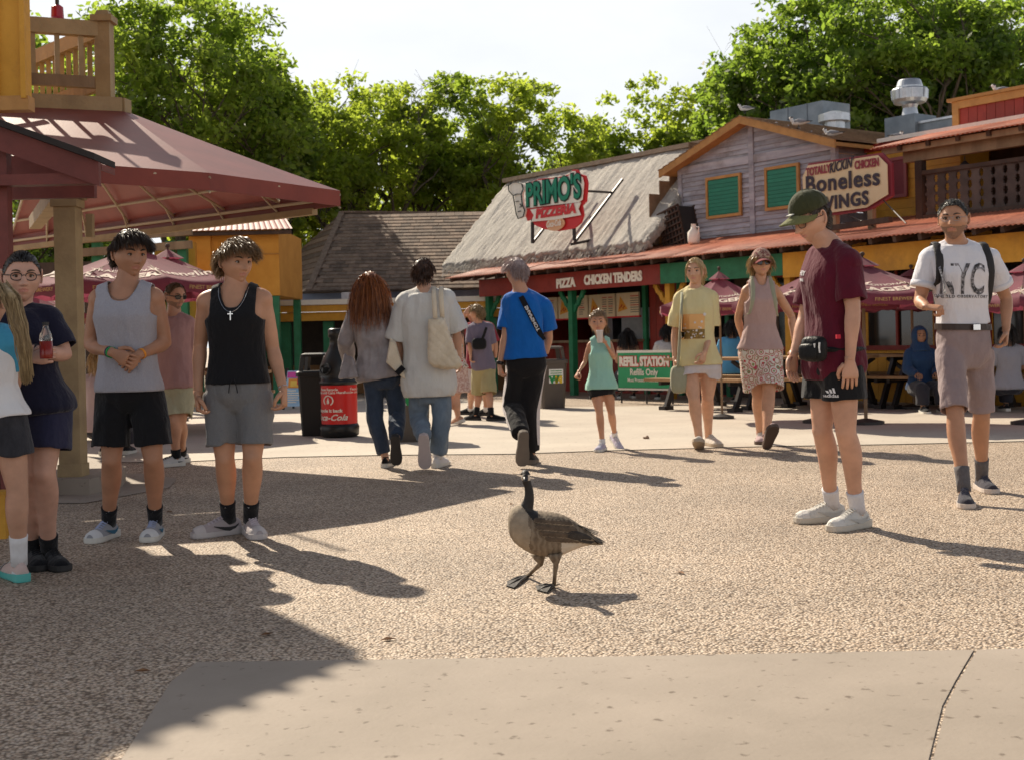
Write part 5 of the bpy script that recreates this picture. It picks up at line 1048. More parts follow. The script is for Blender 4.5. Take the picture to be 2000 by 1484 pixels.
    def shorts(s, mat, wt=.20, frac=.8, ease=.014, r0=.10, r1=.105, amp=.008, seed=3, name='shorts', zfold=.6, fold=(10, 10, 5), spread=.0):
        j = s.J; mb = MB(); mb.loft(s.rings(-.17, wt, ease, steps=10)); k = s.k * s.leg; cuts = []
        for sd in 'lr':
            H_, K, A = j['h' + sd], j['k' + sd], j['a' + sd]
            if frac <= 1: ex_ = .06 / (K - H_).length; pts = [H_.lerp(K, (frac + ex_) * t) for t in (0, .3, .6, .85, 1)]; rd = [r0 * k + (r1 - r0) * k * t for t in (0, .3, .6, .85, 1)]; cuts.append((H_.lerp(K, frac), (K - H_).normalized(), .17, .30))
            else: pts = [H_.lerp(K, t) for t in (0, .4, .8, 1)] + [K.lerp(A, (frac - 1) * t) for t in (.3, .65, 1)]; rd = [r0 * k + (r1 - r0) * k * t for t in (0, .2, .4, .5, .65, .8, 1)]
            sg = -1 if sd == 'l' else 1; m_ = len(pts) - 1; pts = [q + s.latH * (sg * spread * i / m_) for i, q in enumerate(pts)]; mb.tube(pts, rd, 18)
        return s.garment(name, mb, mat, amp=amp, seed=seed, zfold=zfold, fold=fold, cuts=cuts, it=3)
    def skirt(s, mat, wt=.22, z1=.55, r=(.17, .13), flare=.05, amp=.010, name='skirt', seed=4):
        mb = MB(); rg = s.rings(-.02, wt, .012, steps=6)[::-1]; c, lat, fr = s.frame(-.02); n = 28
        for t in (.3, .6, 1.0):
            cc = V3(c.x, c.y, c.z + (z1 - c.z) * t); rg.append([cc + lat * ((r[0] + flare * t) * math.cos(2 * PI * q / n)) + fr * ((r[1] + flare * t) * math.sin(2 * PI * q / n)) for q in range(n)])
        mb.loft(rg); return s.garment(name, mb, mat, amp=amp, seed=seed, zfold=1.0)
    def shoe(s, sd, yaw, mats, pitch=0., sock=None, sockh=.10, planted=True, size=1., roll=0., laces=True, swoosh=None, sandal=False, smark=None):
        A = s.J['a' + sd].copy(); k = s.k * size; Rz = Matrix.Rotation(yaw, 3, 'Z') @ Matrix.Rotation(pitch, 3, 'Y') @ Matrix.Rotation(roll, 3, 'X')
        o = A - Rz @ V3(-.025 * k, 0, .085 * k)
        if planted: o.z = .002
        T = lambda x, y, z: o + Rz @ V3(x * k, y * k, z * k); n = 16
        prof = [(-.098, .016, .066), (-.090, .030, .080), (-.065, .037, .094), (-.03, .039, .100), (.005, .041, .100), (.03, .044, .094), (.06, .048, .084), (.10, .052, .073), (.135, .052, .066), (.16, .047, .061), (.178, .036, .054), (.188, .020, .046)]
        up = MB(); up.loft([[T(x, w * (1 - .10 * max(0, math.sin(2 * PI * q / n))) * math.cos(2 * PI * q / n), .016 + max(-.006, (h - .016) * math.sin(2 * PI * q / n) ** 1 if math.sin(2 * PI * q / n) > 0 else -.006)) for q in range(n)] for x, w, h in prof])
        up.tube([T(-.028 + .030 * math.cos(a), .031 * math.sin(a), .090 + (.006 if math.cos(a) < 0 else -.004)) for a in [2 * PI * i / 14 for i in range(15)]], .006 * k, 6)
        sh = up.build('shoe', mats[0], s.root, smooth=True)
        so = MB(); out = [(-.106, .016), (-.098, .034), (-.065, .042), (-.02, .042), (.03, .045), (.08, .052), (.13, .055), (.165, .050), (.188, .036), (.198, .018)]
        ol = [(x, w) for x, w in out] + [(x, -w) for x, w in out[::-1]]
        so.loft([[T(x * .985, y * .95, .0) for x, y in ol], [T(x, y, .008) for x, y in ol], [T(x, y, .030 + (.010 if x < -.05 else 0)) for x, y in ol]]); so.build('sole', mats[1], sh)
        if laces:
            g = MB()
            for i in range(5): x = .022 + i * .019; z = .103 - i * .0075; g.tube([T(x - .004, -.022, z - .008), T(x, 0, z + .002), T(x + .004, .022, z - .008)], .0035 * k, 5); g.tube([T(x + .006, -.022, z - .010), T(x, 0, z), T(x - .004, .022, z - .008)], .0030 * k, 5)
            g.build('laces', mats[2] if len(mats) > 2 else mats[0], sh)
        if len(mats) > 3:
            for nm_, pr_, dh in (('toe_overlay', prof[8:], .013), ('heel_overlay', prof[0:4], .040)):
                g = MB(); g.loft([[T(x, (w + .002) * math.cos(PI * q / 12), .016 + (h - dh) * math.sin(PI * q / 12)) for q in range(13)] for x, w, h in pr_], 0, False); g.build(nm_, mats[3], sh, smooth=True)
        if swoosh:
            for ys in (-1, 1):
                g = MB(); cv = [(-.070, .058, .003), (-.045, .042, .007), (-.01, .036, .011), (.02, .040, .010), (.05, .048, .006), (.085, .058, .002)]
                yy = lambda x, z: ys * (np.interp(x, [p[0] for p in prof], [p[1] for p in prof]) * (1 - ((z - .016) / max(.02, np.interp(x, [p[0] for p in prof], [p[2] for p in prof]) - .010)) ** 2) ** .5 + .0035 if z < np.interp(x, [p[0] for p in prof], [p[2] for p in prof]) - .012 else .015)
                vs = []
                for x, z, w in cv: vs += [T(x, yy(x, z - w), z - w), T(x, yy(x, z + w), z + w)]
                g.add(vs, [(2 * i, 2 * i + 2, 2 * i + 3, 2 * i + 1) for i in range(len(cv) - 1)]); g.build('side_mark', swoosh, sh)
        if sock:
            K = s.J['k' + sd]; d = (K - A).normalized(); r = .0415 * s.k * s.leg; g = MB(); a0 = T(-.028, 0, .075)
            g.tube([a0, A + d * (sockh * .35), A + d * (sockh * .8), A + d * sockh, A + d * (sockh + .002)], [r * 1.02, r * 1.04, r * 1.10, r * 1.16, r * .9], 16); sk_ = g.build('sock', sock, s.root, smooth=True)
            if smark:
                c_ = A + d * (sockh * .78); rr_ = r * 1.13; cv = [(-.016, .006, .001), (-.010, -.002, .003), (-.002, -.005, .004), (.008, -.001, .003), (.018, .006, .0008)]; vs = []
                for x, z, w in cv:
                    for e_ in (-w, w): vs.append(c_ + V3(x, -math.sqrt(max(0, rr_ ** 2 - x * x)) - .002, z + e_))
                MB().add(vs, [(2 * i, 2 * i + 2, 2 * i + 3, 2 * i + 1) for i in range(4)]).build('sock_mark', smark, sk_)
        return T
    # ---------------- hair
    def hair(s, mat, zone, length, comb, lift=.5, curl=.0, n=1300, w=.0022, grav=.25, seed=1, cap=.008, seg=5, name='hair', clump=0., keep=1.04):
        r = np.random.default_rng(seed); k = s.hs; R = s.R; hv = HV
        m = MB(); sel = zone(HFC); vs = hv * (1 + cap / .10); bn = vn(hv * 38, seed)[:, None] * .004; vs = vs + hv / .1 * bn
        Rn = np.array(R); hc = np.array(s.hc); m.add(((vs * k) @ Rn.T + hc).tolist(), [f for f, q in zip(HF, sel) if q])
        idx = np.nonzero(sel)[0]; ar = np.array([np.linalg.norm(np.cross(hv[HF[i][2]] - hv[HF[i][0]], hv[HF[i][3]] - hv[HF[i][1]])) for i in idx]); pr = ar / ar.sum()
        ch = r.choice(idx, n, p=pr); root = HFC[ch] * (1 + (cap - .002) / .10) + r.normal(0, .0025, (n, 3)); nr = root / np.linalg.norm(root, axis=1)[:, None]
        L = length(root) * r.uniform(.75, 1.2, n); cb = comb(root); d = nr * lift + cb + r.normal(0, .13, (n, 3)); d /= np.linalg.norm(d, axis=1)[:, None]
        gl = np.array(R.transposed() @ V3(0, 0, -1)); pts = [root]; p = root.copy(); ph = r.uniform(0, 6.28, n); cl = vn(root * 45, seed + 3) * 3
        for i in range(seg):
            c = np.stack([np.sin(ph + i * 1.7 + cl), np.cos(ph + i * 1.9 + cl), np.sin(ph * 2 + i + cl)], -1) * curl
            d = d + gl * grav + c + cb * .10; d /= np.linalg.norm(d, axis=1)[:, None]; p = p + d * (L / seg)[:, None]
            q = np.sqrt((p[:, 0] / .078) ** 2 + (p[:, 1] / .100) ** 2 + (p[:, 2] / .117) ** 2); inside = (q < keep) & (p[:, 2] > -.10); p = np.where(inside[:, None], p * (keep / np.maximum(q, .3))[:, None], p); pts.append(p.copy())
        A = np.stack(pts, 1); A = (A * k) @ Rn.T + hc; ns = seg + 1; V_ = []; F_ = []
        tn = np.gradient(A, axis=1); tn /= np.linalg.norm(tn, axis=2)[..., None] + 1e-9; rv = r.normal(size=(n, 1, 3)); sdv = np.cross(tn, rv); sdv /= np.linalg.norm(sdv, axis=2)[..., None] + 1e-9; s2 = np.cross(tn, sdv)
        wd = (w * np.linspace(1, .25, ns))[None, :, None] * r.uniform(.6, 1.4, (n, 1, 1))
        T3 = np.stack([A + sdv * wd * 1.25, A - sdv * wd * 1.25], 2)   # n, ns, 2, 3: flat strands
        V_ = T3.reshape(-1, 3); base = (np.arange(n) * ns * 2)[:, None] + (np.arange(seg) * 2)[None]; base = base.ravel()
        F_.append(np.stack([base, base + 1, base + 3, base + 2], 1))
        F_ = np.concatenate(F_); m.add(V_.tolist(), F_.tolist()); return m.build(name, mat, s.root, smooth=True)
    def ponytail(s, mat, pts, r0, n=260, seed=2, name='ponytail', w=.0028, wave=.006):
        r = np.random.default_rng(seed); m = MB(); pts = [Vector(p) for p in pts]; K = len(pts)
        m.tube(pts, [r0 * (.55 if i == 0 else 1 - .55 * i / (K - 1)) for i in range(K)], 10)
        for i in range(n):
            a = r.uniform(0, 6.28); q = r.uniform(.7, 1.15); l = []; sh = r.uniform(.75, 1.08)
            for j, p in enumerate(pts):
                rr = r0 * (.55 if j == 0 else 1 - .5 * j / (K - 1)) * q; l.append(p + V3(math.cos(a) * rr + r.normal(0, wave), math.sin(a) * rr, math.sin(a * 2) * .01 - (sh - 1) * .08 * j / K + r.normal(0, wave)))
            m.tube(l, [w * (1 - .6 * j / K) for j in range(K)], 3, cap=False)
        return m.build(name, mat, s.root, smooth=True)
    def glasses(s, mat, lens=None, lw=.021, lh=.016, name='glasses', y=.093, rim=.0016, z=.006):
        g = MB(); L = s.L; k = s.hs
        for sx in (-1, 1):
            ring = [L(sx * .031 + lw * math.copysign(abs(math.cos(a)) ** .75, math.cos(a)), y - .012 * (abs(math.cos(a)) if math.cos(a) * sx > 0 else 0), z + lh * math.copysign(abs(math.sin(a)) ** .8, math.sin(a))) for a in [2 * PI * i / 18 for i in range(19)]]
            g.tube(ring, rim * k, 5, 0, False); g.tube([L(sx * (.031 + lw), y - .012, z + .006), L(sx * .072, .055, z + .006), L(sx * .081, -.015, z + .004)], rim * k * 1.1, 5, 0)
            if lens: g.add(ring[:-1], [tuple(range(18))], 1)
        g.tube([L(-.031 + lw, y, z + .004), L(0, y + .006, z + .007), L(.031 - lw, y, z + .004)], rim * k, 5, 0); return g.build(name, [mat] + ([lens] if lens else []), s.root, smooth=False)
    def band(s, sd, t, mat, w=.008, r=.030, name='wristband', h=.012):
        j = s.J; p = j['w' + sd].lerp(j['e' + sd], t); d = (j['e' + sd] - j['w' + sd]).normalized(); g = MB(); g.tube([p - d * h * .5, p - d * h * .45, p + d * h * .45, p + d * h * .5], [r * .9, r, r, r * .9], 14); return g.build(name, mat, s.root, smooth=True)
    def strap(s, garment, sd, fr_, parent, mat, w=.034, drop=.40, out=.055, th=.009, name='shoulder_strap'):
        bv = BVHTree.FromObject(garment, bpy.context.evaluated_depsgraph_get()); off = wloc(s.root); c0 = s.N.lerp(s.J['s' + sd], fr_); sg = -1 if sd == 'l' else 1; path = []
        for yy in (.16, .12, .06, .0, -.04):
            h = bv.ray_cast(c0 - off + V3(0, yy * s.front, .5), V3(0, 0, -1), 1.0); path.append((h[0] + off + V3(0, 0, th)) if h[0] is not None else c0 + V3(0, yy * s.front, -.05 if yy > .1 else .03))
        path = [q for q in path if q.z > c0.z - .10]
        for i in range(2, 13):
            a = i / 12; q = c0 + V3(sg * (.008 + out * a ** 2), 0, .06 - (drop + .02) * a); h = bv.ray_cast(q - off + V3(0, -.6 * s.front, 0), V3(0, s.front, 0), 1.2)
            if h[0] is not None and h[0].z + off.z < path[-1].z: path.append(h[0] + off + V3(0, -th * s.front, 0))
        path.append(path[-1] + V3(sg * .03, .10 * s.front, -.03)); rg = []; m = len(path)
        for i, q in enumerate(path):
            t = (path[min(i + 1, m - 1)] - path[max(0, i - 1)]).normalized(); sd_ = V3(1, 0, 0) - t * t.x; sd_.normalize(); up_ = t.cross(sd_); wd = w if i < m * .6 else w * (1 - .55 * (i - m * .6) / (m * .4))
            rg.append([q + sd_ * (wd * math.cos(2 * PI * u / 10)) + up_ * (th * math.sin(2 * PI * u / 10)) for u in range(10)])
        return MB().loft(rg).build(name, mat, parent, smooth=True)
    def decal(s, name, verts, faces, mat, o, ax, ay, parent, off=.004, bvh=None):
        """flat print laid on the cloth: points in the plane (o, ax, ay) dropped along the plane normal onto the garment"""
        ax, ay = Vector(ax).normalized(), Vector(ay).normalized(); nn = ax.cross(ay); bv = bvh or s.last; vs = []
        for q in verts:
            p = Vector(o) + ax * q[0] + ay * q[1]; h = bv.ray_cast(p + nn * .4, -nn, .9); vs.append((h[0] + nn * off) if h[0] is not None else p)
        g = MB(); g.add(vs, faces); ob = g.build(name, mat, parent); return ob
def zone_std(front=.055, side=.012, back=-.055):
    return lambda c: (c[:, 2] > np.where(c[:, 1] > .02, side + (front - side) * sm(c[:, 1], .02, .062), back + (side - back) * sm(c[:, 1], -.05, .02))) & ~((np.abs(c[:, 0]) > .06) & (np.abs(c[:, 1] + .01) < .026) & (c[:, 2] < .030))
def grid_decal(w, h, nx, ny): return [(-w / 2 + w * i / nx, -h / 2 + h * j / ny) for i in range(nx + 1) for j in range(ny + 1)], [(i * (ny + 1) + j, (i + 1) * (ny + 1) + j, (i + 1) * (ny + 1) + j + 1, i * (ny + 1) + j + 1) for i in range(nx) for j in range(ny)]
# ------------------------------------------------------------------ the people in the square
SILV = P('silver', (.75, .75, .75), .2, .9); BLKC = fabric('black', (.010, .010, .012)); WHT = fabric('white', (.70, .69, .70)); NAVY = fabric('navy', (.012, .012, .028)); SOLEW = P('sole_white', (.62, .60, .55), .6); SOLED = P('sole_dark', (.03, .028, .028), .7); LENS = P('lens_dark', (.008, .007, .007), .08, spec=.8)
BFRAME = P('frame_black', (.012, .010, .010), .3); CLEAR = None
top_len = lambda a, b, z0=.03: (lambda c: b + (a - b) * sm(c[:, 2], z0, z0 + .05))
def comb_mop(c): f = sm(c[:, 2], .02, .08); return np.stack([c[:, 0] * 3, f * 1.1 - .1, -.35 * (1 - f)], -1)
def comb_crop(c): return np.stack([c[:, 0] * 2, np.where(c[:, 1] > 0, .4, -.3), -.5 * (1 - sm(c[:, 2], .03, .09))], -1)
def comb_down(c): return np.stack([c[:, 0] * 5, c[:, 1] * 2 - .15, -.5 - 0 * c[:, 0]], -1)
def comb_back(c): return np.stack([-c[:, 0] * 3, -1.2 + 0 * c[:, 0], -.35 - 0 * c[:, 0]], -1)
def necklace(p, mat, drop=.62, cross=False):
    c, lat, fr = p.frame(.96); g = MB(); bv = p.bvh; pts = []
    for i in range(25):
        a = PI * i / 24; q = c + lat * (.085 * math.cos(a)) * p.k + V3(0, 0, .03 - (.03 + .115 * drop) * math.sin(a) ** 1.3) + p.fv * .5; hs_ = [b_.ray_cast(q, -p.fv, .9)[0] for b_ in (bv, p.last)]; hs_ = [h_ for h_ in hs_ if h_ is not None]; pts.append((max(hs_, key=lambda h_: h_.dot(p.fv)) + p.fv * .008) if hs_ else q - p.fv * .42)
    g.tube(pts, .0011, 5); o = g.build('necklace', mat, p.root)
    if cross:
        b = pts[12] + p.fv * .016 + V3(0, 0, -.022); g = MB(); g.box(b, (.006, .005, .050)); g.box(b + V3(0, -.0035, .010), (.030, .006, .006)); g.build('cross_pendant', mat, o)
# ---- boy, grey tank top
p = Person('boy in a grey tank top and black shorts clasping his hands', 7.25, dict(hd=(254, 499), nk=(246, 561), sl=(192, 581), sr=(302, 579), el=(176, 676, .04), er=(323, 671, .04), wl=(222, 690, -.17), wr=(270, 694, -.15), hl=(222, 768), hr=(284, 768), kl=(218, 898, -.03), kr=(299, 896, -.03), al=('g', 213, 1050), ar=('g', 304, 1048)), skin_c=(.43, .235, .155), look=(.62, -.72, -.12), hs=1.06, arm=.98, leg=.98)
p.flesh(); p.head(brow=(.02, .013, .01)); p.hand('l', (.85, -.15, -.42), (.1, 1, 0), .35, (0, 0, 1)); p.hand('r', (-.72, -.05, -.6), (0, 1, 0), .45, (0, 0, 1)); p.finish()
p.hair(hairmat('darkbrown', (.020, .012, .007), (.075, .045, .026)), zone_std(.062, .02, -.045), top_len(.078, .026), comb_mop, .34, .04, 5200, .0015, .30, 3, .016, keep=1.14)
p.tank(fabric('heather', (.33, .32, .36), (.42, .41, .45), 180), hem=.02, ease=.016, seed=3, amp=.005, nf=.86, strap=(.62, .98)); necklace(p, P('chain', (.25, .2, .16), .4, .6), .45)
p.shorts(BLKC, .07, .80, .008, .098, .106, .011, 5, spread=.018)
for q, mt in ((.10, P('band_green', (.02, .35, .08))), (.155, P('band_navy', (.02, .02, .07)))): p.band('l', q, mt, r=.032)
p.band('r', .12, P('band_orange', (.75, .28, .03)), r=.031)
GS = [fabric('shoe_grey', (.30, .30, .32)), SOLEW, P('lace_blue', (.30, .34, .50)), fabric('shoe_white', (.62, .62, .62))]
for sd, yw in (('l', -1.75), ('r', -1.5)): p.shoe(sd, yw, GS, sock=BLKC, sockh=.115, smark=WHT, swoosh=P('mark_teal', (.02, .12, .2)), size=1.04)
# ---- boy, black tank top
p = Person('boy in a black tank top with a silver cross and grey shorts', 7.3, dict(hd=(461, 514), nk=(461, 565), sl=(403, 587), sr=(513, 582), el=(391, 676, .05), er=(533, 684, .03), wl=(386, 772, -.06), wr=(554, 762, -.08), hl=(432, 768), hr=(500, 768), kl=(439, 895, -.02), kr=(493, 892, -.05), al=('g', 447, 1043), ar=('g', 490, 1044)), skin_c=(.50, .285, .19), look=(.66, -.72, -.10), hs=1.02, arm=1.0)
p.flesh(); p.head(brow=(.05, .03, .02)); p.hand('l', (.05, -.1, -1), (1, .2, 0), .75); p.hand('r', (.05, -.15, -1), (-1, .1, 0), .7); p.finish()
p.hair(hairmat('brown', (.11, .064, .030), (.32, .20, .10)), zone_std(.060, .018, -.045), top_len(.085, .045), comb_mop, .42, .16, 5200, .0015, .26, 4, .018, keep=1.16)
p.tank(BLKC, hem=.09, ease=.014, seed=5, nf=.81, amp=.005, strap=(.54, .80)); necklace(p, SILV, .95, True)
so = p.shorts(fabric('grey_jersey', (.16, .16, .165), (.20, .20, .205), 150), .14, .80, .009, .096, .096, .013, 7, spread=.022)
c, lat, fr = p.frame(.14); g = MB()
for s_ in (-1, 1): g.tube([c + fr * .135 + lat * .006 * s_, c + fr * .148 + lat * .018 * s_ + V3(0, 0, -.03), c + fr * .142 + lat * .025 * s_ + V3(0, 0, -.075)], .003, 5)
g.build('drawstring', BLKC, so); p.band('r', .06, SILV, r=.030, h=.007, name='bracelet')
NS = [fabric('shoe_mauve', (.38, .33, .33)), P('sole_mauve', (.50, .46, .45), .5), P('lace_mauve', (.48, .42, .46)), fabric('shoe_mauve2', (.50, .46, .45))]
p.shoe('l', -2.45, NS, sock=BLKC, sockh=.13, smark=WHT, size=1.05, swoosh=SOLED); p.shoe('r', -1.15, NS, sock=BLKC, sockh=.13, smark=WHT, size=1.05)
# ---- boy in green cap looking down at the goose
p = Person('boy in an olive cap and maroon shirt looking down at the goose', 7.15, dict(hd=(1585, 429, -.03), nk=(1625, 480, .0), sl=(1598, 506, .15), sr=(1655, 510, -.16), el=(1572, 622, .16), er=(1666, 606, -.20), wl=(1550, 695, .08), wr=(1660, 706, -.22), hl=(1610, 716, .10), hr=(1645, 718, -.07), kl=(1606, 840, .08), kr=(1652, 843, -.08), al=('g', 1626, 1017), ar=('g', 1676, 1030)), skin_c=(.56, .335, .245), look=(-.86, -.38, -.40), hs=1.05, k=1.04, leg=.98)
p.flesh(); p.head(brow=(.06, .035, .02)); p.hand('l', (-.2, -.1, -1), (.5, -.8, 0), .30, (-1, 0, 0)); p.hand('r', (-.02, -.05, -1), (.15, 1, 0), .28, (-1, 0, 0)); p.finish()
p.hair(hairmat('brown2', (.03, .018, .01), (.08, .05, .028)), lambda c: zone_std(.06, .02, -.06)(c) & (c[:, 2] < .06), top_len(.02, .02), comb_crop, .15, .05, 700, .002, .3, 5, .004)
OLV = fabric('olive', (.040, .043, .018), (.06, .062, .028), 12); OLV2 = fabric('olive_brim', (.14, .14, .055), (.18, .18, .07))
def cap_hat(p, mat, brim, zc=.035, tilt=0., br=.085, name='cap'):
    L = p.L; g = MB(); rg = []
    for i in range(9):
        a = PI / 2 * i / 8; rg.append([L(.087 * math.cos(a) * math.cos(2 * PI * q / 24), -.006 + .110 * math.cos(a) * math.sin(2 * PI * q / 24), zc + .103 * math.sin(a) ** .9 * (1 + .03 * math.sin(2 * PI * q / 24))) for q in range(24)])
    g.loft(rg); o = g.build(name, mat, p.root, smooth=True); b = MB(); v = []; n = 14; K = 5
    for i in range(n + 1):
        a = PI * (.06 + .88 * i / n)
        for j in range(K + 1): f = j / K; x = .086 * math.cos(a); y = -.006 + .108 * math.sin(a); v.append((x * (1 - .06 * f), y + br * f * math.sin(a) ** .6, zc + .010 - .030 * (x / .08) ** 2 - (.018 + tilt) * f))
    T = [L(*q) for q in v] + [L(q[0], q[1], q[2] - .004) for q in v]; m = len(v); fs = []
    for i in range(n):
        for j in range(K): a_ = i * (K + 1) + j; fs += [(a_, a_ + 1, a_ + K + 2, a_ + K + 1), (m + a_, m + a_ + K + 1, m + a_ + K + 2, m + a_ + 1)]
    for i in range(n): a_ = i * (K + 1) + K; fs.append((a_, m + a_, m + a_ + K + 1, a_ + K + 1))
    b.add(T, fs); b.build('brim', brim, o, smooth=True); g = MB(); g.ell(L(0, -.006, zc + .103), (.007, .007, .005), 8, 6); g.build('button', mat, o)
    for q in range(6): a = q * PI / 3 + .5; gg = MB(); gg.tube([L(.0885 * math.cos(t) * math.cos(a), -.006 + .1115 * math.cos(t) * math.sin(a), zc + .1045 * math.sin(t) ** .9) for t in [PI / 2 * i / 6 for i in range(7)]], .0014, 4); gg.build('seam', mat, o)
    return o
ch = cap_hat(p, OLV, OLV2, .050); 
ch2 = MB(); ch2.box(p.L(0, .106, .067), (.04, .04, .006), 0, 0, p.R); ch2.build('cap_mark', P('mark_pale', (.5, .5, .45)), ch)
p.glasses(BFRAME, None, .022, .019, rim=.0018)
MRN = fabric('maroon', (.085, .006, .018), (.11, .009, .026), 12)
sh = p.shirt(MRN, -.10, .022, .80, .028, .012, .009, 8, collar=MRN)
v_, f_ = txt('HEY', .036, .001); o_ = p.frame(.74)[0]; ax = p.latS
p.decal('chest_print', v_, f_, WHT, o_ + ax * -.055 + V3(0, 0, .02), ax, (0, 0, 1), sh); v_, f_ = txt('you', .03, .001); p.decal('chest_print', v_, f_, WHT, o_ + ax * -.055 + V3(0, 0, -.015), ax, (0, 0, 1), sh)
so = p.shorts(BLKC, .10, .50, .018, .112, .128, .008, 9)
# three-stripe mark and word on the hem, facing the camera
hp = at(1656, 769, 7.15); 
for i in range(3): 
    x0 = -.020 + i * .014; p.decal('hem_mark', [(x0, 0), (x0 + .010, 0), (x0 + .004 , .014 + i * .007), (x0 - .006, .014 + i * .007)], [(0, 1, 2, 3)], WHT, at(1632, 769, 6.9), (1, 0, 0), (0, 0, 1), so)
v_, f_ = txt('adidas', .026, .0006); p.decal('hem_mark', v_, f_, WHT, at(1632, 774, 6.9), (1, 0, 0), (0, 0, 1), so)
AF = [fabric('shoe_offwhite', (.58, .55, .50), (.68, .65, .60)), P('sole_offwhite', (.52, .47, .40), .6), P('lace_offwhite', (.6, .57, .52)), fabric('shoe_offwhite2', (.64, .61, .57))]
p.shoe('l', -2.85, AF, sock=fabric('white_rib', (.62, .60, .62), None, 60), sockh=.12, smark=SOLED, size=1.06, swoosh=P('mark_grey', (.42, .40, .37))); p.shoe('r', -2.5, AF, sock=MC['cloth_white_rib'], sockh=.12, size=1.06, swoosh=MC['mark_grey'])
fpk = thing('waist_bag', 'black waist bag worn by the boy in the maroon shirt', 'waist bag', at(1596, 690, 6.9))
cb = at(1590, 682, 6.92); Rb = Matrix((V3(.62, -.78, 0), V3(.78, .62, 0), V3(0, 0, 1))).transposed(); NYL = fabric('black_nylon', (.012, .012, .013), None, 20, .3, 0, .45)
def rbox(c, d, R, n=20, e=3.0, k=7):
    g = MB(); rg = []
    for i in range(k + 1):
        a = PI * i / k; z = -d[2] * math.copysign(abs(math.cos(a)) ** .6, math.cos(a)); m = max(.02, abs(math.sin(a))) ** .5; rg.append([c + R @ V3(d[0] * m * math.copysign(abs(math.cos(t)) ** (2 / e), math.cos(t)), d[1] * m * math.copysign(abs(math.sin(t)) ** (2 / e), math.sin(t)), z) for t in [2 * PI * q / n for q in range(n)]])
    g.loft(rg); return g
rbox(cb, (.075, .045, .070), Rb).build('main_pouch', NYL, fpk, smooth=True); rbox(cb + Rb @ V3(-.005, -.045, -.015), (.058, .026, .046), Rb).build('front_pocket', NYL, fpk, smooth=True)
c, lat, fr = p.frame(.12); g = MB(); g.tube([c + lat * (.185 * math.cos(a)) + fr * (.155 * math.sin(a)) + V3(0, 0, .02) for a in [2 * PI * i / 36 for i in range(37)]], .016, 6); g.build('waist_strap', NYL, fpk)
for q, h in ((.045, .05), (.078, .055)): gg = MB(); gg.tube([cb + Rb @ V3(q, -.052, -.02), cb + Rb @ V3(q, -.056, .0), cb + Rb @ V3(q, -.052, h - .02)], .0045, 6); gg.build('zip_pull', P('zip_white', (.6, .6, .6)), fpk)
g = MB(); g.box(at(1637, 658, 6.88), (.022, .02, .022)); g.build('red_tab', P('tab_red', (.5, .01, .03)), fpk)
# ---- man in the city-print white shirt with a backpack
p = Person('man in glasses and white letter print shirt walking with a backpack', 8.4, dict(hd=(1862, 430, -.06), nk=(1868, 476), sl=(1816, 503, .02), sr=(1931, 503, .0), el=(1796, 590, .02), er=(1966, 585, .10), wl=(1811, 600, -.20), wr=(1965, 648, -.02), hl=(1856, 684), hr=(1912, 684, .06), kl=(1866, 810, -.20), kr=(1917, 812, .12), al=('g', 1884, 985), ar=('g', 1918, 957)), skin_c=(.46, .255, .165), look=(-.45, -.88, -.05), hs=1.06, build=1.02)
p.flesh(); p.head(stubble=True, brow=(.03, .022, .018)); p.hand('l', (.75, -.55, -.12), (.3, .2, -1), 1.05, (0, 0, 1)); p.hand('r', (-.15, -.2, -1), (-1, .2, 0), .6); p.finish()
p.hair(hairmat('greying', (.03, .028, .026), (.12, .11, .10)), zone_std(.075, .015, -.06), top_len(.022, .016), comb_crop, .35, .04, 1300, .0018, .2, 6, .005)
p.glasses(P('frame_steel', (.3, .3, .32), .3, .6), None, .021, .014, rim=.0012)
wsh = fabric('white_tee', (.68, .67, .71)); sh = p.shirt(wsh, .235, .020, .62, .026, .006, .007, 11, collar=wsh)
PRN = M('city_print', (.03, .03, .035), (.30, .29, .31), 45, .8, lo=.42, hi=.6, detail=3); o_ = at(1894, 546, 8.1); ax = p.latS
v_, f_ = txt('NYC', .275, .006, space=1.02, sx=.53); p.decal('chest_print', v_, f_, PRN, o_, ax, (0, 0, 1), sh); v_, f_ = txt('ONE WORLD OBSERVATORY', .026, .0008, space=1.25, sx=1.0); p.decal('chest_print', v_, f_, PRN, at(1888, 578, 8.1), ax, (0, 0, 1), sh)
for sd in 'lr': pp = p.J['s' + sd].lerp(p.J['e' + sd], .62); d = (p.J['e' + sd] - p.J['s' + sd]).normalized(); g = MB(); g.tube([pp - d * .02, pp - d * .018, pp + d * .018, pp + d * .02], [.076, .084, .084, .076], 18); g.build('rolled_cuff', wsh, sh, smooth=True)
KH = fabric('mauve_chino', (.27, .205, .205), (.34, .265, .265), 14); so = p.shorts(KH, .24, .93, .014, .096, .082, .010, 12, zfold=.5, spread=.008)
BLT = P('belt_leather', (.035, .018, .012), .4); g = MB(); rg = p.rings(.19, .248, .030, steps=1); g.loft(rg); bt = g.build('belt', BLT, p.root); c, lat, fr = p.frame(.212); g = MB(); g.box(c + fr * .158 + V3(0, 0, .004), (.045, .012, .036)); g.build('buckle', SILV, bt)
DS = [fabric('shoe_slate', (.035, .033, .045), (.055, .05, .065)), P('sole_cream', (.58, .50, .44), .6), P('lace_slate', (.06, .06, .09))]
p.shoe('l', -1.85, DS, sock=fabric('sock_grey', (.11, .10, .105), (.16, .15, .15), 70), sockh=.15, size=1.05); p.shoe('r', -1.6, DS, sock=MC['cloth_sock_grey'], sockh=.15, size=1.05)
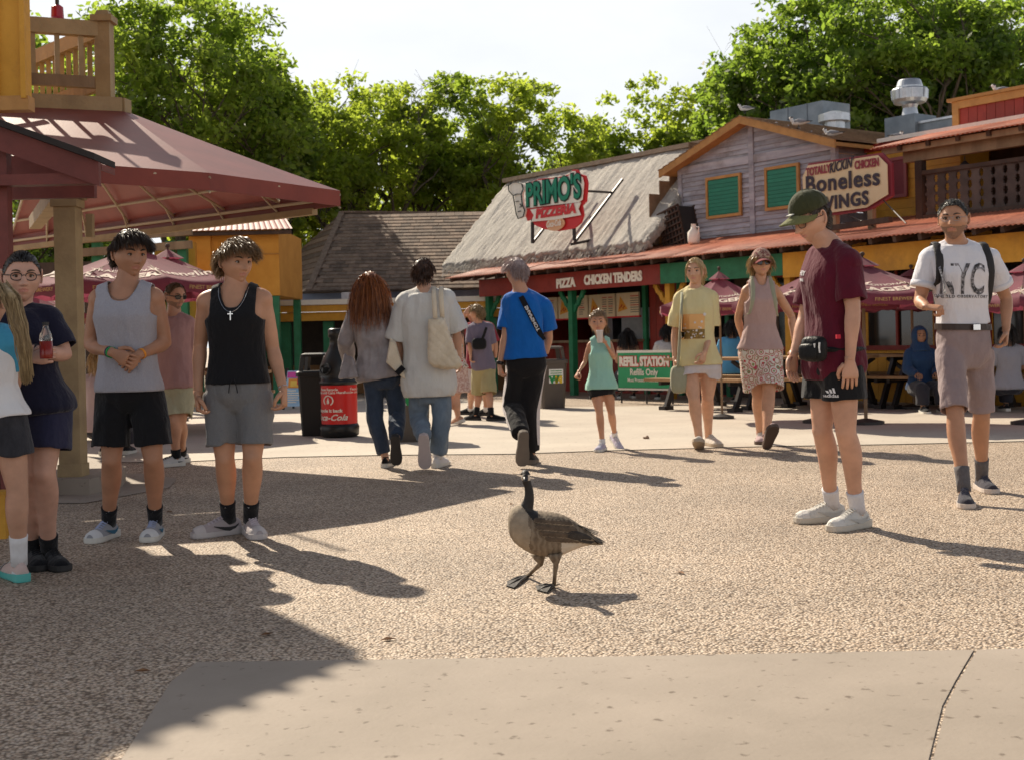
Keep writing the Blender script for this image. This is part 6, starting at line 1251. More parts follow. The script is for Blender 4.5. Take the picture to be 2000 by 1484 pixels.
bk = thing('backpack', 'dark grey backpack on the man in the white letter print shirt', 'backpack', at(1868, 560, 8.65)); BPM = fabric('backpack_grey', (.035, .033, .034), None, 20, .3, 0, .6)
rbox(at(1868, 560, 8.66), (.15, .10, .23), Matrix.Identity(3)).build('pack_body', BPM, bk, smooth=True)
for sd in 'lr': p.strap(sh, sd, .80, bk, BPM, .028, .40, .026)
# ---- man in pink shirt and sunglasses
p = Person('man in sunglasses, dusty pink shirt and pale shorts behind the boys', 11.85, dict(hd=(342, 580), nk=(340, 617), sl=(313, 632, .05), sr=(366, 630, -.02), el=(318, 690, .1), er=(384, 690, .05), wl=(322, 735, 0), wr=(387, 735, .02), hl=(330, 752, .05), hr=(360, 752, -.03), kl=(338, 822, -.05), kr=(352, 824, .02), al=('g', 345, 910), ar=('g', 356, 903)), skin_c=(.50, .28, .19), look=(.75, -.62, -.15), vox=.014, hs=1.03, build=1.08)
p.flesh(.062); p.head(stubble=True, eyes=False); p.hand('r', (0, 0, -1), (-1, 0, 0), .6); p.finish(); p.hair(hairmat('sandy', (.06, .035, .018), (.16, .10, .055)), zone_std(.085, .015, -.06), top_len(.018, .014), comb_crop, .3, .03, 700, .002, .2, 7, .004)
p.glasses(BFRAME, LENS, .024, .016, 'sunglasses', rim=.003); pk = fabric('dusty_pink', (.36, .20, .19), (.44, .255, .24), 12); p.shirt(pk, -.04, .026, .85, .03, .008, .007, 13, collar=pk); p.shorts(fabric('pale_green', (.40, .38, .26), (.48, .46, .33)), .12, .9, .016, .105, .108, .009, 14)
WS = [fabric('shoe_wh', (.55, .54, .53)), SOLEW, SOLED, fabric('shoe_bk', (.05, .05, .055))]
p.shoe('l', -2.6, WS, sock=BLKC, sockh=.07); p.shoe('r', -2.3, WS, sock=BLKC, sockh=.07)
# ---- woman with auburn hair, seen from behind
p = Person('woman with long auburn hair in a grey windbreaker and dark jeans, seen from behind', 11.3, dict(hd=(722, 560, 0), nk=(724, 597), sl=(695, 616), sr=(752, 608), el=(675, 668, .03), er=(760, 668, .03), wl=(684, 718, .22), wr=(757, 716, .15), hl=(728, 736), hr=(769, 734), kl=(732, 818, .03), kr=(776, 812, .08), al=('g', 753, 912), ar=(773, 858, -.26)), front=-1, sex='f', build=1.06, look=(-.15, 1, 0), skin_c=(.55, .34, .25), vox=.013, hs=1.0)
p.flesh(); p.head(eyes=False); p.finish()
p.hair(hairmat('auburn', (.09, .024, .008), (.42, .14, .035)), zone_std(.06, .0, -.09), lambda c: .20 + .12 * (c[:, 1] < .02) + 0 * c[:, 0], comb_down, .25, .10, 4500, .0016, .55, 8, .012, 7, keep=1.10)
JK = M('windbreaker', (.22, .19, .19), (.32, .28, .28), 10, .42, .2, 60, spec=.5); o = p.shirt(JK, -.03, .040, 1, .030, .035, .013, 15, 'windbreaker', long=True)
c, lat, fr = p.frame(.86); g = MB(); g.ell(c - fr * .115 + V3(0, 0, -.02), (.125, .055, .10), 18, 10); p.garment('hood', g, JK, vox=.014, amp=.010, seed=16, parent=o)
ex = MB(); hl = p.J['hl']; pts0 = [at(672, 690, 11.2), at(690, 700, 11.14), at(700, 738, 11.12), at(660, 742, 11.16)]; ex.hexa([q + V3(0, .03, 0) for q in pts0], [q - V3(0, .0, 0) for q in pts0]); p.garment('jacket_tail', ex, JK, vox=.012, amp=.010, seed=17, parent=o)
DN = fabric('dark_denim', (.030, .045, .075), (.055, .075, .115), 22); p.shorts(DN, .18, 1.90, .010, .090, .062, .009, 18, 'jeans')
BS = [BLKC, SOLEW, SOLEW]; p.shoe('l', 1.5, BS, laces=False, size=.92); p.shoe('r', 1.6, [BLKC, SOLED, SOLEW], pitch=1.15, planted=False, size=.95, laces=False)
# ---- young man in white tee with tote, seen from behind
p = Person('young man in an oversized white shirt and light jeans, seen from behind', 11.15, dict(hd=(827, 534), nk=(830, 571), sl=(793, 590), sr=(869, 584), el=(777, 668, .05), er=(892, 650, .05), wl=(789, 730, .12), wr=(897, 705, .10), hl=(818, 757), hr=(859, 754), kl=(817, 816, .08), kr=(863, 816, -.02), al=(829, 858, -.28), ar=('g', 855, 912)), front=-1, look=(.2, 1, 0), skin_c=(.55, .34, .24), vox=.013, hs=1.0, k=1.0)
p.flesh(); p.head(eyes=False); p.hand('r', (0, .2, -1), (-1, 0, 0), .6); p.finish(); p.hair(hairmat('darkauburn', (.025, .011, .006), (.09, .04, .018)), zone_std(.06, .01, -.055), top_len(.055, .042), lambda c: np.stack([c[:, 0] * 4, c[:, 1] * 3, -.5 + 0 * c[:, 0]], -1), .15, .05, 1800, .0022, .4, 9, .014, keep=1.12)
TE = fabric('offwhite_tee', (.58, .57, .54), (.66, .65, .62), 10); p.shirt(TE, -.10, .055, .95, .060, .030, .013, 19, collar=TE)
LD = fabric('light_denim', (.13, .175, .23), (.22, .28, .34), 16); p.shorts(LD, .10, 1.88, .012, .092, .070, .013, 20, 'jeans')
p.shoe('l', 1.55, [fabric('shoe_pale', (.66, .62, .60)), P('sole_pink', (.48, .40, .38), .7), SOLEW], pitch=1.2, planted=False, size=1.06); p.shoe('r', 1.3, [MC['cloth_shoe_pale'], SOLEW, SOLEW], size=1.06, sock=WHT, sockh=.06)
tb = thing('tote_bag', 'cream quilted tote bag on the shoulder of the man in the white shirt', 'tote bag', at(870, 722, 10.85)); TOTE = M('quilted_cotton', (.62, .52, .38), (.74, .64, .49), 8, .85, .5, 40, sheen=.2)
g = MB(); poly_ = [(835, 622), (868, 620), (893, 690), (905, 712), (896, 722), (866, 722), (842, 716), (835, 706)]; Yt = 10.92
cen = at(866, 690, Yt); R0 = [at(x, y, Yt) for x, y in poly_]; g.loft([[cen.lerp(q, .80) + V3(0, -.075, 0) for q in R0], [cen.lerp(q, .95) + V3(0, -.05, 0) for q in R0], [q + V3(0, -.01, 0) for q in R0], [q + V3(0, .03, 0) for q in R0], [cen.lerp(q, .9) + V3(0, .06, 0) for q in R0]])
v, n_, f = evalmesh(g, .010, 6); rt = np.array(cen); uu = (v[:, 0] - rt[0]) + (v[:, 2] - rt[2]); ww = (v[:, 0] - rt[0]) - (v[:, 2] - rt[2]); qd = -np.minimum(np.abs(np.sin(uu * 42)), np.abs(np.sin(ww * 42))); v = v + n_ * (-.010 * np.exp(qd * 5) + .004 * vn(v * 14, 4))[:, None]; MB().add(v, f).build('bag_body', TOTE, tb, smooth=True)
for x0, x1, dy in ((850, 848, -.06), (864, 862, .0)):
    a0, a1 = at(x0, 622, Yt + dy), at(x1, 568, 11.06); rings_ = []; pth = [a0, a0.lerp(a1, .5) + V3(0, -.045, 0), a1 + V3(0, -.075, -.02), a1 + V3(0, .0, .035), a1 + V3(0, .08, -.02)]
    rings_ = [[q + V3(.020 * math.cos(2 * PI * u / 8), .006 * math.sin(2 * PI * u / 8), 0) for u in range(8)] for q in pth]; MB().loft(rings_).build('handle', TOTE, tb, smooth=True)
t2 = thing('cloth_bag', 'cream cloth bag with a black stripe hanging between the couple in jeans', 'cloth bag', at(778, 740, 11.0)); pl = [(762, 660), (773, 668), (795, 745), (786, 738), (754, 708)]; R0 = [at(x, y, 11.05) for x, y in pl]; cen = at(775, 705, 11.05); g = MB(); g.loft([[cen.lerp(q, .85) + V3(0, -.04, 0) for q in R0], R0, [cen.lerp(q, .9) + V3(0, .05, 0) for q in R0]]); g.build('bag_body', TOTE, t2); g = MB(); g.beam(at(775, 730, 10.995), at(788, 717, 10.995), .05, .02, 0, (0, 1, 0)); g.build('stripe', BLKC, t2)
# ---- young man in blue polo, seen from behind
p = Person('young man in a blue polo shirt and black striped track pants, seen from behind', 11.2, dict(hd=(1008, 532), nk=(1018, 571), sl=(995, 592, .02), sr=(1062, 596, 0), el=(988, 656, -.02), er=(1072, 656, .06), wl=(976, 713, -.02), wr=(1067, 690, .22), hl=(1012, 714), hr=(1045, 714), kl=(1000, 792, .06), kr=(1033, 800, .05), al=(1019, 852, -.30), ar=('g', 1038, 906)), front=-1, look=(-.62, .78, -.1), skin_c=(.52, .30, .21), vox=.013, hs=.98)
p.flesh(); p.head(eyes=False, brow=(.1, .06, .05)); p.hand('l', (0, 0, -1), (1, .2, 0), .8); p.finish()
p.hair(hairmat('lilac', (.26, .19, .19), (.50, .40, .38)), zone_std(.055, .02, -.05), top_len(.085, .04), lambda c: np.stack([c[:, 0] * 3, .5 * (c[:, 2] > .05) + 0 * c[:, 0], -.45 + 0 * c[:, 0]], -1), .45, .12, 1400, .0024, .25, 10, .010)
BLU = fabric('royal_blue', (.006, .105, .40), (.010, .135, .48), 12); o = p.shirt(BLU, .10, .026, .80, .034, .012, .009, 21, 'polo_shirt'); c, lat, fr = p.frame(.985); g = MB()
g.loft([[c + V3(0, 0, z) + lat * (r_ * math.cos(2 * PI * q / 20)) + fr * (r_ * .9 * math.sin(2 * PI * q / 20) + .01) for q in range(20)] for z, r_ in ((-.01, .080), (.035, .070), (.03, .078), (-.02, .092))], 0, False); g.build('collar', BLU, o, smooth=True)
so = p.shorts(fabric('track_black', (.012, .011, .012)), .16, 1.92, .016, .098, .078, .009, 22, 'track_pants', fold=(9, 9, 4))
TW = fabric('track_white', (.60, .55, .54)); 
for sd, s_ in (('l', -1), ('r', 1)):
    H_, K, A = p.J['h' + sd], p.J['k' + sd], p.J['a' + sd]; lat = p.latH * s_; vs = []; N_ = 16
    for i in range(N_ + 1):
        t = i / N_ * 1.78; q = H_.lerp(K, t + .0) if t < 1 else K.lerp(A, t - 1)
        for w_ in (-.035, 0, .035):
            pt = q + lat * .35 + p.fh * (w_ - .02); h = p.last.ray_cast(pt, -lat, .6); vs.append((h[0] + lat * .006) if h[0] is not None else q + lat * .09)
    fs = []
    for i in range(N_):
        for w_ in range(2): a_ = i * 3 + w_; fs.append((a_, a_ + 1, a_ + 4, a_ + 3))
    g = MB(); g.add(vs, fs); ob_ = g.build('side_stripe', TW, so, smooth=True)
p.band('l', .07, BFRAME, r=.034, h=.03, name='watch'); KS = [fabric('shoe_charcoal', (.03, .027, .026)), P('sole_taupe', (.16, .13, .105), .8), BLKC]
p.shoe('l', 1.75, KS, pitch=1.2, planted=False, size=1.08); p.shoe('r', 1.5, KS, size=1.08)
st = thing('camera_strap', 'black lettered strap slung across the back of the blue polo shirt', 'strap', at(1035, 620, 11.0)); pa, pb_ = at(1010, 565, 11.05), at(1062, 665, 11.05); g = MB(); pts = []
for i in range(15):
    q = pa.lerp(pb_, i / 14); h = BVHTree.FromObject(o, bpy.context.evaluated_depsgraph_get()).ray_cast(q - wloc(p.root) - V3(0, .6, 0), V3(0, 1, 0), 1.5) if i % 2 == 0 else (None,); 
    if h[0] is not None: pts.append(h[0] + wloc(p.root) + V3(0, -.012, 0))
dr = (pb_ - pa).normalized(); sdv = V3(dr.z, 0, -dr.x); g.loft([[q + sdv * .024 + V3(0, .004, 0), q + sdv * .024 - V3(0, .004, 0), q - sdv * .024 - V3(0, .004, 0), q - sdv * .024 + V3(0, .004, 0)] for q in pts]); g.build('strap_band', BLKC, st)
v_, f_ = txt('SNAPSHOT', .040, .001); q0 = pts[len(pts) // 2] + V3(0, -.012, 0); g = MB(); g.add([q0 + dr * (q.x * 1.2) + sdv * q.y for q in v_], f_); g.build('lettering', WHT, st)
# ---- girl drinking
p = Person('girl in a mint sleeveless top and black shorts drinking from a cup', 12.5, dict(hd=(1168, 630, -.04), nk=(1172, 663), sl=(1152, 673), sr=(1191, 671), el=(1142, 708, .02), er=(1200, 700, -.06), wl=(1130, 727, -.08), wr=(1181, 668, -.17), hl=(1163, 760), hr=(1187, 760), kl=(1171, 806, -.06), kr=(1194, 806, .02), al=('g', 1177, 880), ar=(1201, 850, .22)), sex='f', k=.74, build=1.0, skin_c=(.54, .30, .20), look=(-.1, -1, -.02), vox=.012, hs=.93, arm=.85, leg=.92)
p.flesh(.05); p.head(brow=(.12, .07, .04)); p.hand('l', (-.5, -.4, -.8), (.6, .3, -.6), .9); p.hand('r', (-.75, -.2, .55), (-.3, -.2, -.9) if False else (-.4, .8, -.3), .75, (0, 0, 1)); p.finish()
p.hair(hairmat('tousled', (.12, .07, .035), (.34, .22, .12)), zone_std(.055, .01, -.06), lambda c: .05 + .03 * sm(c[:, 2], .0, .08), comb_back, .45, .35, 1400, .0025, .1, 11, .010, keep=1.08)
p.ponytail(MC["hair_tousled"], [p.L(-.02, -.10, .03), p.L(-.05, -.12, -.03), p.L(-.09, -.09, -.10)], .03, 120, 3, wave=.012)
MT = fabric('mint', (.30, .56, .47), (.36, .62, .53)); p.tank(MT, .0, .020, .006, 23, .93, .95, (.50, .98), .8, 'sleeveless_top', .6); p.shorts(BLKC, .1, .36, .012, .098, .106, .006, 24)
p.shoe('l', -1.95, [fabric('shoe_pastel', (.42, .44, .55), (.62, .42, .50), 30), SOLEW, WHT], size=1.12, sock=WHT, sockh=.05); p.shoe('r', -1.2, [MC['cloth_shoe_pastel'], SOLEW, WHT], pitch=.5, planted=False, size=1.12, sock=WHT, sockh=.05)
cpp = p.J['wr'] + V3(-.048, -.035, .052); cu = thing('plastic_cup', 'small clear plastic cup held to the lips of the girl in mint', 'cup', cpp); MB().lathe([(.024, -.06), (.026, -.05), (.033, .05), (.034, .055)], (0, 0, 0), 18).build('cup_body', P('cup_plastic', (.62, .55, .50), .2), cu, world=False, smooth=True); MB().lathe([(.034, .0556), (.036, .058), (.034, .062)], (0, 0, 0), 18, cap=False).build('cup_rim', WHT, cu, world=False)
# ---- woman in yellow tee
p = Person('blonde young woman in a pale yellow graphic shirt and white shorts', 12.5, dict(hd=(1358, 531, -.04), nk=(1357, 563), sl=(1331, 582), sr=(1388, 580), el=(1318, 652, .05), er=(1388, 650, .03), wl=(1318, 702, -.02), wr=(1376, 690, -.26), hl=(1345, 716), hr=(1385, 716), kl=(1356, 780, -.14), kr=(1382, 778, .02), al=('g', 1366, 877), ar=('g', 1384, 870)), sex='f', build=1.08, k=1.05, skin_c=(.60, .37, .26), look=(-.38, -.92, -.05), vox=.013, hs=1.06)
p.flesh(.052); p.head(brow=(.14, .09, .05), smile=.6); p.hand('l', (0, -.1, -1), (1, 0, 0), .5); p.hand('r', (-.35, -.2, -.9), (-.5, .7, 0), .5); p.finish()
BLD = hairmat('blonde', (.38, .25, .11), (.66, .48, .25)); p.hair(BLD, zone_std(.070, .005, -.08), lambda c: .09 + 0 * c[:, 0], comb_back, .12, .06, 1300, .0022, .15, 12, .008, keep=1.06)
p.ponytail(BLD, [p.L(0, -.105, .01), p.L(.0, -.13, -.03), p.L(.01, -.12, -.10)], .035, 90, 4)
for sx in (-1, 1): p.ponytail(BLD, [p.L(sx * .035, .080, .085), p.L(sx * .070, .058, .02), p.L(sx * .074, .052, -.05), p.L(sx * .070, .06, -.085)], .006, 14, 5 + sx, 'loose_strand', .0018, .003)
YT = fabric('pale_yellow', (.74, .64, .34), (.80, .70, .40), 10, tr=.12); sh = p.shirt(YT, .02, .028, .80, .044, .004, .010, 25, collar=YT); gp_ = at(1356, 638, 12.2)
v_, f_ = grid_decal(.245, .24, 10, 10); pn = p.decal('chest_print', v_, f_, P('print_peach', (.72, .42, .17)), gp_, (1, 0, 0), (0, 0, 1), sh, .006); v_, f_ = grid_decal(.245, .09, 10, 4); p.decal('chest_print', [(x, y - .072) for x, y in v_], f_, M('print_meadow', (.10, .07, .02), (.38, .24, .07), 60, .8), gp_, (1, 0, 0), (0, 0, 1), sh, .009)
rr = random.Random(4); fl = MB(); dv, df = [], []
for i in range(26):
    x, y, r_ = rr.uniform(-.11, .11), (rr.uniform(-.115, -.03) if i > 8 else rr.uniform(-.02, .06)), rr.uniform(.006, .016); b0 = len(dv)
    for q in range(10): a = 2 * PI * q / 10; m_ = r_ * (1 if q % 2 else .5); dv.append((x + m_ * math.cos(a), y + m_ * math.sin(a)))
    df.append(tuple(range(b0, b0 + 10)))
for x, y, r_ in ((.12, .115, .020),):
    b0 = len(dv); dv += [(x + r_ * (1 if q % 2 else .6) * math.cos(2 * PI * q / 12), y + r_ * (1 if q % 2 else .6) * math.sin(2 * PI * q / 12)) for q in range(12)]; df.append(tuple(range(b0, b0 + 12)))
tag(p.decal('daisy_print', dv, df, WHT, gp_, (1, 0, 0), (0, 0, 1), sh, .012), kind='stuff')
p.shorts(fabric('white_shorts', (.56, .52, .53)), .1, .36, .014, .112, .122, .007, 26); CS = [fabric('shoe_cream', (.58, .52, .45)), P('sole_tan', (.42, .34, .25), .7), SOLEW]
p.shoe('l', -1.75, CS, pitch=-.38, planted=False, size=1.06); p.shoe('r', -1.25, CS, size=1.06)
sb = thing('sage_bag', 'sage green cloth bag on the hip of the woman in yellow', 'shoulder bag', at(1325, 750, 12.5)); SG = fabric('sage', (.30, .30, .21), (.38, .37, .27)); rbox(at(1326, 741, 12.42), (.085, .06, .135), Matrix.Identity(3)).build('bag_body', SG, sb, smooth=True); g = MB(); g.tube([at(1332, 572, 12.42), at(1330, 620, 12.30), at(1325, 700, 12.34), at(1324, 725, 12.40)], .014, 6); g.build('shoulder_strap', SG, sb, smooth=True)
# ---- woman in cap and floral skirt
p = Person('woman in sunglasses and patterned cap with mauve top and floral shorts', 12.55, dict(hd=(1487, 515, -.04), nk=(1485, 549), sl=(1458, 568), sr=(1514, 567), el=(1441, 622, .10), er=(1546, 618, .10), wl=(1452, 668, .20), wr=(1551, 668, .02), hl=(1468, 690), hr=(1502, 690), kl=(1481, 772, .05), kr=(1502, 768, -.14), al=('g', 1485, 865), ar=(1497, 850, -.34)), sex='f', build=1.04, k=1.08, skin_c=(.56, .32, .21), look=(.02, -1, -.03), vox=.013, hs=1.05)
p.flesh(.05); p.head(brow=(.12, .07, .04), smile=1., lips=(.55, .28, .24), eyes=False); p.hand('r', (.0, 0, -1), (-1, 0, 0), .5); p.finish(); HB = hairmat('honey', (.22, .12, .04), (.46, .29, .12)); p.hair(HB, lambda c: zone_std(.06, .0, -.09)(c) & (c[:, 2] < .07), lambda c: .085 + 0 * c[:, 0], comb_down, .35, .18, 1300, .0026, .4, 13, .010, keep=1.10)
cap_hat(p, M('floral_cap', (.16, .03, .03), (.42, .30, .22), 45, .8, lo=.45, hi=.55), fabric('cap_red', (.20, .03, .03))); p.glasses(BFRAME, LENS, .025, .019, 'sunglasses', rim=.003)
MV = fabric('mauve', (.40, .27, .25), (.48, .335, .31)); mvt = p.tank(MV, .05, .018, .006, 27, .93, .95, (.46, .92), .8, 'sleeveless_top', .5)
def floral():
    m = bpy.data.materials.new('floral_print'); m.use_nodes = True; t = m.node_tree; L = t.links; b = t.nodes['Principled BSDF']; g = N(t, 'ShaderNodeTexCoord'); vo = N(t, 'ShaderNodeTexVoronoi', Scale=16.); L.new(g.outputs['Object'], vo.inputs['Vector'])
    r = N(t, 'ShaderNodeValToRGB'); r.color_ramp.interpolation = 'CONSTANT'; e = r.color_ramp.elements; e[0].position = 0; e[0].color = (.45, .03, .04, 1); e[1].position = .9; e[1].color = (.68, .62, .55, 1)
    for p_, c in ((.12, (.64, .60, .54, 1)), (.36, (.55, .12, .16, 1)), (.44, (.10, .18, .05, 1)), (.53, (.66, .60, .52, 1)), (.74, (.45, .04, .10, 1)), (.82, (.22, .26, .08, 1))): q = e.new(p_); q.color = c
    ad = N(t, 'ShaderNodeMath', _operation='MULTIPLY_ADD'); ad.inputs[1].default_value = 1.1; sp = N(t, 'ShaderNodeSeparateColor'); L.new(vo.outputs['Color'], sp.inputs[0]); L.new(vo.outputs['Distance'], ad.inputs[0]); L.new(sp.outputs[0], ad.inputs[2]); fr_ = N(t, 'ShaderNodeMath', _operation='FRACT'); L.new(ad.outputs[0], fr_.inputs[0]); L.new(fr_.outputs[0], r.inputs['Fac']); L.new(r.outputs[0], b.inputs['Base Color']); b.inputs['Roughness'].default_value = .85; return m
FLR = floral(); p.shorts(FLR, .20, .86, .014, .115, .135, .010, 28, 'floral_shorts'); RS = [fabric('shoe_rose', (.42, .30, .30)), P('sole_brown', (.10, .065, .05), .8), SOLEW]
p.shoe('l', -1.75, RS, size=1.05); p.shoe('r', -1.45, RS, pitch=-.75, planted=False, size=1.05)
rk = thing('green_rucksack', 'sage green rucksack straps on the woman in the floral shorts', 'rucksack', at(1487, 600, 12.72)); rbox(at(1487, 610, 12.74), (.13, .09, .19), Matrix.Identity(3)).build('pack_body', SG, rk, smooth=True)
for sd in 'lr': p.strap(mvt, sd, .60, rk, SG, .022, .30, .04, .007)
# ---- woman with glasses leaning on the post
p = Person('woman in glasses and navy clothes leaning on the post with arms crossed', 6.35, dict(hd=(43, 542, -.03), nk=(34, 603), sl=(-22, 620, -.02), sr=(94, 622, .02), el=(-30, 705, -.05), er=(128, 694, .0), wl=(60, 700, -.24), wr=(58, 684, -.20), hl=(25, 790), hr=(92, 790), kl=(42, 925, -.05), kr=(86, 922, -.05), al=('g', 68, 1104), ar=('g', 97, 1106)), sex='f', build=1.12, k=.98, skin_c=(.56, .345, .275), look=(.42, -.88, -.08), hs=1.03, leg=1.03, arm=1.08)
p.flesh(.06); p.head(brow=(.08, .05, .03)); p.hand('l', (.9, -.1, .1), (0, 1, 0), .6, (0, 0, 1)); p.hand('r', (-.9, .1, .0), (0, 1, 0), .6, (0, 0, 1)); p.finish()
p.hair(hairmat('black', (.010, .008, .007), (.03, .022, .018)), zone_std(.068, .01, -.08), lambda c: .08 + 0 * c[:, 0], comb_back, .05, .02, 1300, .002, .1, 14, .006, keep=1.04); p.glasses(BFRAME, None, .023, .017, rim=.0022)
p.shirt(NAVY, -.12, .024, .80, .026, .010, .006, 29, collar=NAVY); p.shorts(fabric('navy_shorts', (.022, .022, .050), (.03, .03, .065)), .1, .66, .016, .115, .130, .010, 30); p.band('r', .1, BFRAME, r=.034, h=.03, name='watch')
for sd, yw in (('l', -1.1), ('r', -.9)): p.shoe(sd, yw, [BLKC, SOLED, BLKC], sock=BLKC, sockh=.085, size=1.02)
RDK = P('red_drink', (.22, .016, .010), .1); GLS = P('clear_bottle', (.9, .88, .86), .05, spec=.5); GLS.node_tree.nodes['Principled BSDF'].inputs['Transmission Weight'].default_value = .92
bo = thing('soda_bottle', 'half full bottle of red drink tucked in the crossed arms', 'bottle', at(90, 676, 6.02)); bz = at(90, 690, 6.02); h0 = 0
MB().lathe([(.028, -.06), (.030, -.05), (.030, .022)], (0, 0, 0), 20).build('drink', RDK, bo, world=False, smooth=True); MB().lathe([(.0302, .0225), (.030, .035), (.026, .055), (.016, .080), (.013, .090), (.013, .096)], (0, 0, 0), 20).build('bottle_neck', GLS, bo, world=False, smooth=True); MB().lathe([(.015, .0965), (.015, .112)], (0, 0, 0), 16).build('cap', BFRAME, bo, world=False)
# ---- girl with the ponytail at the left edge
p = Person('girl with a long blonde ponytail cut by the left edge, seen from behind', 6.0, dict(hd=(-24, 592), nk=(-30, 655), sl=(-86, 672, -.05), sr=(18, 668, .0), el=(-100, 755, .1), er=(30, 745, .12), wl=(-80, 800, .2), wr=(10, 790, .28), hl=(-45, 815), hr=(12, 815), kl=(-45, 950), kr=(34, 955, .03), al=('g', -40, 1125), ar=('g', 38, 1133)), front=-1, sex='f', build=.95, k=.9, skin_c=(.56, .34, .25), look=(.2, 1, 0), hs=.98)
p.flesh(); p.head(eyes=False); p.finish(); GB = hairmat('darkblonde', (.22, .14, .06), (.48, .34, .17)); p.hair(GB, zone_std(.06, .0, -.08), lambda c: .10 + 0 * c[:, 0], comb_back, .05, .03, 1200, .0022, .1, 15, .008)
p.ponytail(GB, [at(6, 560, 5.86), at(22, 585, 5.80), at(38, 640, 5.78), at(48, 690, 5.78), at(52, 742, 5.80)], .036, 420, 6, wave=.006)
p.shirt(WHT, .0, .022, .6, .018, .006, .006, 31, 'raglan_shirt'); g = MB(); c = p.J['sr']; bl_u = fabric('sky_blue', (.06, .30, .48)); g.tube([c.lerp(p.N, .75) + V3(0, 0, -.01), c.lerp(p.N, .35) + V3(0, 0, .004), c, c.lerp(p.J['er'], .3), c.lerp(p.J['er'], .6)], [.072, .078, .080, .076, .072], 16); p.garment('raglan_sleeve', g, bl_u, amp=.005, seed=32)
p.shorts(fabric('dark_denim_short', (.028, .028, .034), (.06, .06, .07), 24), .06, .52, .008, .104, .112, .006, 33, 'denim_shorts'); p.shoe('r', 2.2, [fabric('shoe_blush', (.56, .42, .38)), P('sole_teal', (.10, .42, .38), .4), SOLEW, fabric('shoe_white2', (.6, .6, .6))], sock=WHT, sockh=.15, size=1.1); p.shoe('l', 2.2, [MC['cloth_shoe_blush'], MC['sole_teal'], SOLEW], sock=WHT, sockh=.15, size=1.1)
# ---- three people farther back
p = Person('teenager in a violet grey shirt and khaki shorts with a sling bag, far back', 17.6, dict(hd=(931, 612), nk=(934, 633), sl=(921, 642), sr=(956, 640), el=(918, 676, -.05), er=(960, 674, .05), wl=(919, 694, -.1), wr=(957, 700, .1), hl=(935, 718), hr=(954, 718), kl=(936, 768, .1), kr=(955, 768, -.1), al=('g', 930, 821), ar=('g', 960, 822)), front=-1, look=(-.8, .5, 0), skin_c=(.55, .32, .22), vox=.016, build=.95, hs=.95, k=.92)
p.flesh(); p.head(eyes=False); p.hand('l', (0, 0, -1), (1, 0, 0), .6); p.finish(); p.hair(hairmat('fair', (.20, .13, .06), (.42, .30, .16)), zone_std(.05, .01, -.06), top_len(.06, .05), comb_down, .4, .15, 700, .003, .3, 16, .010)
VG = fabric('violet_grey', (.145, .125, .175), (.19, .165, .225)); p.shirt(VG, -.06, .025, .9, .03, .01, .008, 34, collar=VG); p.shorts(fabric('khaki', (.33, .29, .15), (.42, .37, .20)), .1, 1.0, .016, .11, .115, .012, 35, 'cargo_shorts'); p.shoe('l', 2.6, [BLKC, SOLED, BLKC], sock=BLKC, sockh=.1, pitch=.0); p.shoe('r', .2, [BLKC, SOLED, BLKC], sock=BLKC, sockh=.1)
g = MB(); sgb = thing('sling_bag', 'dark sling bag on the teenager in the violet grey shirt', 'sling bag', at(938, 668, 17.4)); g.tube([at(950, 640, 17.42), at(944, 658, 17.40), at(934, 676, 17.42)], .02, 6); g.build('strap', BLKC, sgb); rbox(at(936, 672, 17.42), (.10, .04, .08), Matrix.Identity(3)).build('pouch', BLKC, sgb, smooth=True)
p = Person('man in a red shirt and white shorts shading his eyes, far back', 18.3, dict(hd=(925, 613), nk=(932, 631), sl=(913, 641), sr=(956, 639), el=(912, 668, 0), er=(968, 672, 0), wl=(916, 650, -.3), wr=(968, 700, 0), hl=(923, 715), hr=(950, 715), kl=(921, 765), kr=(950, 765), al=('g', 919, 810), ar=('g', 950, 812)), front=-1, look=(-.9, .4, 0), skin_c=(.52, .30, .21), vox=.016, build=1.05, hs=.98)
p.J['wl'] = at(909, 612, 18.2); p.J['el'] = at(898, 640, 18.3); p.flesh(); p.head(eyes=False); p.hand('l', (.8, 0, .6), (0, 1, 0), .5); p.finish(); p.hair(hairmat('brown3', (.05, .03, .015), (.12, .07, .04)), zone_std(.06, .01, -.06), top_len(.03, .02), comb_crop, .3, .05, 500, .003, .2, 17, .006)
RD = fabric('cherry', (.24, .02, .035), (.30, .03, .05)); p.shirt(RD, -.06, .025, .9, .03, .01, .008, 36, collar=RD); p.shorts(fabric('white_short2', (.55, .50, .50)), .1, .9, .016, .11, .115, .01, 37); p.shoe('l', 2.8, [BLKC, SOLED, BLKC], sock=WHT, sockh=.1); p.shoe('r', 2.6, [BLKC, SOLED, BLKC], sock=WHT, sockh=.1)
p = Person('woman in a pale floral dress mostly hidden behind the tote bag', 16.9, dict(hd=(884, 628), nk=(884, 648), sl=(869, 656), sr=(899, 656), el=(866, 690), er=(902, 690), wl=(868, 715), wr=(902, 715), hl=(877, 722), hr=(895, 722), kl=(876, 782, .15), kr=(890, 780, -.05), al=('g', 870, 832), ar=('g', 895, 828)), front=-1, sex='f', look=(0, 1, 0), skin_c=(.56, .33, .24), vox=.016, hs=.95)
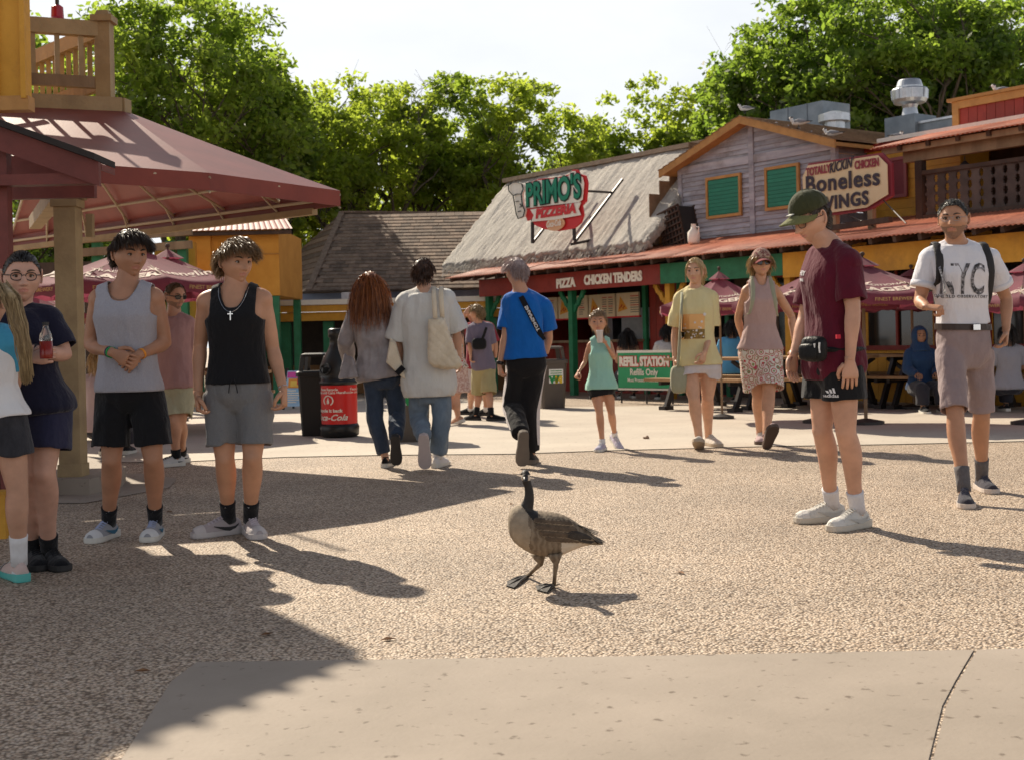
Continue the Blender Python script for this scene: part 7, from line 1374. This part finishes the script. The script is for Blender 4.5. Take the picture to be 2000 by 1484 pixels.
p.flesh(); p.head(eyes=False); p.finish(); p.hair(hairmat('brown4', (.05, .03, .015), (.14, .08, .04)), zone_std(.06, .0, -.08), lambda c: .2 + 0 * c[:, 0], comb_down, .2, .08, 600, .004, .5, 18, .010); p.tank(FLR, .05, .02, .006, 38, .9, .93, (.5, .9), .8, 'dress_top'); DR = M('pink_dress', (.45, .26, .22), (.62, .48, .42), 40, .85, lo=.45, hi=.55); p.skirt(DR, .3, .42, (.17, .14), .05, .012, 'dress_skirt', 39); TN = [fabric('shoe_tan', (.5, .3, .2)), SOLEW, SOLEW]; p.shoe('l', 1.6, TN, laces=False); p.shoe('r', 2.6, TN, laces=False, pitch=.3)
# ------------------------------------------------------------------ the goose
GY = 2500 * CAMH / (1148 - 661)                     # its distance from where the feet stand
def goose():
    o = thing('goose', 'brown Canada goose with black neck standing in the middle of the pavement', 'goose', gd(1070, 1146))
    secs = [(992, 1014, 1030, .012), (995, 1000, 1046, .050), (1002, 990, 1057, .068), (1012, 985, 1066, .080), (1024, 988, 1074, .088), (1038, 995, 1081, .092), (1054, 997, 1085, .094), (1070, 998, 1087, .094), (1086, 1000, 1086, .090), (1100, 1004, 1082, .083), (1114, 1011, 1076, .073), (1128, 1020, 1070, .060), (1142, 1031, 1066, .045), (1156, 1041, 1063, .030), (1166, 1048, 1060, .018)]
    mb = MB(); rg = []; n = 22
    for x, y0, y1, hd in secs:
        t, b = at(x, y0, GY), at(x, y1, GY); c = (t + b) / 2; h = (t.z - b.z) / 2
        rg.append([c + V3(0, hd * .95 * math.cos(2 * PI * q / n), h * math.sin(2 * PI * q / n)) for q in range(n)])
    mb.loft(rg)
    nk = [(1022, 1012, .040), (1026, 1000, .035), (1029, 989, .029), (1033, 977, .0245), (1034, 964, .021), (1032, 950, .0190), (1028, 938, .0195), (1026, 930, .020)]
    mb.tube([at(x, y, GY - .02 * i / 7 - .0) for i, (x, y, r) in enumerate(nk)], [r for _, _, r in nk], 14)
    hc = at(1026, 927, GY - .03); mb.ell(hc, (.021, .032, .0245), 16, 12); mb.ell(hc + V3(0, -.018, -.006), (.017, .024, .018), 14, 10)
    v, nn, f = evalmesh(mb, .0055, 7, .5); ctr = np.array([v[list(q)].mean(0) for q in f])
    # plumage zones by place on the bird
    def pz(x, y): p = at(x, y, GY); return p.x, p.z
    mi = []
    x_n, z_n = pz(1028, 996); xw, zw = pz(1112, 1060); xt, zt_ = pz(1150, 1050)
    l0 = np.array(pz(1018, 985)); l1 = np.array(pz(1036, 1006))
    xr, zr = pz(1118, 1076); xb, _ = pz(1034, 1040)
    for c in ctr:
        d = (l1[0] - l0[0]) * (c[2] - l0[1]) - (l1[1] - l0[1]) * (c[0] - l0[0])
        if d > 0 and c[2] > z_n - .05 and c[0] < x_n + .05:
            mi.append(1 if not (abs(c[1] - hc.y) < .05 and abs(c[0] - hc.x) > .0105 and abs(c[2] - hc.z + .009) < .013 and c[1] > hc.y - .032) else 2)
        elif c[0] > xr - .05 + max(0, (c[2] - pz(1118, 1050)[1])) * .55 and c[2] < pz(1120, 1052)[1] - (c[0] - xr) * .28: mi.append(2)
        elif c[0] < xb + vn(np.array([[c[0] * 30, c[1] * 30, c[2] * 30]]), 3)[0] * .012: mi.append(3)
        else: mi.append(0)
    g = MB(); g.add(v, f, mi)
    for sx in (-1, 1): g.ell(hc + V3(sx * .0185, -.016, .006), (.0032, .0035, .0035), 8, 6, 4)
    # bill
    g.loft([[hc + V3(w * math.cos(2 * PI * q / 10), y, z + h * math.sin(2 * PI * q / 10)) for q in range(10)] for y, z, w, h in ((-.030, -.008, .0125, .011), (-.045, -.013, .0115, .008), (-.058, -.018, .0105, .0055), (-.064, -.021, .006, .003))], 5)
    # legs and webbed feet
    def leg(pts, toes, dy):
        P_ = [at(x, y, GY + dy) for x, y in pts[:-1]] + [gd(*pts[-1]) + V3(0, 0, .008)]
        g.tube([P_[0], P_[0].lerp(P_[1], .55), P_[1], P_[1].lerp(P_[2], .5), P_[2]], [.036, .024, .0125, .0085, .0095], 10, [0] if False else 0)
        A = P_[2]; tp = [gd(*q) + V3(0, 0, .004) for q in toes]
        for q in tp: g.tube([A, A.lerp(q, .5) + V3(0, 0, .006), q], [.0085, .0065, .0035], 6, 6)
        w = [A + V3(0, 0, .006)] + [q + V3(0, 0, .003) for q in tp]; g.add(w + [q - V3(0, 0, .003) for q in w], [(0, i, i + 1) for i in range(1, len(tp))] + [(len(w), len(w) + i + 1, len(w) + i) for i in range(1, len(tp))], 6)
        g.tube([A, A + V3(.028, .004, .004)], [.005, .002], 5, 6)
        return len(g.f)
    leg([(1052, 1080), (1056, 1100), (1030, 1128)], [(991, 1137), (990, 1146), (1004, 1150)], .045)
    leg([(1084, 1080), (1086, 1100), (1082, 1146)], [(1046, 1146), (1050, 1154), (1068, 1159)], -.04)
    # shanks dark
    BR = M('goose_brown', (.085, .058, .036), (.17, .125, .08), 22, .8, .5, 60, (.6, 1, 2.2)); BS_ = M('goose_breast', (.26, .205, .145), (.36, .29, .21), 18, .85, .4, 60)
    def barred():
        m = M('goose_flank', (.12, .085, .055), (.19, .14, .095), 15, .8, .4, 60); t = m.node_tree; L = t.links; b = t.nodes['Principled BSDF']; old = b.inputs['Base Color'].links[0].from_socket; q = N(t, 'ShaderNodeTexCoord'); w = N(t, 'ShaderNodeTexWave', Scale=13., Distortion=5., Detail=3.); w.inputs['Detail Scale'].default_value = 2.5; L.new(q.outputs['Object'], w.inputs['Vector']); mx = N(t, 'ShaderNodeMixRGB'); mx.inputs[2].default_value = (.30, .235, .165, 1); ml = N(t, 'ShaderNodeMath', _operation='MULTIPLY'); ml.inputs[1].default_value = .55; L.new(w.outputs['Fac'], ml.inputs[0]); L.new(ml.outputs[0], mx.inputs[0]); L.new(old, mx.inputs[1]); L.new(mx.outputs[0], b.inputs['Base Color']); return m
    NECK = M('goose_black', (.012, .010, .009), (.025, .02, .017), 30, .6, .3, 90); WH = M('goose_white', (.58, .50, .40), (.68, .60, .50), 20, .85, .3, 80); LEGM = M('goose_leg', (.028, .022, .018), (.05, .04, .032), 40, .55, .4, 120)
    body = g.build('body', [barred(), NECK, WH, BS_, P('eye_dark', (.006, .005, .005), .1), P('bill_black', (.02, .018, .017), .3), LEGM], o, smooth=True)
    bv = BVHTree.FromPolygons([tuple(q) for q in v], f)
    # folded wings: rows of overlapping feathers, each with its pale edge
    FE = [M('feather_brown', (.075, .050, .032), (.13, .09, .058), 30, .75, .3, 80, vary=.15), M('feather_edge', (.24, .18, .12), (.32, .25, .17), 30, .8), M('feather_dark', (.028, .021, .016), (.055, .042, .032), 30, .7)]
    for side in (-1, 1):
        w = MB(); rows = [(1042, 1012, 1100, 1016, 9, .030, .013, 0), (1046, 1022, 1108, 1026, 10, .034, .014, 0), (1054, 1032, 1114, 1036, 10, .038, .015, 0), (1064, 1042, 1118, 1044, 9, .042, .016, 0)]
        fb = []
        for ri, (x0, y0, x1, y1, n_, L_, W_, mt) in enumerate(rows[::-1]):
            for i in range(n_): fb.append((x0 + (x1 - x0) * (n_ - 1 - i) / (n_ - 1), y0 + (y1 - y0) * (n_ - 1 - i) / (n_ - 1), L_ * (1 + .5 * (n_ - 1 - i) / n_), W_, mt, .004 + .003 * ri))
        for k in range(8): fb.insert(0, (1096 + k * 3.5, 1036 + k * 1.2 - (k % 3) * 4, .105 + .012 * (k % 4), .013, 2, .006 + .001 * k))
        for x, y, L_, W_, mt, lf in fb:
            p = at(x, y, GY); h = bv.ray_cast(V3(p.x, p.y + side * .3, p.z), V3(0, -side, 0), .6)
            if h[0] is None: continue
            q, nr = h[0], h[1]
            if nr.y * side < 0: nr = -nr
            d = V3(1, 0, -.34 if mt == 0 else -.30); d = (d - nr * d.dot(nr)).normalized(); s_ = nr.cross(d)
            for em, sc_, lift in ((1, 1.0, 0.), (mt, .90, .0012)):
                pts = []
                for t, ww in ((0, .55), (.3, 1.), (.65, 1.), (.88, .7), (1., .12)):
                    pts.append((t * sc_, ww * sc_))
                vs = []
                for t, ww in pts: c = q + d * (L_ * t) + nr * (lf + lift - .004 * t + .002 * math.sin(PI * t)); vs += [c + s_ * (W_ * ww) - nr * .002, c + nr * .0012, c - s_ * (W_ * ww) - nr * .002]
                w.add(vs, [(3 * i + a, 3 * i + a + 1, 3 * i + a + 4, 3 * i + a + 3) for i in range(4) for a in (0, 1)], em)
        tag(w.build('wing_feathers', FE, o), kind='stuff')
    tl = MB()
    for i in range(7):
        a, b = at(1140, 1040, GY) + V3(0, (i - 3) * .010, 0), at(1181 - abs(i - 3) * 2, 1059, GY) + V3(0, (i - 3) * .020, .001 * i); tl.hexa([a + V3(0, -.010, 0), a + V3(0, .010, 0), a + V3(0, .010, .004), a + V3(0, -.010, .004)], [b + V3(0, -.009, 0), b + V3(0, .009, 0), b + V3(0, .009, .002), b + V3(0, -.009, .002)])
    for i in range(3): a, b = at(1128, 1024 + i * 3, GY) + V3(0, -.02 + .02 * i, .0), at(1168, 1038 + i * 4, GY) + V3(0, -.02 + .02 * i, 0); tl.hexa([a + V3(0, -.010, 0), a + V3(0, .010, 0), a + V3(0, .010, .004), a + V3(0, -.010, .004)], [b + V3(0, -.008, 0), b + V3(0, .008, 0), b + V3(0, .008, .002), b + V3(0, -.008, .002)])
    tl.build('tail_feathers', FE[2], o)
goose()
# ------------------------------------------------------------------ gulls on the roofs
GW, GG, GB_ = P('gull_white', (.62, .58, .55), .8), P('gull_grey', (.20, .20, .22), .8), P('gull_dark', (.03, .028, .03), .7)
def gull(x, y, Y, rz, label):
    p = at(x, y, Y); o = thing('gull', label, 'gull', p, rz, 'gulls on the roofs'); mb = MB(); n = 12
    mb.loft([[V3(x_, w * math.cos(2 * PI * q / n), z + h * math.sin(2 * PI * q / n)) for q in range(n)] for x_, z, w, h in ((.115, .10, .006, .010), (.10, .105, .035, .035), (.06, .11, .052, .050), (0, .105, .055, .052), (-.07, .10, .042, .038), (-.14, .095, .022, .016), (-.19, .095, .018, .006))])
    mb.tube([(.09, 0, .12), (.115, 0, .15), (.12, 0, .175)], [.034, .028, .027], 10); mb.ell((.127, 0, .185), (.036, .028, .029), 12, 8); mb.build('body', GW, o, world=False, smooth=True)
    MB().tube([(.155, 0, .18), (.195, 0, .172)], [.009, .003], 6).build('bill', GB_, o, world=False); MB().ell((.122, 0, .193), (.030, .0285, .022), 10, 7).build('head_patch', GB_, o, world=False, smooth=True)
    for s in (-1, 1):
        w = MB(); w.loft([[V3(x_, s * (.045 + .012 * math.cos(2 * PI * q / 8)), z + h * math.sin(2 * PI * q / 8)) for q in range(8)] for x_, z, h in ((.06, .12, .02), (.0, .125, .036), (-.09, .115, .026), (-.15, .108, .010))]); w.build('wing', GG, o, world=False, smooth=True)
        MB().tube([(-.13, s * .035, .11), (-.24, s * .01, .105)], [.012, .003], 6).build('wing_tip', GB_, o, world=False); MB().tube([(.0, s * .025, .06), (.0, s * .025, 0)], .006, 5).build('leg', GB_, o, world=False); MB().box((.015, s * .025, .003), (.04, .02, .006)).build('foot', GB_, o, world=False)
def rz_(x, y, b): a_, z_ = fc(x, y, b); return W3(a_, b, 0).y
gull(1560, 252, rz_(1560, 252, 1.1), 2.6, 'gull on the brown shingles just right of the gable peak'); gull(1625, 274, rz_(1625, 274, 1.3), 2.4, 'gull standing lower on the brown shingles above the wings sign'); gull(1752, 279, rz_(1752, 279, 2.95), .6, 'gull on the white roof edge left of the balcony roof'); gull(1958, 191, rz_(1958, 191, 2.32), 2.9, 'gull on the wooden cap of the red parapet'); gull(1456, 222, rz_(1456, 222, 4.6), 2.8, 'gull on the grey air intake hood')
# ------------------------------------------------------------------ people sitting or standing at the stands
def sitter(label, x, y, Y, cloth, hairc, skin_c, front=-1, head=None, hood=False, arms=True, top='t', seat=.46):
    p0 = at(x, y, Y); k = 2500 / Y
    def J(dx, z, dy=0): u = V3(p0.x + dx, Y + dy, z); v_ = u - V3(0, 0, CAMH); q = F / u.y; X, Z = v_.x * q, v_.z * q; return (CX + X * CR - Z * SR, HY - (X * SR + Z * CR), u.y - Y)
    hz = p0.z; d = -1 if front > 0 else 1
    jj = dict(hd=J(0, hz), nk=J(0, hz - .17), sl=J(-.15, hz - .22), sr=J(.15, hz - .22), el=J(-.20, hz - .46, .05 * d), er=J(.20, hz - .46, .05 * d), wl=J(-.12, hz - .50, .25 * d), wr=J(.12, hz - .50, .25 * d), hl=J(-.09, hz - .70), hr=J(.09, hz - .70), kl=J(-.12, hz - .70, .42 * d), kr=J(.12, hz - .70, .42 * d), al=J(-.12, .09, .42 * d), ar=J(.12, .09, .42 * d))
    p = Person(label, Y, jj, front=front, look=head or (0, front * -1, 0), skin_c=skin_c, vox=.018, hs=.97, sex='f'); p.flesh(); p.head(eyes=front > 0)
    for sd in 'lr': p.hand(sd, (0, d, -.2), (0, 0, -1), .5)
    p.finish()
    if hood:
        g = MB(); g.ell(p.hc + V3(0, .02, .0), (.115, .12, .15), 16, 12); g.tube([p.hc + V3(0, .03, -.08), p.N + V3(0, .02, -.04)], [.10, .16], 14)
        c = np.array(p.hc); p.garment('headscarf', g, cloth, vox=.016, amp=.006, mask=lambda q: ~((q[:, 1] < c[1] - .035) & (np.abs(q[:, 0] - c[0]) < .062) & (np.abs(q[:, 2] - c[2]) < .085)))
    else: p.hair(hairc, zone_std(.055, .0, -.09), lambda c: (.26 if top == 'bare' else .12) + 0 * c[:, 0], comb_down, .2, .1, 600, .004, .5, 21, .010, keep=1.08)
    if top == 'bare': p.tank(cloth, .0, .016, .004, 5, .70, .72, (.0, .0), .8, 'strapless_top')
    else: p.shirt(cloth, -.06, .024, 1 if hood else .8, .03, .01, .008, 41, long=hood)
    p.shorts(fabric('trouser_dark', (.03, .03, .04)), .1, 1.9, .014, .11, .085, .008, 42, 'trousers')
    for sd in 'lr': p.shoe(sd, PI / 2 * d, [BLKC, SOLEW, WHT], laces=False)
    return p
sitter('woman with long dark hair and bare shoulders at the pizza counter, seen from behind', 1226, 655, 22.6, WHT, hairmat('black', (.01, .008, .007), (.03, .02, .015)), (.5, .29, .2), -1, top='bare')
sitter('person in a white floral top standing at the pizza counter', 1302, 648, 22.0, M('floral_white', (.5, .45, .45), (.65, .6, .58), 40, .8), hairmat('black', 0, 0) if False else MC['hair_black'], (.5, .29, .2), -1)
sitter('person in a light blue shirt at the counter behind the woman in yellow', 1428, 640, 20.4, fabric('light_blue', (.10, .33, .55)), MC['hair_black'], (.5, .29, .2), -1)
sitter('seated person in a navy headscarf with a pink strap at the picnic tables', 1797, 657, 17.4, fabric('navy_scarf', (.02, .05, .12)), MC['hair_black'], (.36, .20, .13), 1, hood=True)
sitter('seated person in a grey shirt at the right edge picnic table', 1968, 650, 16.6, fabric('mid_grey', (.30, .30, .34)), MC['hair_black'], (.30, .17, .11), -1)
sitter('child in a pale pink top seated behind the boy in the grey tank top', 196, 700, 12.9, fabric('pale_pink', (.5, .4, .42)), MC['hair_blonde'], (.55, .34, .25), -1)
# small litter on the ground
p_ = gd(1262, 857); st = thing('pebble', 'small brown stone lying on the pale concrete', 'stone', p_); g = MB(); g.ell((0, 0, .016), (.035, .025, .02), 10, 7); g.v = [(q[0] * (1 + .2 * math.sin(9 * q[1] * 40)), q[1], q[2] * (1 + .25 * math.sin(q[0] * 120))) for q in g.v]; g.build('stone', M('stone_brown', (.2, .13, .09), (.3, .2, .14), 30), st, world=False, smooth=True)
LF = M('dry_leaf', (.16, .07, .03), (.28, .14, .06), 30, .8)
for i, (x, y) in enumerate(((280, 1312), (1000, 985), (330, 1000), (520, 1240), (1330, 1120), (760, 1250))):
    o = thing('dry_leaf', ['curled brown leaf at the lower left edge of the slab', 'tiny leaf on the pavement beside the goose head', 'tiny leaf by the grey tank boy', 'tiny leaf in the lower left shadow', 'tiny leaf right of the goose', 'tiny leaf below the light patches'][i], 'leaf', gd(x, y), i * 1.3, 'fallen leaves'); g = MB(); s = .022; g.add([(-s * 1.5, 0, .004), (-.3 * s, -s * .6, .010), (s * 1.3, 0, .006), (-.3 * s, s * .6, .012), (0, 0, .003)], [(0, 1, 4), (1, 2, 4), (2, 3, 4), (3, 0, 4)]); g.build('blade', LF, o, world=False)
